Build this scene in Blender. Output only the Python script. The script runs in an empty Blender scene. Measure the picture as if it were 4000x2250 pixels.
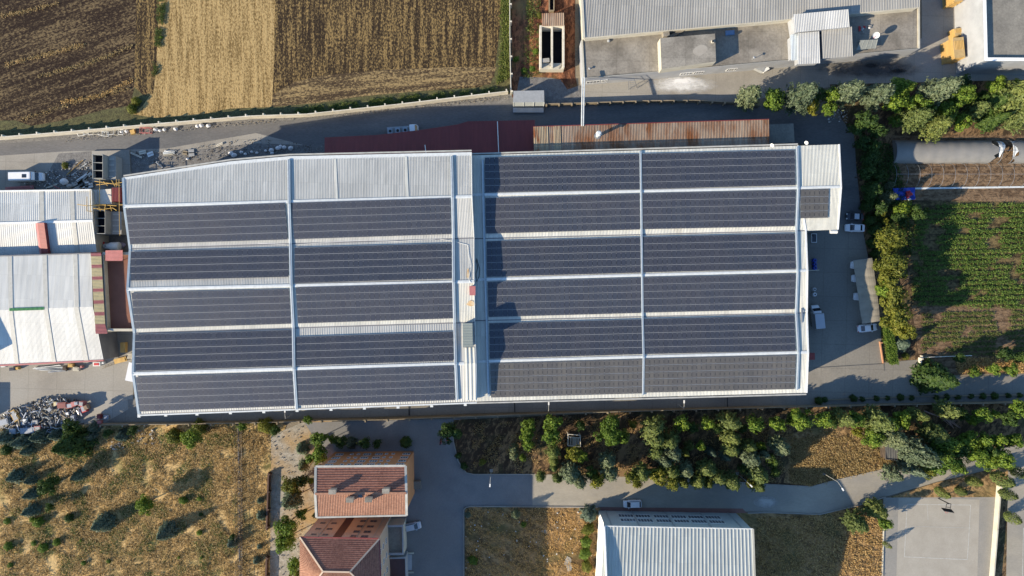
import bpy, bmesh, math, random
from mathutils import Vector, Matrix
random.seed(11)
R = math.radians
scn = bpy.context.scene
col = scn.collection
H = 157.0                 # camera height in metres
PPM = 17.0                # photo pixels per metre at the ground
def G(px, py, z=0.0):
    """point at height z that stands at the surveyed plan position of a photo pixel"""
    k = (H - z) / H / PPM
    return Vector(((px - 2000) * k, (1125 - py) * k, z))
# ------------------------------------------------------------------ materials
def lin(c):
    return tuple((v / 12.92 if v <= .04045 else ((v + .055) / 1.055) ** 2.4) for v in c)
def _new(name, rough, metal, spec):
    m = bpy.data.materials.new(name); m.use_nodes = True
    nt = m.node_tree; b = nt.nodes['Principled BSDF']
    b.inputs['Roughness'].default_value = rough; b.inputs['Metallic'].default_value = metal
    b.inputs['Specular IOR Level'].default_value = spec
    return m, nt, b
def N(nt, t, **kw):
    n = nt.nodes.new(t)
    for k, v in kw.items():
        if k in n.inputs: n.inputs[k].default_value = v
        else: setattr(n, k, v)
    return n
def noise(nt, vec, sc, det=5, rough=.6, dist=0):
    n = N(nt, 'ShaderNodeTexNoise'); n.inputs['Scale'].default_value = sc; n.inputs['Detail'].default_value = det
    n.inputs['Roughness'].default_value = rough; n.inputs['Distortion'].default_value = dist
    nt.links.new(vec, n.inputs['Vector']); return n.outputs['Fac']
def ramp(nt, fac, stops):
    r = N(nt, 'ShaderNodeValToRGB'); nt.links.new(fac, r.inputs['Fac'])
    e = r.color_ramp.elements
    while len(e) < len(stops): e.new(.5)
    for i, (p, c) in enumerate(stops):
        e[i].position = p; e[i].color = (*c, 1) if len(c) == 3 else c
    return r.outputs['Color']
def mapping(nt, vec, scale=(1, 1, 1), rot=0):
    mp = N(nt, 'ShaderNodeMapping'); mp.inputs['Rotation'].default_value = (0, 0, rot)
    mp2 = N(nt, 'ShaderNodeMapping'); mp2.inputs['Scale'].default_value = scale
    nt.links.new(vec, mp.inputs['Vector']); nt.links.new(mp.outputs[0], mp2.inputs['Vector'])
    return mp2.outputs[0]
def mix(nt, fac, a, b, mode='MIX'):
    m = N(nt, 'ShaderNodeMix', data_type='RGBA', blend_type=mode)
    for sock, v in ((m.inputs[0], fac), (m.inputs[6], a), (m.inputs[7], b)):
        if hasattr(v, 'is_output'): nt.links.new(v, sock)
        elif isinstance(v, (int, float)): sock.default_value = v
        else: sock.default_value = (*v, 1)
    return m.outputs[2]
def bump(nt, b, h, strength, dist=.1):
    n = N(nt, 'ShaderNodeBump'); n.inputs['Strength'].default_value = strength; n.inputs['Distance'].default_value = dist
    nt.links.new(h, n.inputs['Height']); nt.links.new(n.outputs[0], b.inputs['Normal'])
def mat(name, c1, c2=None, sc=.6, rough=.8, metal=0, spec=.3, fine=0, fsc=6, big=None, bsc=.06, bmp=0, bdist=.1, stretch=(1, 1, 1), rot=0, lo=.35, hi=.65, local=False, joints=0, rand=0):
    """two-tone noise, an optional third tone in large patches, fine grain, optional bump"""
    m, nt, b = _new(name, rough, metal, spec)
    if local: vec = N(nt, 'ShaderNodeTexCoord').outputs['Object']
    else: vec = N(nt, 'ShaderNodeNewGeometry').outputs['Position']
    if c2 is None: c2 = tuple(v * .85 for v in c1)
    v2 = mapping(nt, vec, stretch, rot)
    n1 = noise(nt, v2, sc)
    c = ramp(nt, n1, [(lo, c1), (hi, c2)])
    if big:
        nb = noise(nt, vec, bsc, 4, .5)
        c = mix(nt, ramp(nt, nb, [(.45, (0, 0, 0)), (.62, (1, 1, 1))]), c, big)
    if rand:
        oi = N(nt, 'ShaderNodeObjectInfo'); c = mix(nt, 1.0, c, ramp(nt, oi.outputs['Random'], [(0, (1 - rand, 1 - rand, 1 - rand * .6)), (1, (1 + rand, 1 + rand * .8, 1 + rand * .5))]), 'MULTIPLY')
    if joints:
        br = N(nt, 'ShaderNodeTexBrick'); br.offset = 0; br.inputs['Color1'].default_value = (1, 1, 1, 1); br.inputs['Color2'].default_value = (.93, .93, .93, 1); br.inputs['Mortar'].default_value = (.72, .72, .72, 1)
        br.inputs['Scale'].default_value = 1; br.inputs['Mortar Size'].default_value = .045; br.inputs['Brick Width'].default_value = joints; br.inputs['Row Height'].default_value = joints
        nt.links.new(mapping(nt, vec, (1, 1, 1), R(1.5)), br.inputs['Vector']); c = mix(nt, 1.0, c, br.outputs['Color'], 'MULTIPLY')
    if fine:
        nf = noise(nt, v2, fsc, 3, .7)
        g = ramp(nt, nf, [(.3, (1 - fine,) * 3), (.7, (1 + fine,) * 3)])
        c = mix(nt, 1.0, c, g, 'MULTIPLY')
        if bmp: bump(nt, b, nf, bmp, bdist)
    elif bmp: bump(nt, b, n1, bmp, bdist)
    nt.links.new(c, b.inputs['Base Color'])
    return m
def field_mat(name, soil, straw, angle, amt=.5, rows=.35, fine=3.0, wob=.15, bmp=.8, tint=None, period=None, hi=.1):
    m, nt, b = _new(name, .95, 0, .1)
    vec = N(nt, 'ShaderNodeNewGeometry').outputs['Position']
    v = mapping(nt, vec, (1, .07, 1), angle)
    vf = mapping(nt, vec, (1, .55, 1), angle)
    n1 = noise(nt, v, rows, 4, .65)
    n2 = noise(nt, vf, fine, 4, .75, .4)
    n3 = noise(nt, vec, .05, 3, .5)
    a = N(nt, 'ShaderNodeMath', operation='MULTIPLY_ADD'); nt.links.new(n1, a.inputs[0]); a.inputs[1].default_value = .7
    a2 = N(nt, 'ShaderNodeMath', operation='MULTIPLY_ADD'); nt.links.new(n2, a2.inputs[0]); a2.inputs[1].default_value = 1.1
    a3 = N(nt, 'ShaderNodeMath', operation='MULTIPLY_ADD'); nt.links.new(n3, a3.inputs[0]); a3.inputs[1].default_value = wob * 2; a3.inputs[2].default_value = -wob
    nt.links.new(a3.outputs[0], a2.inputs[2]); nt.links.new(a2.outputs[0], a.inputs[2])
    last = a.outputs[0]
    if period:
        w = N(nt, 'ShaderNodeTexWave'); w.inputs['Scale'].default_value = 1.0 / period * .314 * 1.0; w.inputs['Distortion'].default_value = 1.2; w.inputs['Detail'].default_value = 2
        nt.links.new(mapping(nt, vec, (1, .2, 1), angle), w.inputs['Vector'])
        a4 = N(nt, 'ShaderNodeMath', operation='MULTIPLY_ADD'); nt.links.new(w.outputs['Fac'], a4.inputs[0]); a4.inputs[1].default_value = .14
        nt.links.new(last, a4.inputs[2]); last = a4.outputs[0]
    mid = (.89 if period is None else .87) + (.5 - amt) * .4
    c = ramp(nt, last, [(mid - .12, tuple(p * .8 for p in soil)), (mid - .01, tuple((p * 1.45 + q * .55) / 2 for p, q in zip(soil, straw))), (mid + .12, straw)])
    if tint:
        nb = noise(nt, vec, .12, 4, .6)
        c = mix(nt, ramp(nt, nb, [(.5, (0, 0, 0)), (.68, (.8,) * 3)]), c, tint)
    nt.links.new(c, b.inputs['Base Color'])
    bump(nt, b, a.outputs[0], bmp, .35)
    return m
def metal_sheet(name, c1, c2, rough=.45, stain=None, sc=.25, axis=0, amt=(.55, .7), spec=.5):
    """painted or zinc sheet: faint streaks down the slope and stain patches"""
    m, nt, b = _new(name, rough, 0, spec)
    vec = N(nt, 'ShaderNodeNewGeometry').outputs['Position']
    st = (1.6, .06, 1) if axis == 0 else (.06, 1.6, 1)
    n1 = noise(nt, mapping(nt, vec, st), 1.0, 5, .7)
    c = ramp(nt, n1, [(.3, c1), (.7, c2)])
    if stain:
        n2 = noise(nt, mapping(nt, vec, (1, .25, 1) if axis == 0 else (.25, 1, 1)), sc, 6, .65)
        c = mix(nt, ramp(nt, n2, [(amt[0], (0, 0, 0)), (amt[1], (1, 1, 1))]), c, stain)
    n3 = noise(nt, vec, .12, 3, .5)
    c = mix(nt, 1.0, c, ramp(nt, n3, [(.3, (.88,) * 3), (.7, (1.06,) * 3)]), 'MULTIPLY')
    br = N(nt, 'ShaderNodeTexBrick'); br.offset = 0; br.inputs['Color1'].default_value = (1.03, 1.03, 1.02, 1); br.inputs['Color2'].default_value = (.9, .905, .9, 1); br.inputs['Mortar'].default_value = (.78, .77, .74, 1)
    br.inputs['Scale'].default_value = 1; br.inputs['Mortar Size'].default_value = .018; br.inputs['Brick Width'].default_value = 1.05 if axis == 0 else 5.2; br.inputs['Row Height'].default_value = 5.2 if axis == 0 else 1.05
    nt.links.new(mapping(nt, vec, (1, 1, 1), R(1.55)), br.inputs['Vector']); c = mix(nt, 1.0, c, br.outputs['Color'], 'MULTIPLY')
    nt.links.new(c, b.inputs['Base Color'])
    return m
def soft_stain(name, c, cx, cy, rx, ry):
    """a stain that fades out at its rim"""
    m, nt, b = _new(name, .9, 0, .1); b.inputs['Base Color'].default_value = (*c, 1)
    vec = N(nt, 'ShaderNodeNewGeometry').outputs['Position']
    mp = N(nt, 'ShaderNodeMapping', vector_type='TEXTURE'); p = G(cx, cy); mp.inputs['Location'].default_value = (p.x, p.y, 0); mp.inputs['Scale'].default_value = (rx / PPM, ry / PPM, 50)
    nt.links.new(vec, mp.inputs['Vector']); gr = N(nt, 'ShaderNodeTexGradient', gradient_type='SPHERICAL'); nt.links.new(mp.outputs[0], gr.inputs['Vector'])
    n1 = noise(nt, mapping(nt, vec, (.5, 1, 1)), 1.1, 6, .7); mu = N(nt, 'ShaderNodeMath', operation='MULTIPLY'); nt.links.new(gr.outputs['Fac'], mu.inputs[0]); nt.links.new(n1, mu.inputs[1])
    f = ramp(nt, mu.outputs[0], [(.08, (0, 0, 0)), (.4, (.9, .9, .9))]); t = N(nt, 'ShaderNodeBsdfTransparent'); mx = N(nt, 'ShaderNodeMixShader')
    nt.links.new(f, mx.inputs[0]); nt.links.new(t.outputs[0], mx.inputs[1]); nt.links.new(b.outputs[0], mx.inputs[2]); nt.links.new(mx.outputs[0], nt.nodes['Material Output'].inputs[0])
    return m
def plain(name, c, rough=.5, metal=0, spec=.4, var=.08):
    return mat(name, c, tuple(v * (1 - var * 2) for v in c), sc=1.5, rough=rough, metal=metal, spec=spec, local=True)
def tile_mat(name, c1, c2, vertical=False):
    """clay tiles: rows as bump and colour per small cell"""
    m, nt, b = _new(name, .85, 0, .2)
    vec = N(nt, 'ShaderNodeNewGeometry').outputs['Position']
    n1 = noise(nt, mapping(nt, vec, (1, 1, 1)), 2.2, 3, .8)
    n2 = noise(nt, vec, .25, 4, .6)
    c = ramp(nt, n1, [(.35, c1), (.68, c2)])
    c = mix(nt, 1.0, c, ramp(nt, n2, [(.3, (.8,) * 3), (.7, (1.12,) * 3)]), 'MULTIPLY')
    nt.links.new(c, b.inputs['Base Color'])
    return m
def leaf_mat(name, a, b_, c_, trans=.3, rough=.6):
    m, nt, b = _new(name, rough, 0, .25)
    g = N(nt, 'ShaderNodeNewGeometry'); oi = N(nt, 'ShaderNodeObjectInfo')
    c = ramp(nt, g.outputs['Random Per Island'], [(0, a), (.55, b_), (1, c_)])
    c = mix(nt, 1.0, c, ramp(nt, oi.outputs['Random'], [(0, (.75, .8, .8)), (.5, (1, 1, 1)), (1, (1.2, 1.12, .95))]), 'MULTIPLY')
    nt.links.new(c, b.inputs['Base Color'])
    t = N(nt, 'ShaderNodeBsdfTranslucent'); nt.links.new(c, t.inputs['Color'])
    mx = N(nt, 'ShaderNodeMixShader'); mx.inputs[0].default_value = trans
    out = nt.nodes['Material Output']
    nt.links.new(b.outputs[0], mx.inputs[1]); nt.links.new(t.outputs[0], mx.inputs[2]); nt.links.new(mx.outputs[0], out.inputs[0])
    return m
# ------------------------------------------------------------------ objects
ORG = {}
def tag(o, label=None, cat=None, group=None, kind=None):
    if label: o['label'] = label
    if cat: o['category'] = cat
    if group: o['group'] = group
    if kind: o['kind'] = kind
    return o
def empty(name, loc=(0, 0, 0), label=None, cat=None, group=None):
    o = bpy.data.objects.new(name, None); col.objects.link(o)
    o.location = loc; o.empty_display_size = .3; ORG[o.name] = Vector(loc)
    return tag(o, label, cat, group)
class MB:
    def __init__(s): s.v = []; s.f = []; s.m = []
    def add(s, vs, fs, mi=0):
        n = len(s.v); s.v += [Vector(v) for v in vs]
        s.f += [tuple(n + i for i in f) for f in fs]; s.m += [mi] * len(fs); return s
    def box(s, c, size, rz=0, mi=0, rx=0, ry=0, taper=1):
        x, y, z = (size[0] / 2, size[1] / 2, size[2] / 2)
        vs = [Vector((a * x * (taper if d > 0 else 1), b * y * (taper if d > 0 else 1), d * z)) for d in (-1, 1) for b in (-1, 1) for a in (-1, 1)]
        M = Matrix.Rotation(rz, 3, 'Z') @ Matrix.Rotation(ry, 3, 'Y') @ Matrix.Rotation(rx, 3, 'X')
        return s.add([M @ v + Vector(c) for v in vs], [(0, 2, 3, 1), (4, 5, 7, 6), (0, 1, 5, 4), (1, 3, 7, 5), (3, 2, 6, 7), (2, 0, 4, 6)], mi)
    def prism(s, top, z0, mi=0, cap=True, bottom=False):
        """vertical prism below a ring of 3-D top points"""
        n = len(top); top = [Vector(p) for p in top]
        if sum((top[i].x * top[(i + 1) % n].y - top[(i + 1) % n].x * top[i].y) for i in range(n)) < 0: top.reverse()
        bot = [Vector((p.x, p.y, z0)) for p in top]
        fs = [(i, (i + 1) % n, n + (i + 1) % n, n + i) for i in range(n)]
        if cap: fs.append(tuple(range(n, 2 * n)))
        if bottom: fs.append(tuple(reversed(range(n))))
        return s.add(bot + top, fs, mi)
    def poly(s, pts, mi=0):
        pts = [Vector(p) for p in pts]; n = len(pts)
        if sum((pts[i].x * pts[(i + 1) % n].y - pts[(i + 1) % n].x * pts[i].y) for i in range(n)) < 0: pts.reverse()
        return s.add(pts, [tuple(range(n))], mi)
    def tube(s, a, b, r0, r1=None, n=8, mi=0, cap=True):
        a = Vector(a); b = Vector(b); r1 = r0 if r1 is None else r1
        d = (b - a); q = d.to_track_quat('Z', 'Y').to_matrix()
        vs = [p + q @ Vector((r * math.cos(2 * math.pi * i / n), r * math.sin(2 * math.pi * i / n), 0)) for p, r in ((a, r0), (b, r1)) for i in range(n)]
        fs = [(i, (i + 1) % n, n + (i + 1) % n, n + i) for i in range(n)]
        if cap: fs += [tuple(range(n, 2 * n)), tuple(reversed(range(n)))]
        return s.add(vs, fs, mi)
    def path(s, pts, r, n=6, mi=0):
        for a, b in zip(pts, pts[1:]): s.tube(a, b, r, r, n, mi)
        return s
    def loft(s, rings, mi=0, cap=True):
        n = len(rings[0]); vs = [p for r in rings for p in r]; fs = []
        for k in range(len(rings) - 1):
            for i in range(n):
                j = (i + 1) % n; fs.append((k * n + i, k * n + j, (k + 1) * n + j, (k + 1) * n + i))
        if cap: fs += [tuple(reversed(range(n))), tuple(range((len(rings) - 1) * n, len(rings) * n))]
        return s.add(vs, fs, mi)
    def corr(s, a, b, c, d, pitch=.33, h=.05, mi=0, flat=.5):
        """trapezoidal corrugated sheet; a-b is one eave line, d-c the other, ribs run from a to d"""
        a, b, c, d = map(Vector, (a, b, c, d)); L = (b - a).length; n = max(2, int(round(L / pitch)))
        ts = []
        for i in range(n):
            for u, z in ((0, 0), (flat, 0), (flat + .12, h), (.88, h)): ts.append(((i + u) / n, z))
        ts.append((1, 0))
        vs = []
        for t, z in ts:
            vs += [a.lerp(b, t) + Vector((0, 0, z)), d.lerp(c, t) + Vector((0, 0, z))]
        fs = [(2 * i, 2 * i + 2, 2 * i + 3, 2 * i + 1) for i in range(len(ts) - 1)]
        nrm = (b - a).cross(d - a)
        if nrm.z < 0: fs = [tuple(reversed(f)) for f in fs]
        return s.add(vs, fs, mi)
    def build(s, name, mats, parent=None, origin=None, smooth=False):
        if parent is not None: org = ORG[parent.name]
        elif origin is not None: org = Vector(origin)
        else:
            xs = [v.x for v in s.v]; ys = [v.y for v in s.v]
            org = Vector(((min(xs) + max(xs)) / 2, (min(ys) + max(ys)) / 2, min(v.z for v in s.v)))
        me = bpy.data.meshes.new(name); me.from_pydata([v - org for v in s.v], [], s.f)
        if not isinstance(mats, (list, tuple)): mats = [mats]
        for m in mats: me.materials.append(m)
        if len(mats) > 1: me.polygons.foreach_set('material_index', s.m)
        if smooth: me.polygons.foreach_set('use_smooth', [True] * len(me.polygons))
        me.update()
        o = bpy.data.objects.new(name, me); col.objects.link(o)
        if parent is not None: o.parent = parent
        else: o.location = org
        ORG[o.name] = org
        return o
def copy_tree(o, parent=None):
    c = o.copy(); col.objects.link(c); ORG[c.name] = ORG.get(o.name, Vector((0, 0, 0)))
    if parent is not None: c.parent = parent
    for ch in list(CH.get(o.name, [])): copy_tree(ch, c)
    return c
CH = {}
def protoset(root):
    """remember the children of a prototype so that copies need no scene search"""
    for o in list(bpy.data.objects):
        if o.parent: CH.setdefault(o.parent.name, [])
    def rec(o):
        CH[o.name] = [c for c in bpy.data.objects if c.parent == o]
        for c in CH[o.name]: rec(c)
    rec(root); return root
LAY = [0]
def sheet(name, pts, m, z=None, label=None):
    LAY[0] += 1
    zz = .004 * LAY[0] if z is None else z
    mb = MB(); mb.poly([G(x, y).xy.to_3d() + Vector((0, 0, zz)) for x, y in pts])
    o = mb.build(name, m, origin=(0, 0, 0)); tag(o, label, None, None, 'structure')
    bm = bmesh.new(); bm.from_mesh(o.data); bmesh.ops.triangulate(bm, faces=bm.faces[:]); bm.to_mesh(o.data); bm.free()
    return o
def ray(px, py, plane):
    """where the sight line of a pixel meets the plane (point, normal) - used to survey roof fittings onto their roof"""
    p0, n = plane; c = Vector((0, 0, H)); d = G(px, py) - c
    return c + d * ((p0 - c).dot(n) / d.dot(n))
def plane3(a, b, c):
    n = (b - a).cross(c - a).normalized(); return (a, n)
def inset(pts, d):
    c = sum(pts, Vector()) / len(pts); out = []
    for p in pts:
        v = (c - p); v.z = 0; out.append(p + v.normalized() * d * 1.3)
    return out
ORD = ['first', 'second', 'third', 'fourth', 'fifth', 'sixth', 'seventh', 'eighth', 'ninth', 'tenth', 'eleventh', 'twelfth', 'thirteenth', 'fourteenth', 'fifteenth', 'sixteenth', 'seventeenth', 'eighteenth', 'nineteenth', 'twentieth']
# ------------------------------------------------------------------ palette (real base colours)
m_ground = mat('dry_earth', (.16, .13, .09), (.2, .17, .12), sc=.3, fine=.25, fsc=3)
m_asph = mat('asphalt_road', (.1, .1, .1), (.15, .146, .138), sc=.25, fine=.18, fsc=5, stretch=(.25, 1, 1), rot=R(-3), big=(.13, .125, .12), bsc=.03)
m_conc = mat('concrete_yard', (.29, .27, .23), (.235, .217, .185), sc=.25, fine=.1, fsc=3, big=(.3, .285, .25), bsc=.05, joints=6.5)
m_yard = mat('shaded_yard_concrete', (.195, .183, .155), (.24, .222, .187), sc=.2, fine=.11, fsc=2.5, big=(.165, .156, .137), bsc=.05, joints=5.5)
m_plaza = mat('interlocking_paving', (.15, .15, .148), (.185, .182, .175), sc=.3, fine=.12, fsc=5, big=(.165, .16, .15))
m_road = mat('pale_road_concrete', (.26, .235, .185), (.32, .288, .23), sc=.2, fine=.09, fsc=4, stretch=(.4, 1, 1), big=(.22, .205, .175), bsc=.07)
m_gravel = mat('gravel_verge', (.12, .115, .108), (.19, .182, .168), sc=1.2, fine=.4, fsc=7, bmp=.4)
m_plough = field_mat('ploughed_soil', (.032, .021, .016), (.16, .115, .06), R(70), amt=.36, rows=.8, fine=2.6, wob=.1, bmp=.5)
m_plough2 = field_mat('ploughed_rows', (.036, .025, .017), (.26, .175, .07), R(0.5), amt=.38, rows=1.1, fine=3.0, wob=.05, bmp=.5)
m_stub = field_mat('golden_stubble', (.17, .11, .042), (.42, .295, .13), R(-0.5), amt=.6, rows=1.1, fine=3.2, wob=.05, bmp=.4)
m_head = field_mat('headland_stubble', (.07, .048, .03), (.3, .215, .1), R(84), amt=.42, rows=.9, fine=2.8, wob=.1, bmp=.5)
m_drygrass = field_mat('dry_grass_ground', (.13, .09, .038), (.52, .36, .16), R(62), amt=.58, rows=.45, fine=.95, wob=.2, bmp=1.0, tint=(.13, .135, .045))
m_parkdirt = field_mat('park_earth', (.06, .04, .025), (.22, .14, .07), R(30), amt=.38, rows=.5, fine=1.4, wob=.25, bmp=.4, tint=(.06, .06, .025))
m_lawn = field_mat('tired_lawn', (.13, .085, .04), (.34, .215, .1), R(-60), amt=.5, rows=.4, fine=1.6, wob=.2, bmp=.5, tint=(.11, .1, .04))
m_weeds = mat('green_weeds', (.06, .055, .025), (.12, .115, .045), sc=1.2, fine=.5, fsc=5, bmp=.8, bdist=.3, rough=.9)
m_redsoil = field_mat('red_soil', (.1, .045, .028), (.3, .13, .065), R(3), amt=.5, rows=.8, fine=1.6, wob=.3, bmp=.8, tint=(.3, .2, .08))
m_brown = field_mat('tilled_brown_soil', (.1, .064, .038), (.2, .135, .08), R(88), amt=.6, rows=1.2, fine=1.5, wob=.1, bmp=.8)
m_crop = field_mat('crop_soil', (.06, .045, .025), (.16, .12, .055), R(89), amt=.5, rows=1.0, fine=1.6, wob=.2, bmp=.8)
m_court = mat('court_concrete', (.34, .312, .258), (.3, .273, .223), sc=.3, fine=.07, fsc=4)
m_courtout = mat('court_surround', (.225, .215, .19), (.25, .235, .205), sc=.3, fine=.1, fsc=4)
m_white = plain('white_paint', (.74, .74, .7), .55)
m_line = mat('worn_line_paint', (.5, .49, .44), (.34, .33, .29), sc=2.0)
m_zinc = metal_sheet('left_roof_sheet', (.52, .51, .465), (.4, .395, .365), .5, (.46, .41, .33), .1, 0, (.62, .8))
m_zinc2 = metal_sheet('cream_roof_sheet', (.62, .61, .54), (.5, .49, .43), .5, (.42, .38, .3), .14, 0, (.6, .8))
m_zinc3 = metal_sheet('blue_white_roof_sheet', (.64, .63, .58), (.53, .525, .485), .5, (.45, .4, .32), .12, 0, (.64, .8))
m_pale = mat('skylight_sheet', (.4, .39, .34), (.47, .46, .41), sc=1.5, rough=.5)
m_trim = plain('pale_flashing', (.6, .62, .6), .4)
m_tray = mat('galvanised_tray', (.24, .3, .35), (.3, .36, .4), sc=1, rough=.4)
m_gutter = mat('gutter_metal', (.32, .315, .28), (.42, .41, .37), sc=.8, rough=.5)
m_panel = mat('solar_glass', (.045, .052, .067), (.054, .056, .066), sc=.12, rough=.3, spec=.5, fine=.08, fsc=1.0, rand=.1)
m_paneld = mat('dusty_glare_solar_glass', (.084, .081, .074), (.1, .095, .085), sc=.15, rough=.35, spec=.5, fine=.1, fsc=1.0, stretch=(1, .2, 1), rand=.1)  # paler for dust and for sun glare on the southern arrays, both in the colour
m_clamp = plain('clamp_metal', (.5, .5, .5), .4)
m_pframe = plain('panel_frame', (.018, .02, .026), .5)
m_rail = plain('mounting_rail', (.26, .27, .28), .5, .1)
m_wallc = mat('cream_wall', (.5, .47, .38), (.42, .39, .31), sc=.5, fine=.05)
m_wallg = mat('grey_wall', (.34, .35, .36), (.28, .29, .3), sc=.4, fine=.05)
m_walldark = mat('dark_factory_wall', (.2, .2, .2), (.15, .15, .16), sc=.4)
m_precast = mat('precast_wall', (.62, .58, .48), (.5, .46, .37), sc=.6, fine=.1, fsc=3)
m_precast2 = mat('brown_precast_wall', (.27, .22, .15), (.2, .165, .11), sc=.6, fine=.15, fsc=3)
m_rust = metal_sheet('rusty_sheet', (.25, .155, .1), (.38, .31, .235), .8, (.21, .085, .035), .35, 0, (.46, .64), .2)
m_rustp = metal_sheet('pale_rusty_sheet', (.42, .36, .25), (.3, .2, .12), .8, (.24, .08, .03), .5, 0, (.5, .6), .2)
m_redroof = metal_sheet('dark_red_sheet', (.2, .035, .03), (.16, .025, .025), .5)
m_red = plain('oxide_red', (.26, .045, .04), .5)
m_pink = plain('faded_or_sunlit_red', (.42, .15, .14), .6)
m_yellow = plain('faded_yellow_sheet', (.6, .5, .27), .6)
m_terr = mat('terracotta_terrace', (.2, .09, .06), (.17, .075, .05), sc=.5)
m_flat = mat('flat_roof_screed', (.24, .215, .175), (.145, .13, .105), sc=.22, fine=.2, fsc=2.2, big=(.28, .255, .21), bsc=.16, joints=7.3)
m_flat2 = mat('grey_roof_screed', (.165, .153, .128), (.24, .222, .182), sc=.25, fine=.18, fsc=2.5)
m_greysheet = metal_sheet('grey_corrugated', (.36, .35, .32), (.3, .29, .265), .6, (.3, .27, .22), .2, 0, (.6, .8), .3)
m_orange = mat('orange_render', (.58, .27, .12), (.52, .235, .1), sc=.6)
m_beige = mat('beige_render', (.5, .38, .28), (.45, .34, .25), sc=.5)
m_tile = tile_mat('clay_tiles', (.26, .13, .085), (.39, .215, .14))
m_tile_shade = tile_mat('clay_tiles_shade', (.2, .085, .06), (.33, .16, .11))  # darker copy for north and east slopes, their shade put into the colour
m_glass = mat('window_glass', (.08, .09, .11), (.1, .11, .13), rough=.1, spec=.6)
m_gymwall = mat('pale_blue_wall', (.42, .45, .43), (.38, .41, .4), sc=.3)
m_gymwhite = plain('white_render', (.85, .85, .82), .7)
m_gymroof = metal_sheet('gym_sheet', (.44, .455, .42), (.36, .375, .345), .5)
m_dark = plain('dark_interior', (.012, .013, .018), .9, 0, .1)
m_steel = plain('steel', (.32, .34, .36), .4, .5)
m_greyp = plain('grey_paint', (.3, .31, .31), .6)
m_black = plain('black_rubber', (.02, .02, .02), .8)
m_wood = mat('yellow_timber', (.55, .36, .13), (.42, .27, .09), sc=2, stretch=(1, .2, 1), rough=.8)
m_ply = plain('plywood_sheet', (.42, .3, .14), .8)
m_bark = mat('bark', (.09, .065, .045), (.05, .038, .028), sc=2)
m_blue = plain('blue_tarp', (.02, .06, .38), .5)
m_redp = plain('red_plastic', (.5, .04, .04), .5)
m_greenp = plain('green_sheet', (.06, .25, .08), .6)
m_film = mat('greenhouse_film', (.23, .22, .2), (.19, .185, .17), sc=.4, rough=.55)
m_canvas = mat('canvas', (.24, .215, .17), (.3, .27, .21), sc=.5)
m_carwhite = plain('white_car_paint', (.7, .7, .7), .25, 0, .6, .02)
m_carsilver = plain('silver_car_paint', (.45, .46, .48), .3, .4, .6, .02)
m_cardark = plain('dark_car_paint', (.05, .052, .06), .3, .2, .6, .02)
m_carglass = plain('car_glass', (.02, .025, .032), .1, 0, .8)
m_lamp = plain('lens', (.7, .7, .65), .2)
m_hopper = mat('hopper_sheet', (.27, .27, .24), (.32, .32, .29), sc=.5, rough=.6)
m_yellowp = plain('yellow_pipe', (.6, .38, .1), .6)
m_scrap = plain('weathered_scrap_paint', (.3, .33, .37), .6)
m_bag = plain('white_sack', (.6, .6, .6), .8)
m_rock = mat('rubble_stone', (.36, .34, .3), (.25, .235, .2), sc=3, local=True)
L_D = leaf_mat('leaf_green', (.055, .105, .014), (.112, .182, .023), (.2, .27, .038))
L_DK = leaf_mat('leaf_dark', (.025, .055, .013), (.045, .085, .018), (.08, .125, .026))
L_P = leaf_mat('needle_grey_green', (.06, .085, .045), (.11, .14, .075), (.18, .21, .12), .2)
L_PO = leaf_mat('needle_olive', (.06, .085, .025), (.115, .15, .04), (.19, .22, .065), .28)
L_S = leaf_mat('needle_blue', (.055, .088, .062), (.115, .16, .115), (.2, .25, .18), .35)
L_Y = leaf_mat('leaf_yellow_green', (.075, .092, .013), (.135, .15, .02), (.22, .21, .035), .3)
L_C = leaf_mat('crop_leaf', (.05, .1, .016), (.11, .18, .03), (.22, .28, .06), .3)
L_G = leaf_mat('straw_blades', (.28, .185, .07), (.48, .33, .14), (.66, .48, .23), .4)
L_W = leaf_mat('weed_blades', (.06, .09, .02), (.11, .15, .035), (.2, .22, .06), .3)
# ------------------------------------------------------------------ ground
g = MB(); g.box((0, 0, -1.0), (5000, 5000, 2.0)); tag(g.build('ground', m_ground, origin=(0, 0, 0)), None, None, None, 'structure')
S = sheet
S('field_verge', [(-500, -400), (2010, -400), (1990, 372), (1556, 420), (995, 464), (311, 524), (50, 544), (-500, 560)], m_weeds)
S('ploughed_field', [(-500, -400), (546, -400), (524, 345), (508, 412), (400, 430), (250, 470), (120, 492), (60, 470), (-500, 480)], m_plough)
S('ploughed_strip', [(544, -400), (628, -400), (614, 240), (596, 378), (560, 372), (524, 340)], m_plough2)
S('stubble_field', [(640, -400), (1090, -400), (1072, 250), (1062, 410), (900, 420), (760, 446), (592, 452), (598, 372), (610, 270)], m_stub)
S('ploughed_rows_field', [(1084, -400), (1962, -400), (1958, 60), (1930, 300), (1880, 340), (1400, 372), (1300, 392), (1062, 414), (1068, 300)], m_plough2)
S('headland_strip', [(1150, 320), (1250, 296), (1500, 272), (1780, 262), (1940, 262), (1915, 330), (1700, 350), (1400, 378), (1240, 402), (1062, 418), (1066, 370)], m_head)
S('headland_stubble', [(590, 366), (700, 372), (880, 384), (1062, 390), (1060, 418), (900, 424), (760, 452), (600, 460), (520, 446), (560, 410)], m_stub)
S('factory_road', [(-500, 552), (50, 543), (311, 523), (995, 463), (1556, 419), (1990, 368), (2130, 402), (2900, 398), (3100, 440), (3330, 470), (3360, 640), (3400, 900), (3440, 1240), (3150, 1300), (3150, 560), (1900, 600), (500, 620), (-500, 650)], m_asph)
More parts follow.
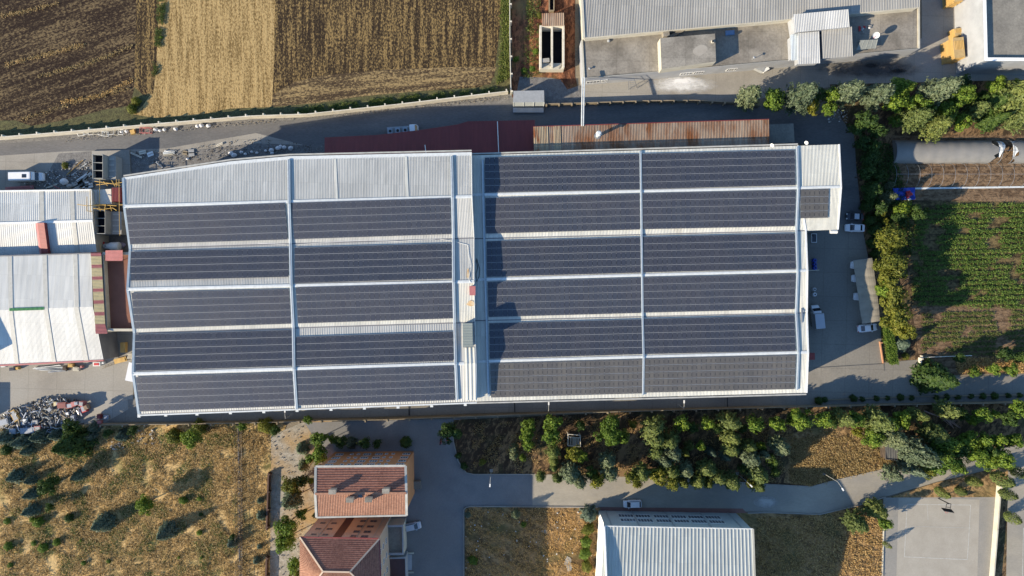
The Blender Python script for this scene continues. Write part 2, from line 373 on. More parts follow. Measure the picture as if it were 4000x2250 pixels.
S('gravel_verge', [(-500, 555), (50, 546), (311, 526), (995, 466), (1556, 422), (1988, 372), (1990, 400), (1556, 436), (995, 480), (311, 541), (50, 558), (-500, 572)], m_gravel)
S('loading_yard', [(-500, 640), (250, 592), (650, 580), (1000, 520), (1280, 590), (1280, 640), (520, 720), (520, 1640), (400, 1654), (-500, 1700), (-500, 800)], m_conc)
S('debris_ground', [(230, 600), (360, 590), (510, 600), (700, 592), (1000, 560), (1280, 570), (1280, 640), (700, 650), (480, 720), (360, 760), (60, 742), (180, 690)], m_gravel)
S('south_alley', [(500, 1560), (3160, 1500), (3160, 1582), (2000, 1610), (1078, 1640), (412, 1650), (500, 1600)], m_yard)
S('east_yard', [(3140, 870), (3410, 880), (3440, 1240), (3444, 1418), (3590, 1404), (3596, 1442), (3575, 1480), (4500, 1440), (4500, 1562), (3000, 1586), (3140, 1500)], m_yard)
S('north_yard', [(2270, 300), (3600, 150), (3600, -400), (4500, -400), (4500, 330), (3300, 330), (2900, 398), (2280, 404)], m_conc)
S('red_soil_plot', [(1996, -400), (2246, -400), (2246, 300), (2276, 404), (2060, 404), (2000, 380)], m_redsoil)
S('gravel_apron', [(2030, 300), (2150, 304), (2190, 312), (2216, 350), (2276, 330), (2276, 404), (2010, 404)], m_gravel)
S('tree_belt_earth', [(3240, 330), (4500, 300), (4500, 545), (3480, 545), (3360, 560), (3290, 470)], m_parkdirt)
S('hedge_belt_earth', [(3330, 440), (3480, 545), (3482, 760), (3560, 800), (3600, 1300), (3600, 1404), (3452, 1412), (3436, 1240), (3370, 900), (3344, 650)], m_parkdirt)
S('tunnel_soil', [(3480, 530), (4500, 530), (4500, 740), (3480, 738)], m_brown)
S('tilled_plot', [(3480, 736), (4500, 738), (4500, 800), (3900, 800), (3560, 790), (3480, 786)], m_brown)
S('crop_garden', [(3540, 782), (4500, 796), (4500, 1210), (3560, 1200)], m_crop)
S('vegetable_rows', [(3560, 1196), (4500, 1206), (4500, 1440), (3590, 1470), (3590, 1402)], m_brown)
S('west_meadow', [(-500, 1700), (400, 1654), (1078, 1642), (1120, 1660), (1060, 1800), (1056, 2600), (-500, 2600)], m_drygrass)
S('stone_path_ground', [(1060, 1700), (1180, 1650), (1300, 1640), (1250, 1760), (1190, 1850), (1260, 2010), (1180, 2100), (1150, 2600), (1052, 2600)], mat('stony_track', (.2, .175, .13), (.33, .3, .24), sc=.9, fine=.3, fsc=4, bmp=.4, big=(.3, .2, .09), bsc=.12))
S('campus_plaza', [(1190, 1650), (1800, 1634), (1770, 1700), (1772, 1725), (1790, 1800), (1822, 1846), (1850, 1852), (2500, 1852), (2520, 1990), (1840, 1976), (1812, 1980), (1812, 2600), (1140, 2600), (1240, 2060), (1290, 1960), (1270, 1780)], m_plaza)
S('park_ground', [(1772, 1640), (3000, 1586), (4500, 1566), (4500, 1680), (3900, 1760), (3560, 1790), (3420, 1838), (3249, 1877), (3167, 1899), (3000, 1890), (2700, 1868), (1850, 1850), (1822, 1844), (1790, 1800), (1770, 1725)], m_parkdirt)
S('park_dry_grass', [(3060, 1700), (3200, 1668), (3420, 1690), (3480, 1740), (3540, 1800), (3420, 1838), (3249, 1877), (3167, 1899), (3060, 1885), (3080, 1800)], m_lawn)
S('campus_road', [(2080, 1851), (2700, 1870), (3000, 1892), (3167, 1901), (3249, 1879), (3420, 1840), (3560, 1792), (3900, 1752), (4500, 1640), (4500, 1860), (3970, 1800), (3909, 1823), (3660, 1881), (3458, 1939), (3342, 1974), (3202, 2007), (3000, 2000), (2334, 1978), (2080, 1974)], m_road)
S('gym_pavement', [(2322, 1980), (2900, 1986), (2920, 2006), (2330, 1998)], mat('red_pavement', (.2, .1, .08), (.16, .085, .07), sc=1))
S('lawn', [(1816, 1984), (1840, 1978), (2345, 1982), (2345, 2600), (1816, 2600)], m_lawn)
S('east_lawn', [(2870, 2004), (3000, 2002), (3202, 2009), (3342, 1976), (3462, 1941), (3448, 2600), (2870, 2600)], m_lawn)
S('court_surround', [(3450, 1943), (3895, 1941), (3885, 2020), (3868, 2600), (3430, 2600)], m_courtout)
S('court', [(3509, 1943), (3825, 1951), (3806, 2600), (3490, 2600)], m_court)
S('court_verge', [(3660, 1883), (3909, 1825), (3960, 1830), (3900, 1941), (3470, 1943)], m_lawn)
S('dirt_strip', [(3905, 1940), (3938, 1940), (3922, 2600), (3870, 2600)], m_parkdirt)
S('side_road', [(3938, 1760), (4500, 1700), (4500, 2600), (3922, 2600)], m_road)
def line_strip(name, pts, w, m=m_line, closed=False):
    mb = MB(); P = [G(*p) for p in pts]
    if closed: P.append(P[0])
    LAY[0] += 1; z = .004 * LAY[0]
    for a, b in zip(P, P[1:]):
        d = (b - a).normalized(); n = Vector((-d.y, d.x, 0)) * w / 2; a = a - d * w / 2 * 0; 
        mb.poly([a + n + Vector((0, 0, z)), b + n + Vector((0, 0, z)), b - n + Vector((0, 0, z)), a - n + Vector((0, 0, z))])
        z += .0015
    return tag(mb.build(name, m, origin=(0, 0, 0)), None, None, None, 'structure')
line_strip('court_marking', [(3542, 1969), (3790, 1972), (3777, 2185), (3531, 2174)], .13, closed=True)
line_strip('court_centre_marking', [(3620, 1972), (3624, 2030)], .09)
line_strip('court_arc_marking', [(3560, 2055), (3790, 2062)], .06)
line_strip('road_edge_line', [(3992, 2250), (3996, 2060)], .13)
line_strip('yard_joint', [(3180, 1437), (3450, 1421), (3452, 1450)], .1, m_asph)
line_strip('alley_drain', [(1598, 1585), (1599, 1622)], .25, m_black)
line_strip('alley_drain_channel', [(2010, 1568), (2011, 1610)], .2, m_black)
line_strip('alley_drain_gap', [(2840, 1545), (2841, 1590)], .2, m_black)
# kerbs: real 0.12 m steps
def kerb(label, pts, w=.22, h=.12, m=m_conc):
    mb = MB(); P = [G(*p) for p in pts]
    for a, b in zip(P, P[1:]):
        d = b - a; mb.box((a + b) / 2 + Vector((0, 0, h / 2 + LAY[0] * .004)), (d.length + .02, w, h), math.atan2(d.y, d.x))
    tag(mb.build('kerb', m), label, 'kerb', None, 'structure')
kerb('curved kerb round the park corner by the plaza', [(1770, 1700), (1772, 1725), (1790, 1800), (1822, 1846), (1850, 1852), (2080, 1852)])
kerb('kerb between the tired lawn and the campus road', [(1812, 2250), (1812, 1990), (1822, 1980), (1840, 1977), (2334, 1980)])
kerb('winding kerb along the park side of the road', [(2700, 1870), (3000, 1891), (3167, 1900), (3249, 1878), (3420, 1839)])
kerb('kerb of the east lawn by the road', [(2920, 2003), (3000, 2001), (3202, 2008), (3342, 1975), (3458, 1940)])
kerb('pale concrete footing under the meadow fence', [(931, 1656), (935, 1900), (935, 2120), (938, 2400)], .3, .1)
kerb('second pale footing beside the meadow fence', [(944, 1656), (947, 1900), (947, 2120), (949, 2400)], .16, .1)
# pale wash spilled on the north yard, oil marks: real stains on the concrete
m_stain = mat('lime_wash_stain', (.62, .63, .62), (.3, .29, .27), sc=.5, fine=.1, lo=.42, hi=.6, stretch=(.4, 1, 1))
def blob(name, cx, cy, rx, ry, m, seed=0, z=None):
    rr = random.Random(seed); ph = [rr.uniform(0, 6.28) for _ in range(4)]
    pts = []
    for i in range(40):
        a = i / 40 * 2 * math.pi; k = 1 + .16 * math.sin(2 * a + ph[0]) + .12 * math.sin(3 * a + ph[1]) + .1 * math.sin(5 * a + ph[2]) + .06 * math.sin(9 * a + ph[3])
        pts.append((cx + rx * k * math.cos(a), cy + ry * k * math.sin(a)))
    return sheet(name, pts, m, z)
sheet('lime_stain', [(2480, 300), (2880, 262), (2880, 372), (2480, 392)], soft_stain('lime_wash', (.66, .66, .64), 2665, 333, 170, 42))
sheet('lime_stain_patch', [(2540, 290), (2790, 268), (2790, 350), (2540, 370)], soft_stain('lime_wash_core', (.74, .74, .73), 2660, 318, 110, 26))
sheet('tyre_marks', [(3130, 210), (3680, 210), (3680, 330), (3130, 330)], soft_stain('tyre_dark', (.08, .08, .08), 3400, 270, 260, 50))
sheet('road_dust', [(2900, 1890), (3180, 1902), (3180, 2000), (2900, 2000)], soft_stain('cement_dust', (.4, .39, .36), 2990, 1960, 70, 34))
sheet('oil_stain', [(3470, 260), (3560, 260), (3560, 300), (3470, 300)], soft_stain('oil_dark', (.03, .03, .03), 3510, 278, 42, 12)); sheet('oil_stain_patch', [(3360, 240), (3440, 240), (3440, 275), (3360, 275)], soft_stain('oil_dark_old', (.04, .04, .04), 3402, 258, 38, 12))
for i, (x, y, rx, ry) in enumerate([(2260, 2090, 0, 0), (2220, 2200, 14, 26), (2128, 2075, 10, 8)][1:]): blob('bare_patch', x, y, rx, ry, m_conc, i + 20)
# boundary of long low masonry
# ------------------------------------------------------------------ factory roofs
def bld(name, label, cat, at, group=None):
    return empty(name, G(*at) if len(at) == 2 else at, label, cat, group)
UP = Vector((0, 0, 1))
def walls_under(name, ring, m, parent, ins=.25, drop=.06):
    mb = MB(); mb.prism([p - UP * drop for p in inset(ring, ins)], 0.0, cap=False); return mb.build(name, m, parent)
PLANES = {}
def gable_block(key, root, xl, xr, lines, mroof, pitch, walls, h=.05, names=None, ribs=True):
    """lines: (y at left x, y at right x, z, xl override, xr override) ordered from north to south"""
    pts = []
    for ln in lines:
        yl, yr, z = ln[:3]; a = ln[3] if len(ln) > 3 else xl; b = ln[4] if len(ln) > 4 else xr
        pts.append((G(a, yl, z), G(b, yr, z)))
    for i in range(len(pts) - 1):
        (a, b), (d, c) = pts[i], pts[i + 1]
        PLANES[key, i] = plane3(a, b, d) if i else plane3(c, b, d)
        mb = MB(); mb.corr(a, b, c, d, pitch, .035); o = mb.build('roof_slope', mroof, root)
    for i in range(len(pts)):
        a, b = pts[i]; hi = 0 < i < len(pts) - 1 and lines[i][2] > lines[i - 1][2]
        mb = MB(); d = (b - a); mid = (a + b) / 2; az = math.atan2(d.y, d.x)
        if hi:
            for s in (-1, 1): mb.box(mid + Vector((0, s * .14, h + .03)), (d.length, .29, .025), az, rx=-s * R(7))
            mb.build('ridge_cap', m_trim, root)
        elif 0 < i < len(pts) - 1:
            mb.box(mid + UP * .03, (d.length, .2, .07), az); mb.build('valley_gutter', m_walldark, root)
    ring = [p[0] for p in pts] + [p[1] for p in reversed(pts)]
    mb = MB(); n = len(pts)
    ring_i = inset(ring, .2)
    mb.prism([p - UP * .08 for p in ring_i], 0, cap=False); mb.build('wall', walls, root)
    return pts
# ---- west half (higher)
ZL = 14.0
wf = bld('factory_hall', 'higher west half of the long solar roofed factory, with pale ribbed sheet roofs', 'factory', (1100, 1120))
wl = [(695, 600, 14.0, 482, 1860), (806, 768, 15.4, 486, 1862), (972, 930, 14.0, 509, 1862), (1130, 1100, 15.4, 499, 1862), (1301, 1259, 14.0, 525, 1862), (1460, 1419, 15.4, 520, 1862), (1617, 1568, 14.0, 543, 1862)]
# north slope has a bent eave
pN = [G(482, 695, 14), G(900, 632, 14), G(1130, 612, 14), G(1842, 596, 14)]
rdg = (G(486, 806, 15.4), G(1844, 768, 15.4))
mb = MB(); ks = [0, .305, .474, 1.0]
for i in range(3):
    mb.corr(pN[i], pN[i + 1], rdg[0].lerp(rdg[1], ks[i + 1]), rdg[0].lerp(rdg[1], ks[i]), .33, .035)
mb.build('roof_slope', m_zinc, wf)
PLANES['W', 0] = plane3(rdg[0], rdg[1], G(1842, 596, 14))
XR = [1842, 1844, 1852, 1852, 1855, 1860, 1862]
pts = []
for i in range(1, 7):
    yl, yr, z, a, b = wl[i]; pts.append((G(a, yl, z), G(XR[i], yr, z)))
for i in range(5):
    (a, b), (d, c) = pts[i], pts[i + 1]
    PLANES['W', i + 1] = plane3(a, b, d)
    mb = MB(); mb.corr(a, b, c, d, .33 if i < 3 else .5, .035); mb.build('roof_slope', m_zinc2 if i in (2,) else m_zinc, wf)
for i, (a, b) in enumerate(pts):
    d = b - a; mid = (a + b) / 2; az = math.atan2(d.y, d.x); mb = MB()
    if i in (0, 2, 4):
        for s in (-1, 1): mb.box(mid + Vector((0, s * .16, .09)), (d.length, .33, .03), az, rx=-s * R(7))
        mb.build('ridge_cap', m_trim, wf)
    elif i < 5:
        mb.box(mid + UP * .03, (d.length, .22, .08), az); mb.build('valley_gutter', m_walldark, wf)
ring = [pN[0], pN[1], pN[2], pN[3]] + [p[1] for p in pts] + [p[0] for p in reversed(pts)]
mb = MB(); mb.prism([p - UP * .1 for p in inset(ring, .25)], 0, cap=False); mb.build('wall', [m_walldark], wf)
# edge flashings
def flash(ptsl, w, h, m, parent, name='edge_flashing', up=.06):
    mb = MB()
    for a, b in zip(ptsl, ptsl[1:]):
        d = b - a; q = d.to_track_quat('X', 'Z').to_matrix()
        vs = [q @ Vector((x, y, z)) + (a + b) / 2 + UP * up for x in (-d.length / 2, d.length / 2) for y in (-w / 2, w / 2) for z in (-h / 2, h / 2)]
        mb.add(vs, [(0, 1, 3, 2), (4, 6, 7, 5), (0, 4, 5, 1), (2, 3, 7, 6), (1, 5, 7, 3), (0, 2, 6, 4)])
    return mb.build(name, m, parent)
wedge = [pN[0]] + [p[0] for p in pts]; eedge = [pN[3]] + [p[1] for p in pts]
flash(wedge, .5, .14, m_tray, wf); flash([p - Vector((.0, 0, .0)) for p in eedge], .12, .3, m_trim, wf)
flash([p + Vector((0, -.3, 0)) for p in pN], .75, .1, m_trim, wf)
flash([p + Vector((0, .45, -.1)) for p in pN], .3, .16, m_gutter, wf, 'gutter', 0)
flash([p + Vector((0, -.3, -.1)) for p in pts[-1]], .3, .16, m_trim, wf, 'gutter', 0)
# narrow pale sheets and stains between ribs
for x0, y0, x1, y1, w in ((1309, 622, 1316, 776, .5), (1585, 612, 1592, 768, .55)):
    a = ray(x0, y0, PLANES['W', 0]); b = ray(x1, y1, PLANES['W', 0]); flash([a, b], w, .03, m_zinc2, wf, 'roof_seam_sheet', .09)
# ---- east half (lower)
ef = bld('factory_hall', 'lower east half of the factory with cream ribbed roofs, beyond the step in the roof', 'factory', (2500, 1060))
el = [(606, 569, 11.6, 1888, 3117), (760, 734, 12.7, 1888, 3119), (932, 901, 11.6, 1888, 3147), (1092, 1057, 12.7, 1889, 3153), (1252, 1222, 11.6, 1890, 3151), (1412, 1376, 12.7, 1891, 3156), (1568, 1534, 11.6, 1880, 3150)]
el = [(l[0] + 1.1, l[1], l[2], 1836, l[4]) for l in el]
ep = gable_block('E', ef, 1870, 3150, el, m_zinc2, .3, m_walldark)
flash([p[1] for p in ep], .35, .16, m_white, ef)
flash([p + Vector((0, .35, -.1)) for p in ep[0]], .3, .16, m_gutter, ef, 'gutter', 0)
flash([p + Vector((0, -.35, -.1)) for p in ep[-1]], .3, .16, m_gutter, ef, 'gutter', 0)
# annex at the north-east corner
an = bld('roof_annex', 'cream ribbed roof annex at the north east corner carrying one small solar array', 'building', (3200, 730))
al = [(569.3, 564, 11.62, 3119, 3277), (734.3, 730, 12.72, 3121, 3285), (901.3, 897, 11.62, 3149, 3272)]
ap = []
for yl, yr, z, a, b in al: ap.append((G(a, yl, z), G(b, yr, z)))
for i in range(2):
    (a, b), (d, c) = ap[i], ap[i + 1]; PLANES['A', i] = plane3(a, b, d)
    mb = MB(); mb.corr(a, b, c, d, .3, .05); mb.build('roof_slope', m_zinc2, an)
a, b = ap[1]; d = b - a; mb = MB()
for s in (-1, 1): mb.box((a + b) / 2 + Vector((0, s * .14, .09)), (d.length, .29, .025), math.atan2(d.y, d.x), rx=-s * R(7))
mb.build('ridge_cap', m_trim, an)
mb = MB(); mb.prism([p - UP * .1 for p in inset([q[0] for q in ap] + [q[1] for q in reversed(ap)], .2)], 0, cap=False); mb.build('wall', m_walldark, an)
flash([p[1] for p in ap], .3, .2, m_white, an)
# cable trays / raised walk strips across the roofs
def tray(label, pts, keys, w=.55, h=.28, m=m_tray):
    P = []
    for (x, y), k in zip(pts, keys): P.append(ray(x, y, PLANES[k]) + UP * .2)
    root = empty('cable_tray', P[0], label, 'cable tray', 'cable trays across the roofs')
    flash(P, w, h, m, root, 'tray_channel', 0)
    cov = [p + UP * (h / 2 + .03) - Vector((w * .22, 0, 0)) for p in P]; flash(cov, w * .3, .03, m_trim, root, 'cover', 0)
W = lambda i: ('W', i); E = lambda i: ('E', i)
tray('long pale cable tray across the middle of the west roofs', [(1129, 624), (1131, 796), (1136, 951), (1139, 1115), (1147, 1280), (1150, 1440), (1160, 1598)], [W(0), W(0), W(1), W(2), W(3), W(4), W(5)], .6)
tray('pale cable tray beside the roof step, west side', [(1764, 612), (1768, 770), (1771, 932), (1772, 1101), (1776, 1260), (1780, 1420), (1786, 1562)], [W(0), W(0), W(1), W(2), W(3), W(4), W(5)], .6)
tray('bluish cable tray along the foot of the roof step', [(1886, 625), (1888, 762), (1892, 932), (1896, 1092), (1901, 1252), (1905, 1412), (1909, 1548)], [E(0), E(0), E(1), E(2), E(3), E(4), E(5)], .45, .18)
tray('narrow cable tray in the middle of the east roofs', [(2501, 592), (2503, 748), (2505, 914), (2507, 1075), (2509, 1235), (2513, 1393), (2511, 1542)], [E(0), E(0), E(1), E(2), E(3), E(4), E(5)], .45)
tray('bluish cable tray along the east edge of the solar roof', [(3112, 575), (3116, 735), (3109, 900), (3114, 1058), (3108, 1220), (3117, 1376), (3111, 1522)], [E(0), E(0), E(1), E(2), E(3), E(4), E(5)], .5)
# ------------------------------------------------------------------ solar arrays: array > row > panel
def make_panel(gm):
    mb = MB()
    for y in (-.33, .33): mb.box((.5, y, .04), (.09, .05, .02), mi=2)
    mb.box((0, 0, .02), (1, 1, .03), mi=1)
    x, y = .45, .482
    mb.add([(-x, -y, .0365), (x, -y, .0365), (x, y, .0365), (-x, y, .0365)], [(0, 1, 2, 3)], 0)
    o = mb.build('panel', [gm, m_pframe, m_clamp], origin=(0, 0, 0)); me = o.data; bpy.data.objects.remove(o); return me
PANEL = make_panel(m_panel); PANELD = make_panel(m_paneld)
def solar(label, plane, TL, TR, BR, BL, nc, nr, group, PANEL=PANEL):
    p0, n = plane
    if n.z < 0: n = -n
    pl = (p0 + n * .22, n)
    c = [ray(x, y, pl) for x, y in (TL, TR, BR, BL)]
    root = empty('solar_array', c[3], label, 'solar array', group)
    def at(u, v): return c[0].lerp(c[1], u).lerp(c[3].lerp(c[2], u), v)
    for r in range(nr):
        v0, v1 = r / nr, (r + 1) / nr
        mb = MB()
        for t in (0, .5, 1):
            a, b = at(0, v0 + (v1 - v0) * t), at(1, v0 + (v1 - v0) * t); d = b - a
            q = d.to_track_quat('X', 'Z').to_matrix()
            vs = [q @ Vector((x, y, z)) + (a + b) / 2 + n * (.015 if t != .5 else -.05) for x in (-d.length / 2 - .12, d.length / 2 + .12) for y in ((-.05, .05) if t == .5 else (-.001, .045) if t == 1 else (-.045, .001)) for z in (-.04, .03)]
            mb.add(vs, [(0, 1, 3, 2), (4, 6, 7, 5), (0, 4, 5, 1), (2, 3, 7, 6), (1, 5, 7, 3), (0, 2, 6, 4)])
        row = mb.build('panel_row', m_rail, root)
        for k in range(nc):
            u0, u1 = k / nc, (k + 1) / nc
            A, B, C, D = at(u0, v0), at(u1, v0), at(u1, v1), at(u0, v1)
            ex = (B + C - A - D) / 2; ey = (A + B - C - D) / 2
            o = bpy.data.objects.new('panel', PANEL); col.objects.link(o); o.parent = row
            M = Matrix.Identity(4); ex2 = ex * (1 - .022 / ex.length); ey2 = ey * (1 - .13 / ey.length)
            for i in range(3): M[i][0] = ex2[i]; M[i][1] = ey2[i]; M[i][2] = n[i]
            M.translation = Vector(((A + B + C + D) / 4)) - c[3]
            M = Matrix(((ex2[0], ey2[0], n[0], M.translation[0]), (ex2[1], ey2[1], n[1], M.translation[1]), (ex2[2], ey2[2], n[2], M.translation[2]), (0, 0, 0, 1)))
            o.matrix_local = M
    return root
T = [('W', 1, (491, 816), (1111, 792), (1124, 936), (509, 955), 31, 5, 'northernmost solar array in the far west column of the roof, below the bare pale sheets'),
 ('W', 2, (511, 983), (1126, 967), (1127, 1082), (511, 1097), 31, 4, 'four row solar array in the far west column with bare sheets under it'),
 ('W', 3, (513, 1143), (1128, 1128), (1138, 1265), (528, 1285), 31, 5, 'third solar array from the north in the far west column'),
 ('W', 4, (528, 1305), (1142, 1288), (1142, 1430), (530, 1450), 31, 5, 'fourth solar array from the north in the far west column'),
 ('W', 5, (531, 1472), (1142, 1454), (1151, 1586), (548, 1608), 31, 5, 'southernmost solar array in the far west column, beside the concrete scrap yard'),
 ('W', 1, (1139, 792), (1757, 773), (1763, 915), (1150, 935), 32, 5, 'northernmost solar array of the column just west of the roof step'),
 ('W', 2, (1151, 967), (1763, 950), (1766, 1089), (1151, 1107), 32, 5, 'second solar array from the north in the column just west of the roof step'),
 ('W', 3, (1155, 1122), (1767, 1105), (1771, 1244), (1165, 1264), 32, 5, 'solar array west of the roof step, right above a wide strip of bare pale sheets'),
 ('W', 4, (1157, 1316), (1769, 1295), (1771, 1410), (1157, 1429), 32, 4, 'four row solar array west of the roof step with wide bare sheets above it'),
 ('W', 5, (1160, 1448), (1771, 1427), (1777, 1563), (1167, 1584), 32, 5, 'southernmost solar array of the column just west of the roof step'),
 ('E', 0, (1894, 615), (2496, 601), (2499, 740), (1895, 753), 32, 5, 'northernmost solar array just east of the roof step, its west end in shadow'),
 ('E', 1, (1896, 773), (2498, 756), (2500, 897), (1899, 913), 32, 5, 'second solar array from the north just east of the roof step'),
 ('E', 2, (1901, 942), (2499, 926), (2503, 1066), (1903, 1082), 32, 5, 'third solar array from the north just east of the roof step'),
 ('E', 3, (1905, 1101), (2505, 1084), (2503, 1223), (1909, 1239), 32, 5, 'solar array east of the roof step with the big block shaped shadow on its corner'),
 ('E', 4, (1911, 1262), (2507, 1247), (2510, 1384), (1913, 1402), 32, 5, 'fifth solar array from the north just east of the roof step'),
 ('E', 5, (1915, 1419), (2510, 1402), (2508, 1537), (1919, 1553), 32, 5, 'southernmost solar array just east of the roof step'),
 ('E', 0, (2508, 600), (3104, 586), (3107, 724), (2511, 740), 32, 5, 'northernmost solar array of the far east column, beside the bare annex slope'),
 ('E', 1, (2510, 755), (3108, 742), (3103, 884), (2512, 896), 32, 5, 'second solar array from the north in the far east column'),
 ('E', 2, (2512, 925), (3104, 911), (3107, 1051), (2514, 1065), 32, 5, 'third solar array from the north in the far east column'),
 ('E', 3, (2514, 1083), (3107, 1069), (3103, 1208), (2514, 1222), 32, 5, 'fourth solar array from the north in the far east column'),
 ('E', 4, (2515, 1245), (3102, 1231), (3108, 1371), (2519, 1384), 32, 5, 'fifth solar array from the north in the far east column'),
 ('E', 5, (2520, 1400), (3109, 1386), (3104, 1520), (2517, 1534), 32, 5, 'southernmost solar array of the far east column, at the corner by the east yard'),
 ('A', 1, (3126, 741), (3238, 738), (3234, 851), (3128, 853), 6, 4, 'small brownish solar array alone on the cream annex roof')]
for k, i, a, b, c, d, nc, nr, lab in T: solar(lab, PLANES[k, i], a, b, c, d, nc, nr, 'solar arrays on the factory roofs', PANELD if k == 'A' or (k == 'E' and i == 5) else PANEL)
# hopper heads under the south gutter
for i, (x, y) in enumerate([(547, 1623), (651, 1619), (773, 1615), (903, 1610), (1033, 1606), (1163, 1601), (1295, 1597), (1425, 1592), (1556, 1588), (1687, 1583), (1818, 1578)]):
    r = empty('rain_hopper', G(x, y, 13.2), '%s white rain hopper from the left under the south eave' % ORD[i].capitalize() if i else 'leftmost white rain hopper under the south eave, at the hall corner', 'rain hopper', 'rain hoppers along the south eave')
    p = G(x, y, 13.2); mb = MB(); mb.box(p + UP * .2, (.55, .6, .5), taper=1.1); mb.build('box', m_trim, r)
    mb = MB(); mb.tube(p + UP * -.05, Vector((p.x, p.y + .15, 8)), .09); mb.build('downpipe', m_trim, r)
# things standing on the step strip
def on(k, x, y, dz=.06): return ray(x, y, PLANES[k]) + UP * dz
p = [G(x, y, 16.6) for x, y in ((1807, 1262), (1845, 1262), (1847, 1355), (1808, 1355))]
r = empty('roof_shelter', (p[0] + p[2]) / 2 - UP * 2, 'grey green ribbed shelter box on the roof step', 'roof shelter')
mb = MB(); mb.prism([q - UP * .12 for q in inset(p, .12)], 14.2, cap=True); mb.build('box', m_greysheet, r)
mb = MB(); mb.corr(p[0], p[3], p[2], p[1], .32, .05); mb.build('roof', metal_sheet('green_grey_sheet', (.27, .3, .27), (.22, .25, .23), .5, axis=1), r)
q = [G(x, y, 15.9) for x, y in ((1835, 1119), (1856, 1119), (1856, 1152), (1835, 1152))]
r = empty('roof_vent', (q[0] + q[2]) / 2 - UP, 'small dark red vent box on the edge of the roof step', 'roof vent')
mb = MB(); mb.prism(q, 14.6); mb.build('box', m_red, r); mb = MB(); mb.prism([v + UP * .08 for v in inset(q, -.08)], 15.92); mb.build('lid', m_pink, r)
q = [on(W(4), 1808, 1356, .1), on(W(4), 1858, 1354, .1), on(W(5), 1861, 1560, .12), on(W(5), 1812, 1562, .12)]
# wide ribbed flashing strip south of the shelter
r = empty('patch_sheets', q[0], 'wide ribbed cream patch sheets at the south end of the roof step', 'roof sheets')
A, B = on(W(4), 1810, 1358, .1), on(W(4), 1856, 1356, .1); C, D = G(1859, 1419, 15.56), G(1812, 1421, 15.56)
mb = MB(); mb.corr(A, B, C, D, .75, .12); mb.build('sheet', m_zinc2, r)
A, B = D, C; C, D = on(W(5), 1861, 1562, .14), on(W(5), 1815, 1564, .14)
mb = MB(); mb.corr(A, B, C, D, .75, .12); mb.build('sheet', m_zinc2, r)
for i, (cx, cy, rx, ry) in enumerate([(1828, 1068, 5, 20), (1840, 1185, 16, 11)]):
    pl = PLANES['W', 2 if i == 0 else 3]; mb = MB(); n = 18
    c = ray(cx, cy, pl) + UP * .075; mm = mat('rust_stain_%d' % i, (.5, .3, .12), (.56, .48, .34), sc=1.2)
    vs = [ray(cx + rx * math.cos(a) * (1 + .3 * math.sin(3 * a)), cy + ry * math.sin(a), pl) + UP * .075 for a in [k / n * 2 * math.pi for k in range(n)]]
    mb.poly(vs); tag(mb.build('rust_stain', mm, wf))
r = empty('roof_bracket', on(E(4), 3131, 1225), 'grey steel bar lying across the valley at the east edge', 'steel bar')
mb = MB(); mb.box(ray(3131, 1232, PLANES['E', 4]) + UP * .2, (.25, 3.0, .2), R(2)); mb.build('bar', m_steel, r)
mb = MB(); mb.box(ray(3134, 1215, PLANES['E', 3]) + UP * .15, (.5, .5, .3), R(2)); mb.build('clamp', m_greyp, r)
# loose cables
def cable(label, pts, k, r=.04, m=m_black):
    mb = MB(); mb.path([on(kk, x, y, .1) for (x, y), kk in zip(pts, k)], r); tag(mb.build('cable', m), label, 'cable')
cable('black cable coil dropped beside the roof step', [(1862, 1010), (1868, 1030), (1874, 1050), (1872, 1080), (1862, 1100), (1860, 1070), (1866, 1045), (1860, 1015)], [E(2)] * 8, .06)
cable('white cable snaking over the cream strip by the step', [(1720, 934), (1760, 940), (1827, 957), (1830, 990), (1838, 1040), (1832, 1090), (1838, 1105)], [W(2)] * 7, .04, m_white)
cable('long white cable along the upper valley of the west roofs', [(1010, 950), (1145, 957), (1300, 945), (1440, 938), (1560, 942), (1700, 934)], [W(2)] * 6, .04, m_white)
# ------------------------------------------------------------------ buildings around
def gp(pts, z): return [G(x, y, z) for x, y in pts]
def slab_building(name, label, cat, ring, z, wall, roof, parapet=.0, pw=.3, pm=None, z0=0.0):
    P = gp(ring, z); c = sum(P, Vector()) / len(P); c.z = z0
    root = empty(name, c, label, cat)
    Q = inset(P, pw if parapet else 0)
    mb = MB(); mb.prism([p - UP * .004 for p in P], z0, cap=not parapet)
    mb.build('wall', wall, root)
    if parapet:
        mb = MB(); Qi = [p - UP * parapet for p in inset(P, pw)]
        mb.poly(Qi); mb.build('roof', roof, root)
        mb = MB(); n = len(P); Pi = inset(P, pw)
        for i in range(n):
            j = (i + 1) % n
            mb.add([P[i], P[j], Pi[j], Pi[i]], [(0, 1, 2, 3)]); mb.add([Pi[i], Pi[j], Pi[j] - UP * parapet, Pi[i] - UP * parapet], [(0, 1, 2, 3)])
        mb.build('parapet', pm or wall, root)
    else:
        mb = MB(); mb.poly([p + UP * .01 for p in P]); mb.build('roof', roof, root)
    return root
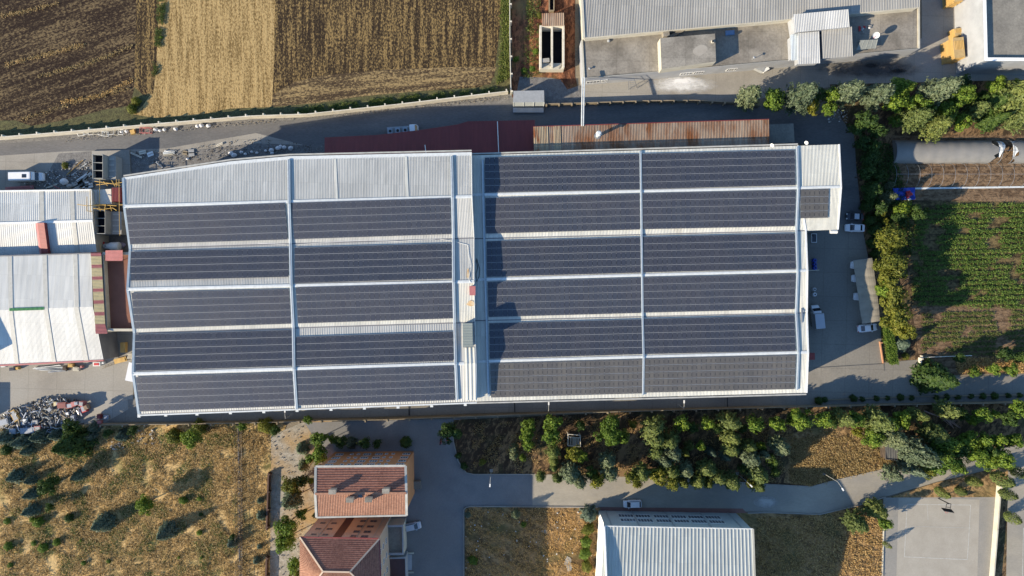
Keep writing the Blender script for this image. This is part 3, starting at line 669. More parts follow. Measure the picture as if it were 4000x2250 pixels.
# --- west workshops
w1 = bld('workshop', 'white ribbed workshop roof beside the hopper bins, crossed by grey skylight strips', 'building', (100, 870))
A = [G(-420, 752, 5.6), G(359, 742, 5.6)]; B = [G(-420, 884, 6.5), G(363, 863, 6.5)]; Cc = [G(-420, 1012, 4.8), G(378, 985, 4.8)]
for a, b in ((A, B), (B, Cc)):
    mb = MB(); mb.corr(a[0], a[1], b[1], b[0], .45, .045, flat=.7); mb.build('roof_slope', m_zinc3, w1)
def strip(parent, a0, a1, b0, b1, u0, u1, m, nm='skylight'):
    f = [a0.lerp(a1, u0), a0.lerp(a1, u1), b0.lerp(b1, u1), b0.lerp(b1, u0)]
    mb = MB(); mb.add([p + UP * .1 for p in f], [(0, 1, 2, 3)]); mb.add([p + UP * .1 for p in f] + [p + UP * .0 for p in f], [(0, 4, 5, 1), (1, 5, 6, 2), (2, 6, 7, 3), (3, 7, 4, 0)])
    return mb.build(nm, m, parent)
fx = lambda x: (x + 420) / 780
for x0, x1 in ((155, 172), (275, 291), (-100, -84)):
    strip(w1, A[0], A[1], B[0], B[1], fx(x0), fx(x1), m_pale); strip(w1, B[0], B[1], Cc[0], Cc[1], fx(x0 + 3), fx(x1 + 3), m_pale)
flash(B, .5, .1, m_white, w1, 'ridge_cap', .1); flash([A[0] + UP * .05, A[1] + UP * .05], .3, .3, m_white, w1, 'parapet')
mb = MB(); mb.prism([p - UP * .1 for p in inset([A[0], A[1], B[1], Cc[1], Cc[0], B[0]], .1)], 0, cap=False); mb.build('wall', m_wallc, w1)
w2 = bld('workshop', 'white ribbed workshop roof reaching down to the scrap yard, with a red lower edge', 'building', (100, 1210))
A2 = [G(-420, 1013, 7.4), G(356, 989, 7.4)]; B2 = [G(-420, 1226, 8.2), G(363, 1198, 8.2)]; C2 = [G(-420, 1446, 6.2), G(405, 1406, 6.2)]
for a, b, mm in ((A2, B2, m_zinc3), (B2, C2, m_zinc3)):
    mb = MB(); mb.corr(a[0], a[1], b[1], b[0], .26, .022); mb.build('roof_slope', mm, w2)
for x0, x1 in ((35, 50), (171, 187), (290, 307), (-100, -85)):
    strip(w2, A2[0], A2[1], B2[0], B2[1], fx(x0), fx(x1), m_pale); strip(w2, B2[0], B2[1], C2[0], C2[1], fx(x0 - 2), fx(x1 - 2), m_pale)
mb = MB(); a = A2[0].lerp(A2[1], fx(35)); b = B2[0].lerp(B2[1], fx(36)) + UP * .12; c = B2[0].lerp(B2[1], fx(171)) + UP * .12
mb.corr(b + Vector((0, .3, 0)), c + Vector((0, .3, 0)), c - Vector((0, .3, 0)), b - Vector((0, .3, 0)), .28, .05); mb.build('ridge_cap', m_greenp, w2)
flash([C2[0] + Vector((0, -.1, -.1)), C2[1] + Vector((0, -.1, -.1))], .35, .35, m_pink, w2, 'fascia')
flash([A2[0], A2[1]], .25, .1, m_walldark, w2, 'valley_gutter')
mb = MB(); mb.prism([p - UP * .1 for p in inset([A2[0], A2[1], B2[1], C2[1], C2[0], B2[0]], .1)], 0, cap=False); mb.build('wall', m_walldark, w2)
# unseen taller block, added west of the frame to shade the workshop roof
slab_building('unseen_shade_tower', 'tall grey unseen block added to shade the west end of the workshop roof', 'building', [(-560, 1290), (-206, 1285), (-202, 1440), (-560, 1450)], 12, m_wallg, m_flat2)
slab_building('unseen_shade_block', 'flat roofed unseen block added beyond the left edge to shade the yard', 'building', [(-480, 1590), (-200, 1590), (-200, 1700), (-480, 1700)], 5.0, m_wallg, m_flat2)  # unseen block, added left of the frame for its shadow on the yard
# red ventilator on the workshop roof
a0, a1 = G(146, 871, 7.3), G(172, 870, 7.5); b0, b1 = G(162, 992, 5.7), G(188, 990, 5.9)
r = empty('roof_ventilator', a0 - UP, 'long red ridge ventilator on the white workshop roof', 'roof ventilator')
mb = MB(); a2, b2 = a0 + Vector((-.75, 0, -.5)), b0 + Vector((-.75, 0, -.5))
mb.corr(a2, b2, b0, a0, .3, .04); mb.build('side', m_pink, r)  # west side in a paler red, the sunlight put into its colour
mb = MB(); mb.corr(a0, b0, b1, a1, .3, .04); mb.build('top', m_red, r)
mb = MB(); mb.add([a1, b1, b1 - UP * .9, a1 - UP * .9, a0, b0, a2, b2], [(0, 3, 2, 1), (0, 4, 6, 3), (1, 2, 7, 5)]); mb.build('end_panel', m_redroof, r)
# red and yellow striped strip roof
r = empty('striped_canopy', G(385, 1140), 'strip roof of alternating red and yellow ribbed sheets beside the white workshop', 'canopy')
ys = [988, 1001, 1034, 1047, 1080, 1093, 1127, 1140, 1173, 1187, 1219, 1233, 1266, 1304]
for i in range(len(ys) - 1):
    f = lambda y, s: (354 + (y - 988) * .062 if s == 0 else 395 + (y - 988) * (.055 if y < 1290 else .08))
    a, b = G(f(ys[i], 0), ys[i], 8.9), G(f(ys[i], 1), ys[i] - 1, 8.5); c, d = G(f(ys[i + 1], 1), ys[i + 1] - 1, 8.5), G(f(ys[i + 1], 0), ys[i + 1], 8.9)
    mb = MB(); mb.corr(a, d, c, b, .3, .05); mb.build('sheet', m_pink if i % 2 == 0 else m_yellow, r)
mb = MB(); mb.prism(gp([(358, 992), (392, 992), (412, 1300), (378, 1300)], 8.2), 0, cap=False); mb.build('wall', m_wallc, r)
# terracotta terrace with beige parapets
t = slab_building('terrace_block', 'low block with a terracotta roof terrace framed by beige parapets', 'building', [(400, 985), (514, 985), (522, 1294), (416, 1294)], 8.0, m_wallc, m_terr, 1.3, .45, m_wallc)
r = empty('red_canopy', G(447, 1000, 8.2), 'small faded red ribbed canopy at the head of the terrace', 'canopy')
mb = MB(); mb.corr(G(412, 978, 8.7), G(412, 1019, 8.4), G(480, 1019, 8.4), G(479, 977, 8.7), .3, .05); mb.build('sheet', m_pink, r)
mb = MB()
for x, y in ((414, 981), (477, 980), (414, 1017), (478, 1017)): mb.tube(G(x, y, 6.7), G(x, y, 8.5), .06)
mb.build('post', m_steel, r)
# hopper bins
def bin_(label, x0, y0, x1, y1, z, n, wide):
    """open-topped bin with n cells and an outlet cabinet on its east side"""
    root = empty('hopper_bin', G((x0 + x1) / 2, (y0 + y1) / 2, z) * 1 - UP * z, label, 'hopper bin', 'hopper bins by the workshop')
    a, b = G(x0, y0, z), G(x1, y1, z); X0, Y1, X1, Y0 = a.x, a.y, b.x, b.y; t = .09
    mb = MB()
    for xx in (X0, X1): mb.box((xx, (Y0 + Y1) / 2, z / 2), (t, Y1 - Y0 + t, z))
    for yy in (Y0, Y1): mb.box(((X0 + X1) / 2, yy, z / 2 - .003), (X1 - X0 - t, t, z))
    mb.build('shell', m_hopper, root)
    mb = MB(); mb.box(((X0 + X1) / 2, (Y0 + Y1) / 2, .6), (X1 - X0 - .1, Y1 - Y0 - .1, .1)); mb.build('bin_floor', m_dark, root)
    mb = MB()
    for i in range(1, n): mb.box(((X0 + X1) / 2, Y0 + (Y1 - Y0) * i / n, z / 2 + .4), (X1 - X0 - t, .08, z - .9))
    mb.build('divider', m_hopper, root)
    mb = MB(); mb.box(((X0 + X1) / 2 - .0, (Y0 + Y1) / 2, z - 1.1), (X1 - X0 - t, Y1 - Y0 - t, .02)); mb.build('grille', m_dark, root)
    ww = wide
    mb = MB(); mb.box((X1 + ww / 2 + .06, (Y0 + Y1) / 2, z * .3), (ww, Y1 - Y0, z * .6)); mb.build('cabinet', m_greysheet, root)
    for i in range(n + 1):
        mb = MB(); mb.box((X1 + ww / 2, Y0 + (Y1 - Y0) * (i + .5) / (n + 1), z * .6 + .06), (ww * .6, .35, .12)); mb.build('hatch', m_pale, root)
    for i in range(4):
        mb = MB(); mb.tube((X1 if i % 2 else X0, Y1 if i > 1 else Y0, 0), (X1 if i % 2 else X0, Y1 if i > 1 else Y0, z + .05), .1, n=6); mb.build('post', m_steel, root)
bin_('open three cell hopper bin standing on the concrete platform', 362, 604, 401, 696, 5.0, 3, 1.7)
bin_('open three cell hopper bin nearer the white tank', 372, 822, 410, 912, 5.6, 3, 2.3)
tag(MB().prism(gp([(358, 590), (505, 586), (510, 706), (360, 712)], .5), 0).build('loading_platform', m_conc), 'raised concrete platform under the northern hopper bin', 'platform')
tag(MB().prism(gp([(372, 705), (500, 716), (520, 985), (370, 985)], .15), 0).build('plinth', mat('dirty_concrete', (.16, .145, .125), (.23, .21, .18), sc=.8, fine=.2)), 'dirty concrete plinth between the workshop and the factory hall', 'plinth')
r = slab_building('control_cabin', 'white flat roofed cabin under the yellow pipes', 'cabin', [(366, 742), (434, 738), (436, 796), (368, 798)], 4.6, m_wallc, plain('cream_roof', (.66, .61, .5)), 0)
mb = MB(); mb.corr(*[v + UP * .05 for v in gp([(350, 742), (380, 741), (382, 797), (352, 798)], 4.8)], .4, .07); mb.build('ribbed_edge', m_pale, r)
r = empty('filter_box', G(452, 760), 'dark red ribbed filter box between the cabin and the hall', 'filter box')
mb = MB(); mb.prism(gp([(437, 733), (469, 732), (470, 786), (438, 787)], 5.4), 0); mb.build('box', m_redroof, r)
mb = MB(); mb.corr(*[v + UP * .03 for v in gp([(437, 733), (470, 732), (471, 786), (438, 787)], 5.42)], .3, .05); mb.build('lid', m_redroof, r)
def frame(label, pts, m=m_yellowp, r0=.07):
    root = empty('pipe_frame', pts[0][0], label, 'pipe frame', 'yellow pipe frames round the cabin')
    for i, pl in enumerate(pts): mb = MB(); mb.path(pl, r0); mb.build('pipe', m, root)
q = lambda x, y, z: G(x, y, z)
frame('tangle of yellow pipes north of the white cabin', [[q(370, 708, 5), q(400, 712, 5.2), q(440, 718, 5), q(478, 712, 5)], [q(376, 722, 4.8), q(430, 716, 5.2), q(470, 724, 4.9)], [q(390, 702, 5), q(388, 800, 5)], [q(404, 708, 5.3), q(420, 726, 5)], [q(436, 704, 5.2), q(450, 728, 5)], [q(455, 700, 5), q(455, 736, 5)], [q(388, 800, 5), q(388, 801, 0)], [q(478, 712, 5), q(478, 713, 0)]])
frame('tangle of yellow pipes south of the white cabin', [[q(302, 798, 7.2), q(340, 804, 7), q(400, 800, 6), q(455, 804, 6)], [q(352, 812, 6), q(400, 818, 6.2), q(440, 812, 6), q(456, 822, 6)], [q(384, 800, 6), q(392, 824, 6)], [q(412, 798, 6.2), q(408, 826, 6)], [q(430, 800, 6), q(436, 824, 6)], [q(340, 768, 7), q(340, 824, 7), q(366, 826, 6)], [q(392, 824, 6), q(392, 825, 0)], [q(352, 740, 6.3), q(354, 828, 7)]])
frame('brown steel duct frame along the hall wall', [[q(465, 700, 6), q(466, 830, 6), q(468, 920, 6)], [q(466, 800, 6), q(500, 800, 6.2)], [q(468, 920, 6), q(468, 921, 0)], [q(390, 955, 4), q(395, 985, 4), q(440, 985, 4)]], m_wood)
# lime tank and its pump
r = empty('lime_tank', G(438, 962), 'white horizontal tank with a cone end beside the red motor', 'tank')
mb = MB(); c = G(462, 962, 2.2)
mb.loft([[Vector((c.x + dx, c.y + rr * math.cos(a), c.z + rr * math.sin(a))) for a in [k / 14 * 2 * math.pi for k in range(14)]] for dx, rr in ((-3.3, .25), (-3.1, .6), (-2.2, .7), (-1.6, .95), (.2, 1.0), (.35, .7))]); mb.build('shell', m_white, r, smooth=True)
mb = MB(); mb.tube(c + Vector((-2.6, 0, .5)), c + Vector((-2.6, 0, .95)), .22); mb.build('manhole', m_greyp, r)
for dx in (-2.4, -.2): mb = MB(); mb.box(c + Vector((dx, 0, -1.5)), (.3, 1.3, 1.4)); mb.build('saddle', m_greyp, r)
r = empty('motor', G(399, 950), 'small bright red motor coupled to the white tank', 'motor')
c = G(399, 950, 2.1); mb = MB(); mb.tube(c + Vector((-.55, 0, 0)), c + Vector((.4, 0, 0)), .36, n=12); mb.build('housing', m_redp, r)
mb = MB(); mb.box(c + Vector((0, 0, -1.1)), (.9, .6, 1.6)); mb.build('stand', m_greyp, r)
mb = MB(); mb.path([c + Vector((-.55, 0, 0)), c + Vector((-1.7, -.2, 0)), c + Vector((-1.9, -.5, -1.9))], .1); mb.build('pipe', m_white, r)
# ------------------------------------------------------------------ north side sheds
zr = 5.0
rc = bld('red_shed', 'long dark red sheet canopy along the north wall of the factory, in its shade', 'shed', (1700, 540))
def rq(a, b, c, d): return [G(*a), G(*b), G(*c), G(*d)]
secs = [((1268, 537), (1474, 527), (1474, 612), (1268, 618)), ((1474, 527), (1640, 508), (1640, 606), (1474, 612)), ((1640, 508), (1788, 486), (1788, 602), (1640, 606)), ((1788, 486), (1827, 474), (1827, 602), (1788, 602)), ((1827, 474), (2089, 469), (2089, 600), (1827, 602))]
for a, b, c, d in secs:
    P = [G(*a, zr), G(*b, zr), G(*c, zr + 1.2), G(*d, zr + 1.2)]; mb = MB(); mb.corr(*P, .3, .05); mb.build('roof_sheet', m_redroof, rc)
mb = MB(); mb.prism([p - UP * .1 for p in inset(gp([s[0] for s in secs] + [(2089, 469), (2089, 600), (1268, 618)], zr), .2)], 0, cap=False); mb.build('wall', m_walldark, rc)
mb = MB(); mb.path([G(1943, 474, zr + .3), G(1948, 596, zr + 1.4)], .09); mb.build('pipe', m_white, rc)
mb = MB(); mb.path([G(1660, 566, zr + 1), G(1664, 600, zr + 1.4)], .09); mb.build('pipe', m_white, rc)
rs = bld('rusty_shed', 'long shed with a heavily rusted ribbed roof, north of the solar roof', 'shed', (2550, 520))
N0, N1 = G(2083, 495, 8.6), G(3004, 466, 8.6); S0, S1 = G(2086, 594, 9.5), G(3005, 562, 9.5)
mb = MB(); mb.corr(N0, N1, S1, S0, .34, .07); mb.build('roof_sheet', m_rust, rs)
for u0, u1 in ((0, .062), (.085, .115)):
    a, b, c, d = N0.lerp(N1, u0), N0.lerp(N1, u1), S0.lerp(S1, u1), S0.lerp(S1, u0); mb = MB(); mb.corr(*[v + UP * .09 for v in (a, b, c, d)], .34, .07); mb.build('pale_sheet', m_rustp, rs)
flash([N0, N1], .14, .14, m_redroof, rs, 'fascia')
mb = MB(); mb.prism([p - UP * .1 for p in inset([N0, N1, S1, S0], .15)], 0, cap=False); mb.build('wall', m_wallg, rs)
r = empty('vent_pipe', G(2336, 528, 9), 'white capped vent pipe standing on the rusty shed roof', 'vent pipe')
c = G(2334, 531, 9.05); mb = MB(); mb.tube(c, c + UP * 2.3, .36, n=14); mb.build('pipe', m_trim, r)
mb = MB(); mb.tube(c + UP * 2.35, c + UP * 2.75, .62, .35, 16); mb.build('cap', m_trim, r)
mb = MB(); mb.tube(c, c + UP * .12, .7, n=14); mb.build('base_plate', m_steel, r)
slab_building('low_annex', 'low flat grey annex at the east end of the rusty shed', 'building', [(3006, 486), (3100, 482), (3104, 556), (3006, 562)], 4.0, m_wallg, m_flat2)
for i, (x, y, nm) in enumerate([(3152, 556, 'white dish antenna standing near the north gutter end'), (3018, 566, 'small white floodlight on the north gutter of the annex')]):
    r = empty('roof_lamp' if i else 'dish_antenna', G(x, y, 11.6), nm, 'floodlight' if i else 'dish antenna')
    mb = MB(); mb.tube(G(x, y, 11.5), G(x, y, 12.6), .05); mb.build('mast', m_steel, r)
    mb = MB(); mb.tube(G(x, y, 12.6), G(x, y, 12.7) + Vector((-.12, -.1, 0)), .12, .42, 14); mb.build('head', m_white, r)
for i, (x0, y0, x1, y1) in enumerate([(2286, 302, 2284, 492), (2278, 302, 2277, 492)]):
    tag(MB().path([G(x0 - 3, y0, 7.4), G(x1 - 5, y1, 8.8)], .14).build('overhead_pipe', m_trim), ['white overhead pipe crossing the shaded road, the right one of the pair', 'white overhead pipe crossing the shaded road, the left one of the pair'][i], 'pipe', 'pair of overhead pipes')
# guard hut
r = slab_building('guard_hut', 'small grey roofed hut with a pale south wall at the field corner', 'hut', [(2006, 355), (2125, 353), (2126, 399), (2004, 400)], 4.0, m_gymwall, m_greyp)
mb = MB(); 
for u in range(4): 
    p = G(2006 + u * 40, 400, 3.9); mb.box((p.x, p.y - .06, 2.1), (.08, .08, 3.8))
mb.build('pilaster', m_white, r)
mb = MB(); p = G(2065, 399, 4); mb.box((p.x, p.y - .9, .45), (7.0, 1.1, .5)); mb.build('step', m_wallg, r)
# ------------------------------------------------------------------ north-east warehouse
wh = bld('warehouse', 'wide grey ribbed warehouse roof at the top of the picture', 'warehouse', (2900, 0))
a, b, c, d = G(2258, -300, 8.6), G(3600, -330, 8.6), G(3593, 28, 7.6), G(2281, 148, 7.6)
mb = MB(); mb.corr(a, b, c, d, .36, .07); mb.build('roof_sheet', m_greysheet, wh)
mb = MB(); mb.prism([p - UP * .12 for p in inset([a, b, c, d], .2)], 0, cap=False); mb.build('wall', m_wallc, wh)
flash([a, d], .5, .5, m_wallc, wh, 'parapet', .0); flash([d, c], .3, .2, m_wallc, wh, 'gutter', -.15)
fb = slab_building('flat_block', 'long flat roofed block with worn screed in front of the grey warehouse', 'building', [(2270, 156), (2281, 149), (3593, 30), (3594, 189), (2278, 306)], 5.5, m_wallg, m_flat, .25, .3, m_wallc)
for x0, x1, yy, n in ((2320, 2350, 310, 2), (2690, 2748, 268, 1)):
    pass
def wall_window(parent, A, B, u0, u1, z0, z1, panes=2, proud=.05, fm=m_white, gm=m_glass, name='window'):
    """A,B: ground ends of the wall (left to right seen from outside)"""
    d = (B - A).xy.to_3d(); L = d.length; d.normalize(); n = Vector((d.y, -d.x, 0)); az = math.atan2(d.y, d.x)
    c = A.xy.to_3d() + d * L * (u0 + u1) / 2 + n * proud / 2 + UP * ((z0 + z1) / 2); w = L * (u1 - u0)
    mb = MB(); t = .07
    mb.box(c + UP * ((z1 - z0) / 2), (w + t, proud * 2, t), az); mb.box(c - UP * ((z1 - z0) / 2), (w + t, proud * 2.6, t), az)
    for i in range(panes + 1): mb.box(c + d * (w * (i / panes - .5)), (t, proud * 1.8, z1 - z0 - t), az)
    f = mb.build(name, fm, parent)
    mb = MB(); mb.box(c - n * .0, (w, proud, z1 - z0), az); mb.build('pane', gm, f); return f
A, B = G(2278, 306, 5.5), G(3594, 189, 5.5)
for u0, u1 in ((.015, .055), (.06, .078), (.30, .335), (.34, .37), (.44, .47)): wall_window(fb, A, B, u0, u1, 1.4, 2.9, 4)
pb = slab_building('roof_penthouse', 'raised flat roofed penthouse with a pale patch on the worn block', 'building', [(2579, 149), (2793, 131), (2797, 240), (2584, 270)], 8.2, m_wallc, m_flat, 0, z0=5.3)
blobm = mat('pale_screed', (.34, .31, .26), (.3, .27, .22), sc=1)
vs = [G(2735 + 24 * math.cos(a) * (1 + .2 * math.sin(2 * a + 1)) + 6 * math.sin(a), 196 - 22 * math.sin(a), 8.225) for a in [k / 20 * 6.283 for k in range(20)]]
MB().poly(vs).build('screed_patch', blobm, pb)
r = empty('skylight_hatch', G(2782, 164, 8.2), 'small dark chimney stub on the penthouse corner', 'chimney'); c = G(2782, 165, 8.2)
mb = MB(); mb.box(c + UP * .3, (.55, .5, .6)); mb.build('stub', m_wallc, r); mb = MB(); mb.box(c + UP * .65, (.4, .36, .08)); mb.build('opening', m_dark, r)
tag(MB().prism(gp([(2590, 118), (2614, 116), (2616, 140), (2592, 142)], 7.0), 5.3).build('roof_duct', m_flat), 'stubby square duct beside the penthouse north wall', 'duct')
tag(MB().box(G(2642, 132, 5.9), (3.4, .7, .8), R(28)).build('sloping_duct', m_flat), 'sloping concrete duct in the shade behind the penthouse', 'duct')
for i, (x, y) in enumerate([(2377, 160), (2302, 270), (2938, 232)]):
    r = empty('roof_outlet', G(x, y, 5.3), ['round roof outlet near the ribbed warehouse edge', 'small dark roof outlet at the west end of the flat block', 'short roof mast near the south edge of the flat block'][i], 'roof outlet'); mb = MB(); c = G(x, y, 5.25)
    mb.tube(c, c + UP * [.35, .5, 1.3][i], [.35, .12, .06][i], n=10); mb.build('pipe', m_greyp, r); mb = MB(); mb.tube(c + UP * [.35, .5, 1.3][i], c + UP * ([.35, .5, 1.3][i] + .15), .3, .1, 10); mb.build('cowl', m_greyp, r)
tag(MB().box(G(2851, 128, 5.42), (2.0, 1.0, .25), R(4)).build('pallet', plain('blue_pallet', (.1, .2, .36))), 'blue grey pallet lying in the shade of the penthouse', 'pallet')
def canopy(label, P, m, pitch=.36, posts=True, zp=5.3, axis=0):
    r = empty('canopy', sum(P, Vector()) / 4 - UP * (P[0].z - zp), label, 'canopy', 'sheet canopies on the flat block')
    mb = MB(); mb.corr(P[0], P[1], P[2], P[3], pitch, .05); mb.build('roof_sheet', m, r)
    mb = MB(); mb.prism([p - UP * .1 for p in inset(P, .3)], zp, cap=False); mb.build('wall', m_wallg, r); return r
lightsheet = metal_sheet('light_canopy_sheet', (.5, .5, .48), (.44, .44, .42), .5)
canopy('biggest pale ribbed canopy, overlapping the grey warehouse roof', [G(3099, 56, 9.4), G(3314, 36, 9.4), G(3319, 105, 8.8), G(3104, 127, 8.8)], lightsheet)
canopy('pale canopy sheet south of the biggest canopy, left of the gap', [G(3117, 129, 8.2), G(3200, 122, 8.2), G(3204, 247, 7.6), G(3117, 251, 7.6)], lightsheet)
canopy('greyer canopy sheet right of the gap, beside the scrap patch', [G(3209, 120, 8.0), G(3328, 104, 8.0), G(3332, 220, 7.4), G(3214, 229, 7.4)], m_greysheet)
canopy('narrow bluish white canopy strip on the left of the group', [G(3087, 136, 7.2), G(3116, 130, 7.2), G(3117, 235, 7), G(3090, 236, 7)], metal_sheet('bluish_sheet', (.55, .6, .62), (.48, .53, .56), .4))
r = empty('sheet_table', G(3390, 180, 6.4), 'low grey lean-to of wide metal panels near the roof edge', 'lean-to')
P = [G(3362, 157, 6.9), G(3430, 154, 6.9), G(3422, 188, 6.3), G(3345, 196, 6.3)]
mb = MB(); mb.corr(P[0], P[1], P[2], P[3], 1.0, .06, flat=.8); mb.build('panel', plain('green_grey_panel', (.24, .25, .22)), r)
for i, p in enumerate(P): mb = MB(); mb.tube(p, Vector((p.x, p.y, 5.3)), .05); mb.build('post', m_steel, r)
def dish(label, at, z, rad, stand):
    r = empty('satellite_dish', G(*at, z), label, 'satellite dish'); c = G(*at, z) + UP * stand
    mb = MB(); d = Vector((-.45, -.5, .75)).normalized(); qd = d.to_track_quat('Z', 'Y').to_matrix()
    mb.loft([[c + qd @ Vector((rr * math.cos(a), rr * math.sin(a), zz)) for a in [k / 18 * 6.2832 for k in range(18)]] for rr, zz in ((.05, 0), (rad * .5, rad * .08), (rad, rad * .3), (rad * 1.0, rad * .33))], cap=False); mb.build('reflector', m_trim, r, smooth=True)
    mb = MB(); mb.tube(G(*at, z), c, .07); mb.build('mast', m_steel, r)
    mb = MB(); mb.path([c + qd @ Vector((0, -rad, rad * .3)), c + d * rad * 1.1], .04); mb.build('feed_arm', m_redp, r)
dish('pale satellite dish beside the lean-to, casting a long shadow', (3404, 150), 5.3, .72, 2.0)
for i in range(7):
    random.seed(i + 70); x, y = 3362 + random.uniform(-8, 40), 96 + random.uniform(-5, 30); mb = MB(); c = G(x, y, 5.42)
    mb.box(c, (random.uniform(.4, 1.1), random.uniform(.2, .6), .2), random.uniform(0, 3)); mb.box(c + UP * .15, (.5, .12, .1), random.uniform(0, 3))
    tag(mb.build('rubble_piece', [m_rock, m_white, m_redp][i % 3 if i != 5 else 2]), '%s piece of rubble from the left in the scrap patch on the flat roof' % ORD[i].capitalize(), 'rubble', 'rubble on the flat roof')
# road-side pieces by the south wall of the block
r = empty('water_tank', G(2955, 268), 'grey tank lying askew on the pavement by the flat block wall', 'tank'); c = G(2962, 265, 1.0)
mb = MB(); mb.box(c, (2.6, 1.3, 1.2), R(-25)); mb.build('body', m_greyp, r); mb = MB(); mb.box(c + Vector((1.6, -.5, .1)), (1.5, .7, .8), R(30)); mb.build('cover', m_white, r)
# ladder frame
r = empty('lattice_mast', G(2470, 330), 'thin steel gantry reaching over the north yard from the block wall', 'gantry')
mb = MB(); mb.path([G(2290, 309, 5.4), G(2478, 309, 5.4)], .07); mb.path([G(2478, 309, 5.4), G(2488, 345, 0)], .06); mb.path([G(2455, 314, 5), G(2455, 350, 0)], .05); mb.build('beam', m_steel, r)
mb = MB()
for k in range(5): mb.path([G(2455, 316 + k * 8, 5 - k), G(2479, 314 + k * 8, 5 - k)], .04)
mb.build('rung', m_steel, r)
# second building at the top right corner
nb = slab_building('office_block', 'flat roofed block with tall white parapets in the top right corner', 'building', [(3832, -300), (4400, -340), (4400, 240), (3846, 237)], 9.5, m_wallg, m_flat2, 1.0, .75, m_gymwhite)
# twin concrete bunker
r = empty('concrete_bunker', G(2155, 180), 'twin bay open concrete bunker with dark pits in the red soil', 'bunker')
a, b = G(2112, 104, 3.2), G(2201, 262, 3.2); x0, y1, x1, y0 = a.x, a.y, b.x, b.y; mb = MB()
for xx, w in ((x0, .45), ((x0 + x1) / 2, .4), (x1, .45)): mb.box((xx, (y0 + y1) / 2, 1.6), (w, y1 - y0, 3.2))
mb.box(((x0 + x1) / 2, y1 + .15, 1.597), (x1 - x0 + .45, .3, 3.194)); mb.build('wall', m_precast, r)
mb = MB(); mb.box(((x0 + x1) / 2, y0 + .5, 1.1), (x1 - x0 + .3, 1.4, 2.2)); mb.build('sill', m_wallc, r)
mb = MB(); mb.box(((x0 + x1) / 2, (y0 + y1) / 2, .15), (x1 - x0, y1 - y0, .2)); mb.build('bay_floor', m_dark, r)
mb = MB(); mb.corr(*gp([(2116, 52), (2203, 50), (2204, 100), (2117, 101)], 3.7), .42, .06); mb.build('roof_sheet', m_rust, r)
mb = MB(); mb.prism(gp([(2119, 55), (2200, 53), (2201, 99), (2120, 100)], 3.5), 0, cap=False); mb.build('shed_wall', m_rust, r)
mb = MB(); mb.box(G(2132, 236, 2.9), (1.6, .9, .3), R(5)); mb.box(G(2152, 250, 2.7), (1.2, .5, .25), R(50)); mb.box(G(2188, 258, 2.3), (1.3, .25, .25), R(60)); mb.build('debris', m_rock, r)
r = empty('long_trough', G(2154, 0), 'narrow dark concrete trough at the top edge in the red soil', 'trough')
a, b = G(2146, -150, 1.2), G(2164, 40, 1.2); mb = MB()
for xx in (a.x, b.x): mb.box((xx, (a.y + b.y) / 2, .6), (.2, a.y - b.y, 1.2))
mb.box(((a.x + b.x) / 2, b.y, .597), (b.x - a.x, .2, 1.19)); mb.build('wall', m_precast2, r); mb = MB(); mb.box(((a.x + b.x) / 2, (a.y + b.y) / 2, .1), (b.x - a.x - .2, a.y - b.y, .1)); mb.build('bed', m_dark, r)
# timber crate stacks
def crate_stack(label, ring, z, seed):
    r = empty('crate_stack', G(sum(p[0] for p in ring) / 4, sum(p[1] for p in ring) / 4), label, 'timber stack', 'yellow timber stacks beside the office block')
    P = gp(ring, z); rr = random.Random(seed); k = int(z / .18)
    u = P[1] - P[0]; v = P[3] - P[0]; mb = MB(); az = math.atan2(u.y, u.x); c = (P[0] + P[2]) / 2
    for i in range(k):
        for j in range(2):
            t = (j * .92 + .04); 
            if i % 2: mb.box(Vector((c.x, c.y, .1 + i * .18)) + v * (t - .5) + u.normalized() * rr.uniform(-.08, .08), (u.length, .16, .16), az)
            else: mb.box(Vector((c.x, c.y, .1 + i * .18)) + u * (t - .5), (.16, v.length + rr.uniform(-.1, .2), .16), az)
    mb.box(Vector((c.x, c.y, z / 2)), (u.length * .86, v.length * .86, z - .1), az); mb.build('timber', m_wood, r)
    mb = MB(); mb.box(Vector((c.x, c.y, z + .05)), (u.length * .95, v.length * .98, .06), az); mb.build('plywood', m_ply, r)
    mb = MB()
    for i in range(7): mb.box(Vector((c.x, c.y, z + .12)) - v * .12 + u * (i / 8 - .36), (.18, v.length * .42, .07), az)
    mb.build('slat', m_wood, r)
crate_stack('tall yellow timber crate stack topped with plywood and slats', [(3722, 146), (3766, 142), (3769, 226), (3724, 227)], 4.5, 1)
crate_stack('low stack of loose yellow boards behind the tall crate stack', [(3727, 110), (3767, 103), (3768, 138), (3730, 140)], 2.2, 2)
crate_stack('yellow crate stack cut by the top edge of the picture', [(3725, -60), (3760, -64), (3757, 4), (3722, 8)], 4.0, 3)
# ------------------------------------------------------------------ orange block
def tiled(parent, a, b, c, d, pitch=.55, m=m_tile, along=True, h=.09, name='roof_slope'):
    """courses of tiles: ribs parallel to a-b when along"""
    mb = MB()
    if along: mb.corr(a, d, c, b, pitch, h, flat=.25)
    else: mb.corr(a, b, c, d, pitch, h, flat=.4)
    return mb.build(name, m, parent)
ob = bld('apartment_block', 'four storey orange apartment block with a red tiled gable roof', 'apartment block', (1420, 1900))
Z = 14.3
nw, ne, se, sw = G(1240, 1829, Z), G(1578, 1826, Z), G(1582, 2006, Z), G(1243, 2014, Z)
mb = MB(); mb.prism([nw, ne, se, sw], 0, cap=False)
rw, re_ = G(1238, 1928, 16.1), G(1582, 1925, 16.1)
mb.add([nw, sw, rw], [(0, 1, 2)]); mb.add([ne, se, re_], [(0, 2, 1)]); mb.build('wall', m_orange, ob)
o = .35
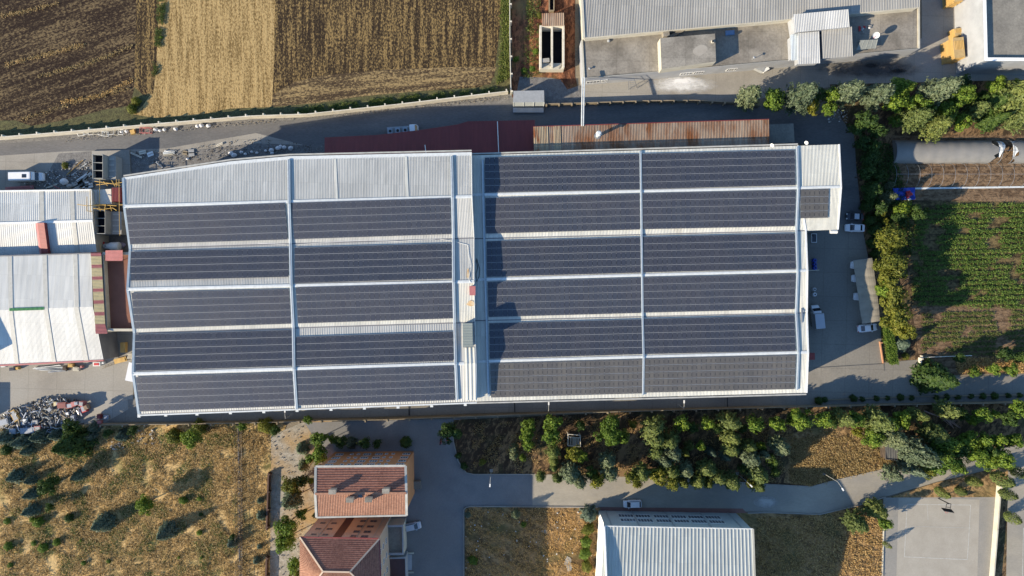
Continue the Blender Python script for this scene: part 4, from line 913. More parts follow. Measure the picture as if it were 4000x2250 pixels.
N_w, N_e, S_e, S_w = nw + Vector((-o, o, 0)), ne + Vector((o, o, 0)), se + Vector((o, -o, 0)), sw + Vector((-o, -o, 0))
R_w, R_e = rw + Vector((-.3, 0, .1)), re_ + Vector((.3, 0, .1))
tiled(ob, N_w, N_e, R_e, R_w, .5, m_tile_shade); tiled(ob, S_w, S_e, R_e, R_w, .34, m_tile, False, .06)
flash([N_w, N_e], .5, .2, m_gutter, ob, 'gutter'); flash([S_w, S_e], .35, .2, m_gutter, ob, 'gutter')
flash([N_w, R_w, S_w], .5, .14, m_gutter, ob, 'verge'); flash([N_e, R_e, S_e], .5, .14, m_gutter, ob, 'verge')
flash([R_w, R_e], .45, .16, m_tile, ob, 'ridge', .1)
for x, y in ((1298, 1921), (1507, 1918), (1366, 1953), (1439, 1952)):
    c = G(x, y, 17.3); mb = MB(); mb.prism([c + Vector((sx * .65, sy * .4, 0)) for sx, sy in ((-1, -1), (1, -1), (1, 1), (-1, 1))], 14.5); ch = mb.build('chimney', m_beige, ob)
    mb = MB(); mb.box(c + UP * .08, (1.5, 1.0, .14)); mb.build('cap', m_flat, ch)
mb = MB(); mb.box(G(1408, 1937, 16.1), (.8, .75, .2), rx=R(18)); mb.build('roof_window', m_carglass, ob)
A, B = ne, nw   # seen from the north, left end is the east corner
for z in (11.9, 9.0, 6.0, 2.8):
    for u, w, k in ((.094, .088, 3), (.246, .035, 1), (.33, .035, 1), (.44, .088, 3), (.586, .088, 3), (.68, .035, 1), (.764, .035, 1), (.93, .088, 3)):
        wall_window(ob, A, B, 1 - u - w / 2, 1 - u + w / 2, z - .65, z + .65 if k > 1 else z + .2, k, .06)
mb = MB(); mb.box(G(1630, 1893, .6), (1.6, 1.8, 1.2)); mb.build('porch', m_flat2, ob); 
# ------------------------------------------------------------------ hip roofed block
hb = bld('school_block', 'tall beige block with a red tiled hip roof at the lower edge', 'apartment block', (1400, 2150))
Z = 15.6
nw, ne, se, sw = G(1178, 2104, Z), G(1476, 2110, Z), G(1484, 2352, Z), G(1176, 2352, Z)
mb = MB(); mb.prism([nw, ne, se, sw], 0, cap=False); mb.build('wall', m_beige, hb)
NW, NE, SE, SW = nw + Vector((-.35, .35, 0)), ne + Vector((.35, .35, 0)), se + Vector((.35, -.35, 0)), sw + Vector((-.35, -.35, 0))
r0, r1 = G(1262, 2232, 18.6), G(1366, 2234, 18.6)
def tri_course(a, b, c, d, pitch, m, along):
    return tiled(hb, a, b, c, d, pitch, m, along)
tri_course(NW, NE, r1, r0, .5, m_tile_shade, True); tri_course(SW, SE, r1, r0, .5, m_tile, False)
tri_course(NW, SW, r0 - Vector((0, .05, 0)), r0, .4, m_tile, False); tri_course(NE, SE, r1 - Vector((0, .05, 0)), r1, .5, m_tile_shade, True)
for p, q2 in ((NW, r0), (SW, r0), (NE, r1), (SE, r1), (r0, r1)): flash([p, q2], .32, .14, m_beige, hb, 'hip_ridge', .1)
flash([NW, NE], .25, .16, m_redroof, hb, 'gutter'); flash([NE, SE], .25, .16, m_redroof, hb, 'gutter')
A, B = ne, nw
for u, w, hh in ((.115, .07, .35), (.27, .07, .35), (.66, .09, .55), (.80, .09, .55)):
    for z in ((13.2, 9.8, 6.2) if u < .5 else (13.8, 11.0, 7.8, 4.4)): wall_window(hb, A, B, 1 - u - w / 2, 1 - u + w / 2, z - hh, z + hh, 2, .05, plain('brown_frame', (.2, .13, .09)))
d = (B - A).xy.to_3d(); n = Vector((d.y, -d.x, 0)).normalized()
c = A.lerp(B, .555); c.z = 0; mb = MB(); mb.box(c + n * .03 + UP * 7.8, (d.length * .11, .06, 15.2), math.atan2(d.y, d.x)); mb.build('stair_shaft', plain('dark_brown_cladding', (.09, .045, .04)), hb)
for u in (.195, .7, .92): c = A.lerp(B, 1 - u); c.z = 7.7; MB().tube(c + n * .1 - UP * 7.6, c + n * .1 + UP * 7.6, .06).build('downpipe', m_gutter, hb)
# east wall windows
for z in (13.5, 10.3, 7.1):
    for u in (.2, .45, .7): wall_window(hb, se, ne, u, u + .09, z - .6, z + .6, 3, .05)
# taller wing just south of the frame, its shade falls on the plaza and lawn
slab_building('south_wing', 'tall flat roofed wing adjoining the hip roofed block beyond the lower edge', 'building', [(1176, 2362), (1530, 2362), (1530, 2760), (1176, 2760)], 16.5, m_beige, m_flat2)
an2 = slab_building('entrance_annex', 'low flat roofed annex with a grey parapet between the two tiled blocks', 'annex', [(1496, 2052), (1575, 2050), (1577, 2168), (1496, 2170)], 4.6, m_wallc, m_flat2, .5, .45, m_wallg)
slab_building('lower_annex', 'low annex with a dark red flat roof at the lower edge', 'annex', [(1494, 2178), (1584, 2176), (1588, 2420), (1494, 2420)], 3.8, m_wallg, plain('dark_red_membrane', (.11, .06, .06)), .3, .3, m_wallg)
r = empty('entrance_steps', G(1600, 2200), 'pale entrance steps and landing beside the dark red annex', 'steps'); mb = MB()
for i in range(4): mb.box(G(1590 + i * 3, 2196, .15 * (3 - i)) + UP * .07, (1.2 + .0 * i, 3.6, .15))
mb.build('tread', m_wallg, r); mb = MB(); mb.box(G(1603, 2160, .3), (1.6, .25, .6)); mb.box(G(1603, 2235, .3), (1.6, .25, .6)); mb.build('cheek_wall', m_wallc, r)
# ------------------------------------------------------------------ gym
gy = bld('sports_hall', 'big white ribbed sports hall roof with a pale blue windowed north wall', 'sports hall', (2620, 2150))
zE, zR = 10.8, 13.9
a, b = G(2361, 2055, zE), G(2941, 2066, zE); c, d = G(2950, 2323, zR), G(2346, 2318, zR); e, f = G(2960, 2585, zE), G(2336, 2580, zE)
mb = MB(); mb.corr(a, b, c, d, .78, .085, flat=.55); mb.build('roof_slope', m_gymroof, gy)
mb = MB(); mb.corr(d, c, e, f, .78, .085, flat=.55); mb.build('roof_slope', m_gymroof, gy)
wn = [a + Vector((.15, -.15, 0)), b + Vector((-.1, -.15, 0)), e, f + Vector((.15, 0, 0))]
wnw, wne = Vector(wn[0]), Vector(wn[1])
mb = MB(); mb.add([wnw, wne, wne.xy.to_3d(), wnw.xy.to_3d()], [(0, 1, 2, 3)]); mb.build('wall', m_gymwall, gy)
mb = MB()
mb.add([wnw, d + Vector((.15, 0, 0)), f, f.xy.to_3d(), wnw.xy.to_3d()], [(0, 1, 2, 3, 4)]); mb.build('end_wall', m_gymwhite, gy)
mb = MB(); mb.add([wne, c, e, e.xy.to_3d(), wne.xy.to_3d()], [(0, 1, 2, 3, 4)]); mb.build('end_wall', m_gymwall, gy)
mb = MB(); mb.add([e, f, f.xy.to_3d(), e.xy.to_3d()], [(0, 1, 2, 3)]); mb.build('wall', m_gymwall, gy)
# arched parapet on the west gable
mb = MB(); K = 24; ins = []; outs = []
for i in range(K + 1):
    t = i / K; y = a.y + (f.y - a.y) * t; base = zE + (zR - zE) * (1 - abs(2 * t - 1)); hgt = .25 + 1.35 * math.sin(math.pi * t) ** .7
    x = a.x + (d.x - a.x) * min(1, 2 * t); outs.append(Vector((a.x, y, base + hgt)))
for i in range(K):
    p, q2 = outs[i], outs[i + 1]
    for s in (0,):
        mb.add([p + Vector((-.12, 0, 0)), q2 + Vector((-.12, 0, 0)), q2 + Vector((.12, 0, 0)), p + Vector((.12, 0, 0)), p + Vector((-.12, 0, -2.6)), q2 + Vector((-.12, 0, -2.6)), q2 + Vector((.12, 0, -2.6)), p + Vector((.12, 0, -2.6))], [(0, 1, 2, 3), (0, 4, 5, 1), (2, 6, 7, 3)])
mb.build('parapet', m_gymwhite, gy)
flash([b, c, e], .4, .12, m_wallc, gy, 'verge'); flash([a, b], .25, .14, m_trim, gy, 'gutter', .02)
A, B = wne, wnw
for u in (.18, .30, .43, .555, .676, .80):
    for z in (3.5, 6.4): wall_window(gy, A, B, 1 - u - .052, 1 - u + .052, z - .95, z + .95, 5, .05)
dd = (B - A).xy.to_3d(); nn = Vector((dd.y, -dd.x, 0)).normalized()
for u in (.05, .24, .48, .73, .94): c_ = A.lerp(B, 1 - u); MB().tube(c_.xy.to_3d() + nn * .1, c_ + nn * .1 - UP * .2, .07).build('downpipe', m_wallg, gy)
# ------------------------------------------------------------------ walls and fences
def precast(label, pts, z, m, post_gap=3.95, side=1, th=.16, ps=.42, name='boundary_wall'):
    P = [G(*p) for p in pts]; r = empty(name, P[0], label, 'wall'); mb = MB()
    for a, b in zip(P, P[1:]):
        d = b - a; mb.box((a + b) / 2 + UP * z / 2, (d.length + .05, th, z), math.atan2(d.y, d.x))
    mb.build('panel_run', m, r); L = 0; k = 0; nxt = .3
    for a, b in zip(P, P[1:]):
        d = b - a; n = Vector((-d.y, d.x, 0)).normalized() * side
        while nxt < L + d.length:
            c = a + d * ((nxt - L) / d.length) + n * (ps / 2 + .05)
            mb = MB(); mb.box(c + UP * (z + .15) / 2, (.28, ps, z + .15), math.atan2(d.y, d.x)); mb.build('post', m, r); nxt += post_gap
        L += d.length
    return r
precast('long pale precast wall with posts between the fields and the factory road', [(-300, 566), (50, 543), (311, 522), (622, 494), (995, 463), (1210, 456), (1556, 419), (1984, 368)], 2.5, m_precast)
precast('white wall running up beside the red soil plot', [(1996, 372), (1992, 200), (1990, -200)], 2.2, m_precast, side=-1)
precast('low precast fence with leaning posts between the shaded road and the north yard', [(2128, 414), (2280, 410), (2500, 402), (2700, 400), (2860, 408), (2960, 420)], 1.9, m_precast2, 2.9, -1)
precast('brown precast wall along the south alley and the park', [(410, 1653), (700, 1650), (1078, 1643), (1230, 1637), (1500, 1633), (2000, 1614), (2500, 1599), (3000, 1586), (3500, 1575), (4300, 1561)], 2.2, m_precast2, 5.0, -1)
precast('low planter wall along the shaded road edge', [(3220, 1561), (3585, 1548), (4300, 1537)], .5, m_precast2, 50, 1, name='planter_wall')
precast('cream wall east of the ball court', [(3893, 1893), (3880, 2060), (3864, 2260), (3850, 2500)], 1.5, m_wallc, 300, 1, .3)
precast('thin low white wall on the west side of the ball court', [(3450, 2060), (3438, 2500)], .35, m_wallc, 300, 1, .2)
precast('cream gate wall stub by the round tree', [(3588, 1396), (3592, 1440)], .9, m_precast, 300, 1, .3)
precast('thin wall between the vegetable rows and the dry verge', [(3590, 1396), (3790, 1388)], .6, m_precast, 300, 1, .15)
precast('dark steel garden wall along the stony track, upper length', [(1056, 1842), (1048, 2064)], 1.3, mat('dark_brown_board', (.06, .035, .025), (.09, .05, .035)), 4, 1, .35)
precast('dark steel garden wall along the stony track, lower length', [(1048, 2168), (1042, 2380)], 1.3, mat('dark_brown_board2', (.065, .04, .028), (.09, .05, .035)), 4, 1, .35)
precast('orange brick planter kerb at the corner of the east yard', [(3434, 1334), (3447, 1418)], .5, mat('orange_brick', (.42, .22, .12), (.34, .18, .1)), 300, 1, .22, name='planter_wall')
def fence(label, pts, h=1.5, gap=3.0):
    P = [G(*p) for p in pts]; r = empty('wire_fence', P[0], label, 'fence'); L = 0; nxt = 0
    for zz in (.35, .9, h):
        mb = MB(); mb.path([p + UP * zz for p in P], .035, 5); mb.build('rail', m_bark, r)
    for a, b in zip(P, P[1:]):
        d = b - a
        while nxt <= L + d.length:
            c = a + d * ((nxt - L) / d.length); mb = MB(); mb.box(c + UP * h / 2, (.12, .12, h + .2)); mb.build('post', m_precast2, r); nxt += gap
        L += d.length
fence('tall post and wire fence on the east edge of the dry meadow', [(930, 1650), (934, 1900), (934, 2120), (937, 2400)], 2.2, 2.6)
fence('second post and wire fence just west of the stony track', [(945, 1656), (948, 1900), (948, 2120), (950, 2400)], 1.4, 3.2)
# ------------------------------------------------------------------ greenhouse tunnels
def tunnel(name, label, x0, x1, yc, rad, film, hole=None):
    r = empty(name, G(x0, yc), label, 'greenhouse'); c = G(x0, yc, 0).y; X0, X1 = G(x0, yc).x, G(x1, yc).x; rm = rad / 17
    n = int((X1 - X0) / 2.6)
    for i in range(n + 1):
        x = X0 + (X1 - X0) * i / n; mb = MB()
        mb.path([Vector((x, c + rm * math.cos(a), rm * .8 * math.sin(a))) for a in [k / 12 * math.pi for k in range(13)]], .05 if film else .03, 5); mb.build('hoop', m_steel, r)
    mb = MB(); mb.path([Vector((X0, c, rm * .8)), Vector((X1, c, rm * .8))], .03, 5); mb.build('ridge_rail', m_steel, r)
    if film:
        segs = [(X0, G(hole[0], yc).x), (G(hole[1], yc).x, X1)]; rr = random.Random(4)
        for k, (p, q2) in enumerate(segs):
            mb = MB(); m_ = max(4, int((q2 - p) / .65)); K = 14; rings = []
            for i in range(m_ + 1):
                x = p + (q2 - p) * i / m_; sag = .025 * math.cos(2 * math.pi * (x - X0) / 2.6) 
                jag = 0
                rings.append([Vector((x + (rr.uniform(-.9, .9) if (i == m_ and k == 0) or (i == 0 and k == 1) else 0), c + (rm + .08 + sag) * math.cos(a), (rm * .8 + .08 + sag) * math.sin(a))) for a in [j / K * math.pi for j in range(K + 1)]])
            vs = [v for g_ in rings for v in g_]; fs = [(i * (K + 1) + j, (i + 1) * (K + 1) + j, (i + 1) * (K + 1) + j + 1, i * (K + 1) + j + 1) for i in range(m_) for j in range(K)]
            mb.add(vs, fs); mb.build('film', m_film, r, smooth=True)
        mb = MB(); K = 14; vs = [Vector((X0, c + rm * math.cos(j / K * math.pi), rm * .8 * math.sin(j / K * math.pi))) for j in range(K + 1)]; mb.add(vs, [tuple(range(K + 1))]); mb.build('end_wall', m_film, r)
        for k, (hx, w_) in enumerate(((hole[0] + 12, 1.6), (hole[1] - 10, 2.2))):
            mb = MB(); base = G(hx, yc).x
            vs = [Vector((base + u * w_ * (.6 + .4 * math.sin(v * 5)), c + rm * math.cos(a), rm * .78 * math.sin(a) + .1 * math.sin(u * 9 + v * 7))) for u in (0, .5, 1) for v, a in [(j / 6, (.15 + .55 * j / 6) * math.pi) for j in range(7)]]
            mb.add(vs, [(i * 7 + j, (i + 1) * 7 + j, (i + 1) * 7 + j + 1, i * 7 + j + 1) for i in range(2) for j in range(6)]); mb.build('torn_flap', m_trim, r)
tunnel('film_greenhouse', 'grey film greenhouse tunnel with a torn hole near its east end', 3486, 4300, 594, 44, True, (3868, 3944))
tunnel('bare_greenhouse', 'bare hoop frame of a greenhouse tunnel over brown soil', 3482, 4300, 686, 46, False)
tag(MB().box(G(3900, 732) + UP * .1, (48, .4, .12), R(.8)).build('plastic_strip', m_trim), 'long white plastic edge strip lying south of the bare hoops', 'plastic strip')
r = empty('tarp_load', G(3524, 759), 'bright blue tarpaulin with a red heap on it beside the silver tree', 'tarpaulin')
mb = MB(); rr = random.Random(3); nx, ny = 12, 7; P = [G(3482, 736), G(3568, 734), G(3569, 781), G(3488, 782)]
vs = [P[0].lerp(P[1], i / nx).lerp(P[3].lerp(P[2], i / nx), j / ny) + UP * (.5 + .25 * math.sin(i * 1.1) * math.sin(j * 1.3) + rr.uniform(0, .15)) for i in range(nx + 1) for j in range(ny + 1)]
mb.add(vs, [(i * (ny + 1) + j, i * (ny + 1) + j + 1, (i + 1) * (ny + 1) + j + 1, (i + 1) * (ny + 1) + j) for i in range(nx) for j in range(ny)]); mb.build('tarpaulin', m_blue, r)
mb = MB()
for i in range(26): mb.box(G(3549 + rr.gauss(0, 5), 759 + rr.gauss(0, 5), .9 + rr.uniform(0, .4)), (.4, .35, .3), rr.uniform(0, 3), rx=rr.uniform(0, 1))
tag(mb.build('pepper_heap', m_redp), 'small red heap spread on the blue tarpaulin', 'heap', None, None)
tag(MB().tube(G(3552, 778, .95), G(3552, 778, 1.3), .3, .22, 10).add([], []).build('bucket', m_white), 'small white bucket on the edge of the blue tarpaulin', 'bucket')
# ------------------------------------------------------------------ carport
r = empty('carport', G(3380, 1140), 'long curved canvas carport along the hedge of the east yard', 'carport')
Lf = [(3330, 1018), (3338, 1080), (3349, 1150), (3357, 1210), (3366, 1264)]; Rt = [(3402, 1008), (3412, 1080), (3422, 1150), (3428, 1205), (3432, 1253)]
ring = []; n = 24
for i in range(n + 1):
    t = i / n * 4; k = min(3, int(t)); u = t - k
    l = G(*Lf[k]).lerp(G(*Lf[k + 1]), u); rr_ = G(*Rt[k]).lerp(G(*Rt[k + 1]), u); l *= .981; rr_ *= .981; l.z = rr_.z = 0
    sc = .12 * abs(math.sin(math.pi * i / 3)); ring.append([l.lerp(rr_, j / 8) + UP * (3.0 + .75 * math.sin(math.pi * (.12 + .6 * j / 8)) - (.1 - sc) * .8) for j in range(9)])
vs = [v for g_ in ring for v in g_]; mb = MB(); mb.add(vs, [(i * 9 + j, i * 9 + j + 1, (i + 1) * 9 + j + 1, (i + 1) * 9 + j) for i in range(n) for j in range(8)]); mb.build('canvas', m_canvas, r)
for i in range(0, n + 1, 6):
    mb = MB(); mb.path([ring[i][8].xy.to_3d(), ring[i][8] - UP * .05], .08); mb.path([p - UP * .06 for p in ring[i]], .05); mb.build('frame', m_steel, r)
# ------------------------------------------------------------------ street lamps, hoop, pergola, hut
def lamp(label, base, z, arm, name='street_lamp'):
    b = G(*base); r = empty(name, b, label, 'street lamp', 'street lamps'); t = b + UP * z; az = Vector((arm[0], arm[1], 0))
    mb = MB(); mb.tube(b, t, .08, .05); mb.build('pole', m_gutter, r); mb = MB(); mb.path([t, t + az * .5 + UP * .25, t + az + UP * .3], .045); mb.build('arm', m_gutter, r)
    mb = MB(); c = t + az + UP * .3; d = az.normalized(); mb.box(c + d * .35, (.7, .28, .14), math.atan2(d.y, d.x)); mb.build('lamp_head', m_white, r)
    mb = MB(); mb.box(b + UP * .06, (.7, .7, .12)); mb.build('footing', m_conc, r)
lamp('slim street lamp with a white head at the bend of the campus road', (3217, 1849), 6.8, (.8, -1.3))
lamp('street lamp with a small white head at the park corner', (1919, 1838), 5.5, (-.1, -1.4))
lamp('street lamp half hidden by the park trees, only its white head showing', (2880, 1850), 5.5, (.9, -.9))
lamp('short lamp on the alley side of the south wall, by the leftmost bend', (1140, 1620), 4.5, (0, 1.4))
lamp('short lamp in the south alley below the step of the factory roof', (2139, 1592), 4.5, (0, 1.4))
lamp('short lamp in the south alley below the far east arrays', (2652, 1582), 4.5, (0, 1.2))
r = empty('basketball_hoop', G(3664, 1946), 'black basketball hoop leaning over the top line of the ball court', 'basketball hoop')
b = G(3664, 1946); t = b + UP * 3.6 + Vector((.3, -.15, 0)); mb = MB(); mb.path([b, t], .12); mb.build('pole', m_black, r)
mb = MB(); e1 = t + Vector((-.1, -1.6, -.3)); mb.path([t + Vector((-.6, 0, 0)), e1 + Vector((-.6, 0, 0))], .07); mb.path([t + Vector((.4, 0, 0)), e1 + Vector((.4, 0, 0))], .07); mb.path([t + Vector((-.6, 0, 0)), t + Vector((.4, 0, 0))], .07); mb.path([t + Vector((-.6, -.8, -.15)), t + Vector((.4, -.9, -.15))], .05); mb.build('arm', m_black, r)
mb = MB(); mb.box(e1 + UP * -.1, (2.3, .12, 1.2), R(-9), rx=R(18)); mb.build('backboard', m_black, r)
mb = MB(); cc = e1 + Vector((0, -.45, -.5)); mb.path([cc + Vector((.3 * math.cos(a), .3 * math.sin(a), 0)) for a in [k / 10 * 6.2832 for k in range(11)]], .03); mb.build('rim', m_redp, r)
r = empty('pergola', G(2248, 1725), 'open square timber pergola frame over a pale slatted table in the park', 'pergola')
mb = MB(); P = [G(2219, 1696, 2.6), G(2266, 1700, 2.6), G(2268, 1745, 2.6), G(2219, 1741, 2.6)]
for i in range(4): mb.path([P[i], P[(i + 1) % 4]], .09)
mb.path([P[0] + Vector((0, -.6, 0)), P[1] + Vector((0, -.6, 0))], .06); mb.build('beam', m_precast, r)
for p in P: mb = MB(); mb.path([p.xy.to_3d(), p], .1); mb.build('post', m_precast, r)
r = empty('picnic_table', G(2245, 1722), 'pale slatted picnic table with two benches under the pergola frame', 'picnic table')
c = G(2243, 1722); mb = MB()
for k in range(5): mb.box(c + Vector((-.4 + k * .2, 0, .75)), (.15, 1.9, .05))
mb.build('table_top', m_wallc, r); mb = MB(); mb.box(c + Vector((0, .6, .37)), (.8, .1, .74)); mb.box(c + Vector((0, -.6, .37)), (.8, .1, .74)); mb.build('leg', m_precast2, r)
for s in (-1, 1): mb = MB(); mb.box(c + Vector((s * .85, 0, .45)), (.3, 1.8, .06)); mb.box(c + Vector((s * .85, 0, .21)), (.2, 1.2, .42)); mb.build('bench', m_wallc, r)
r = empty('garden_hut', G(3475, 1765), 'small dark board roofed hut under the park trees by the campus road', 'hut')
P = gp([(3458, 1737), (3508, 1738), (3510, 1800), (3460, 1796)], 2.9); mb = MB(); mb.prism([p - UP * .1 for p in inset(P, .15)], 0, cap=False); mb.build('wall', m_bark, r)
mb = MB(); mb.corr(P[0], P[1], P[2] - UP * .35, P[3] - UP * .35, .62, .07, flat=.8); mb.build('roof', mat('tarred_boards', (.07, .07, .065), (.12, .118, .11), sc=1.5, stretch=(1, .2, 1)), r)
# ------------------------------------------------------------------ east yard odds
r = empty('awning', G(3168, 1392), 'dark red awning box fixed to the east wall of the factory', 'awning'); mb = MB()
mb.corr(G(3152, 1378, 3.4), G(3183, 1378, 3.0), G(3183, 1405, 3.0), G(3152, 1406, 3.4), .4, .05); mb.build('cover', m_red, r); mb = MB()
for x, y in ((3181, 1380), (3181, 1404)): mb.tube(G(x, y, 0), G(x, y, 3.0), .05)
mb.build('post', m_steel, r)
r = empty('wall_tank', G(3255, 906, 5), 'white horizontal tank hung under the annex eave', 'tank'); c = G(3255, 905, 9)
mb = MB(); mb.tube(c + Vector((-.8, 0, 0)), c + Vector((.8, 0, 0)), .42, n=12); mb.build('body', m_white, r); mb = MB(); mb.box(c + Vector((0, .5, -.5)), (1.2, .9, .12)); mb.build('bracket', m_steel, r)
r = empty('window_canopy', G(3180, 930), 'small pale framed canopy in the dark corner below the annex', 'canopy'); mb = MB(); c = G(3180, 930, 3)
for dx, dy, sx, sy in ((0, .95, 1.2, .1), (0, -.95, 1.2, .1), (.55, 0, .1, 1.8), (-.55, 0, .1, 1.8)): mb.box(c + Vector((dx, dy, 0)), (sx, sy, .12))
mb.build('frame', m_white, r); mb = MB(); mb.box(c - UP * .02, (1.0, 1.8, .04)); mb.build('pane', m_carglass, r)
mb = MB(); mb.tube(c + Vector((.5, .9, -3)), c + Vector((.5, .9, 0)), .04); mb.tube(c + Vector((.5, -.9, -3)), c + Vector((.5, -.9, 0)), .04); mb.build('post', m_steel, r)
tag(MB().path([G(3152, 1057, 6), G(3200, 1055, 6)], .07).build('wall_pole', m_wallc), 'thin pale pole sticking out from the east wall', 'pole')
for i, (x, y, s, mm, lb) in enumerate([(3176, 1018, 1.1, m_blue, 'blue barrel against the east wall, the upper one of three'), (3177, 1033, 1.0, m_blue, 'blue barrel against the east wall, the middle one of three'), (3177, 1047, 1.1, m_blue, 'blue barrel against the east wall, the lowest one of three'), (3175, 1130, .9, m_carwhite, 'white plastic drum by the east wall, the upper one above the box truck'), (3176, 1150, 1.1, m_carwhite, 'white plastic drum by the east wall, the one nearer the box truck')]):
    r = empty('barrel', G(x, y), lb, 'barrel', 'barrels along the east wall'); c = G(x, y)
    mb = MB(); mb.loft([[c + Vector((rr2 * s * math.cos(a), rr2 * s * math.sin(a), zz)) for a in [k / 12 * 6.2832 for k in range(12)]] for zz, rr2 in ((0, .38), (.3, .42), (.9, .42), (1.1, .36))]); mb.build('body', mm, r)
    mb = MB(); mb.tube(c + UP * 1.1, c + UP * 1.16, .2, n=8); mb.build('lid', m_black, r)
# ------------------------------------------------------------------ vehicles (built at the origin, front towards +x)
def rr_ring(x, hw, z0, z1, n=4, rad=.22):
    """rounded section in the y-z plane"""
    pts = []
    for cy, cz, a0 in ((hw - rad, z1 - rad, 0), (-hw + rad, z1 - rad, 90), (-hw + rad * .5, z0 + rad * .5, 180), (hw - rad * .5, z0 + rad * .5, 270)):
        r = rad if a0 < 180 else rad * .5
        for k in range(n): a = R(a0 + 90 * k / (n - 1)); pts.append(Vector((x, cy + r * math.cos(a), cz + r * math.sin(a))))
    return pts
def wheel(parent, x, y, r=.32, w=.2):
    s = 1 if y > 0 else -1
    t = MB(); t.tube((x, y - w / 2, r), (x, y + w / 2, r), r, n=18); t = t.build('wheel', m_black, parent)
    k = MB(); k.tube((x, y + s * w / 2, r), (x, y + s * (w / 2 + .012), r), r * .62, n=12); k.build('rim', m_steel, t)
def car(name, label, L, W, hh, kind, paint, roofm=None):
    root = empty(name, (0, 0, 0), label, 'car'); h = L / 2; w = W / 2
    b = MB()
    if kind == 'sedan': st = [(-h, .78, .35, .82), (-h + .12, .9, .28, .93), (-h + .5, .97, .22, .98), (-h + 1.1, 1, .2, .98), (-.2, 1, .2, .95), (h * .35, 1, .2, .95), (h - .95, .98, .2, .9), (h - .35, .93, .22, .78), (h - .08, .82, .28, .62), (h, .7, .34, .52)]
    else: st = [(-h, .84, .35, .98), (-h + .1, .93, .28, 1.0), (-h + .5, .99, .22, 1.0), (-h + 1.1, 1, .2, .98), (-.1, 1, .2, .96), (h * .4, 1, .2, .95), (h - .8, .98, .2, .9), (h - .3, .93, .22, .8), (h - .07, .82, .28, .64), (h, .7, .34, .54)]
    b.loft([rr_ring(x, w * k, z0, z1, rad=.16) for x, k, z0, z1 in st]); b.build('body', paint, root, smooth=False)
    if kind == 'sedan': cb = [(-h + .62, .78, .96), (-h + 1.28, .72, hh - .03), (-.1, .72, hh), (.42, .71, hh - .03), (h * .35 + .42, .8, .94)]
    else: cb = [(-h + .12, .8, .98), (-h + .5, .73, hh - .05), (-.1, .73, hh), (.5, .72, hh - .03), (h * .4 + .4, .8, .94)]
    g_ = MB(); g_.loft([rr_ring(x, w * k, .85, z, rad=.1) for x, k, z in cb]); g_.build('cabin_glass', m_carglass, root)
    rf = MB(); rf.loft([rr_ring(x, w * .73, z - .02, z + .028, rad=.02) for x, z in ((cb[1][0] + .02, hh - .02), (-.1, hh + .004), (cb[3][0], hh - .02))]); rf.build('roof', roofm or paint, root)
    p = MB()
    for s in (-1, 1):
        for (xa, za), (xb, zb) in (((cb[0][0] + .05, .97), (cb[1][0] + .05, hh - .02)), ((cb[4][0] - .05, .95), (cb[3][0] - .02, hh - .02))): p.path([Vector((xa, s * w * .78, za)), Vector((xb, s * w * .7, zb))], .045, 5)
    p.build('pillar', paint, root)
    for x in (-h + .8, h - .8):
        for y in (-w + .1, w - .1): wheel(root, x, y)
    for s in (-1, 1):
        m_ = MB(); m_.box((cb[4][0] - .35, s * (w + .06), .98), (.16, .18, .13)); m_.build('mirror', paint, root)
        m_ = MB(); m_.box((h - .14, s * w * .62, .66), (.22, .32, .12)); m_.build('headlight', m_lamp, root)
        m_ = MB(); m_.box((-h + .05, s * w * .68, .82), (.14, .34, .13)); m_.build('tail_light', m_redp, root)
    return root
def place(root, px, py, z, heading, dx=0): root.location = G(px, py, z); root.location.z = .004 * LAY[0]; root.rotation_euler.z = R(heading); return root
c = car('parked_car', 'white sedan with dark windows parked nose out below the dark car, beside the hedge', 4.45, 1.78, 1.45, 'sedan', m_carwhite); c['group'] = 'cars parked in the yards'; protoset(c); place(c, 3340, 890, 1, 178)
c2 = copy_tree(c); c2['label'] = 'white sedan parked at the south end of the canvas carport'; place(c2, 3389, 1281, 1, 6)
for i, (x, y, a) in enumerate([(3362, 1037, 176), (3366, 1088, 178), (3374, 1160, 176)]):
    c3 = copy_tree(c); c3['label'] = '%s white car from the north under the canvas carport, only its nose showing' % ORD[i]; place(c3, x, y, 1, a)
c = car('parked_car', 'dark car with a pale roof parked in the shade next to the annex', 3.9, 1.7, 1.48, 'sedan', m_cardark, m_carsilver); c['group'] = 'cars parked in the yards'; place(c, 3340, 846, 1, 178)
c = car('parked_car', 'white hatchback parked alone on the campus road by the sports hall', 4.1, 1.75, 1.48, 'hatch', m_carwhite); c['group'] = 'cars parked in the yards'; protoset(c); place(c, 2470, 1969, 1, 182)
c = car('parked_car', 'silver blue hatchback parked askew beside the low annex of the tiled block', 4.0, 1.75, 1.46, 'hatch', m_carsilver); c['group'] = 'cars parked in the yards'; place(c, 1611, 2057, 1, 12)
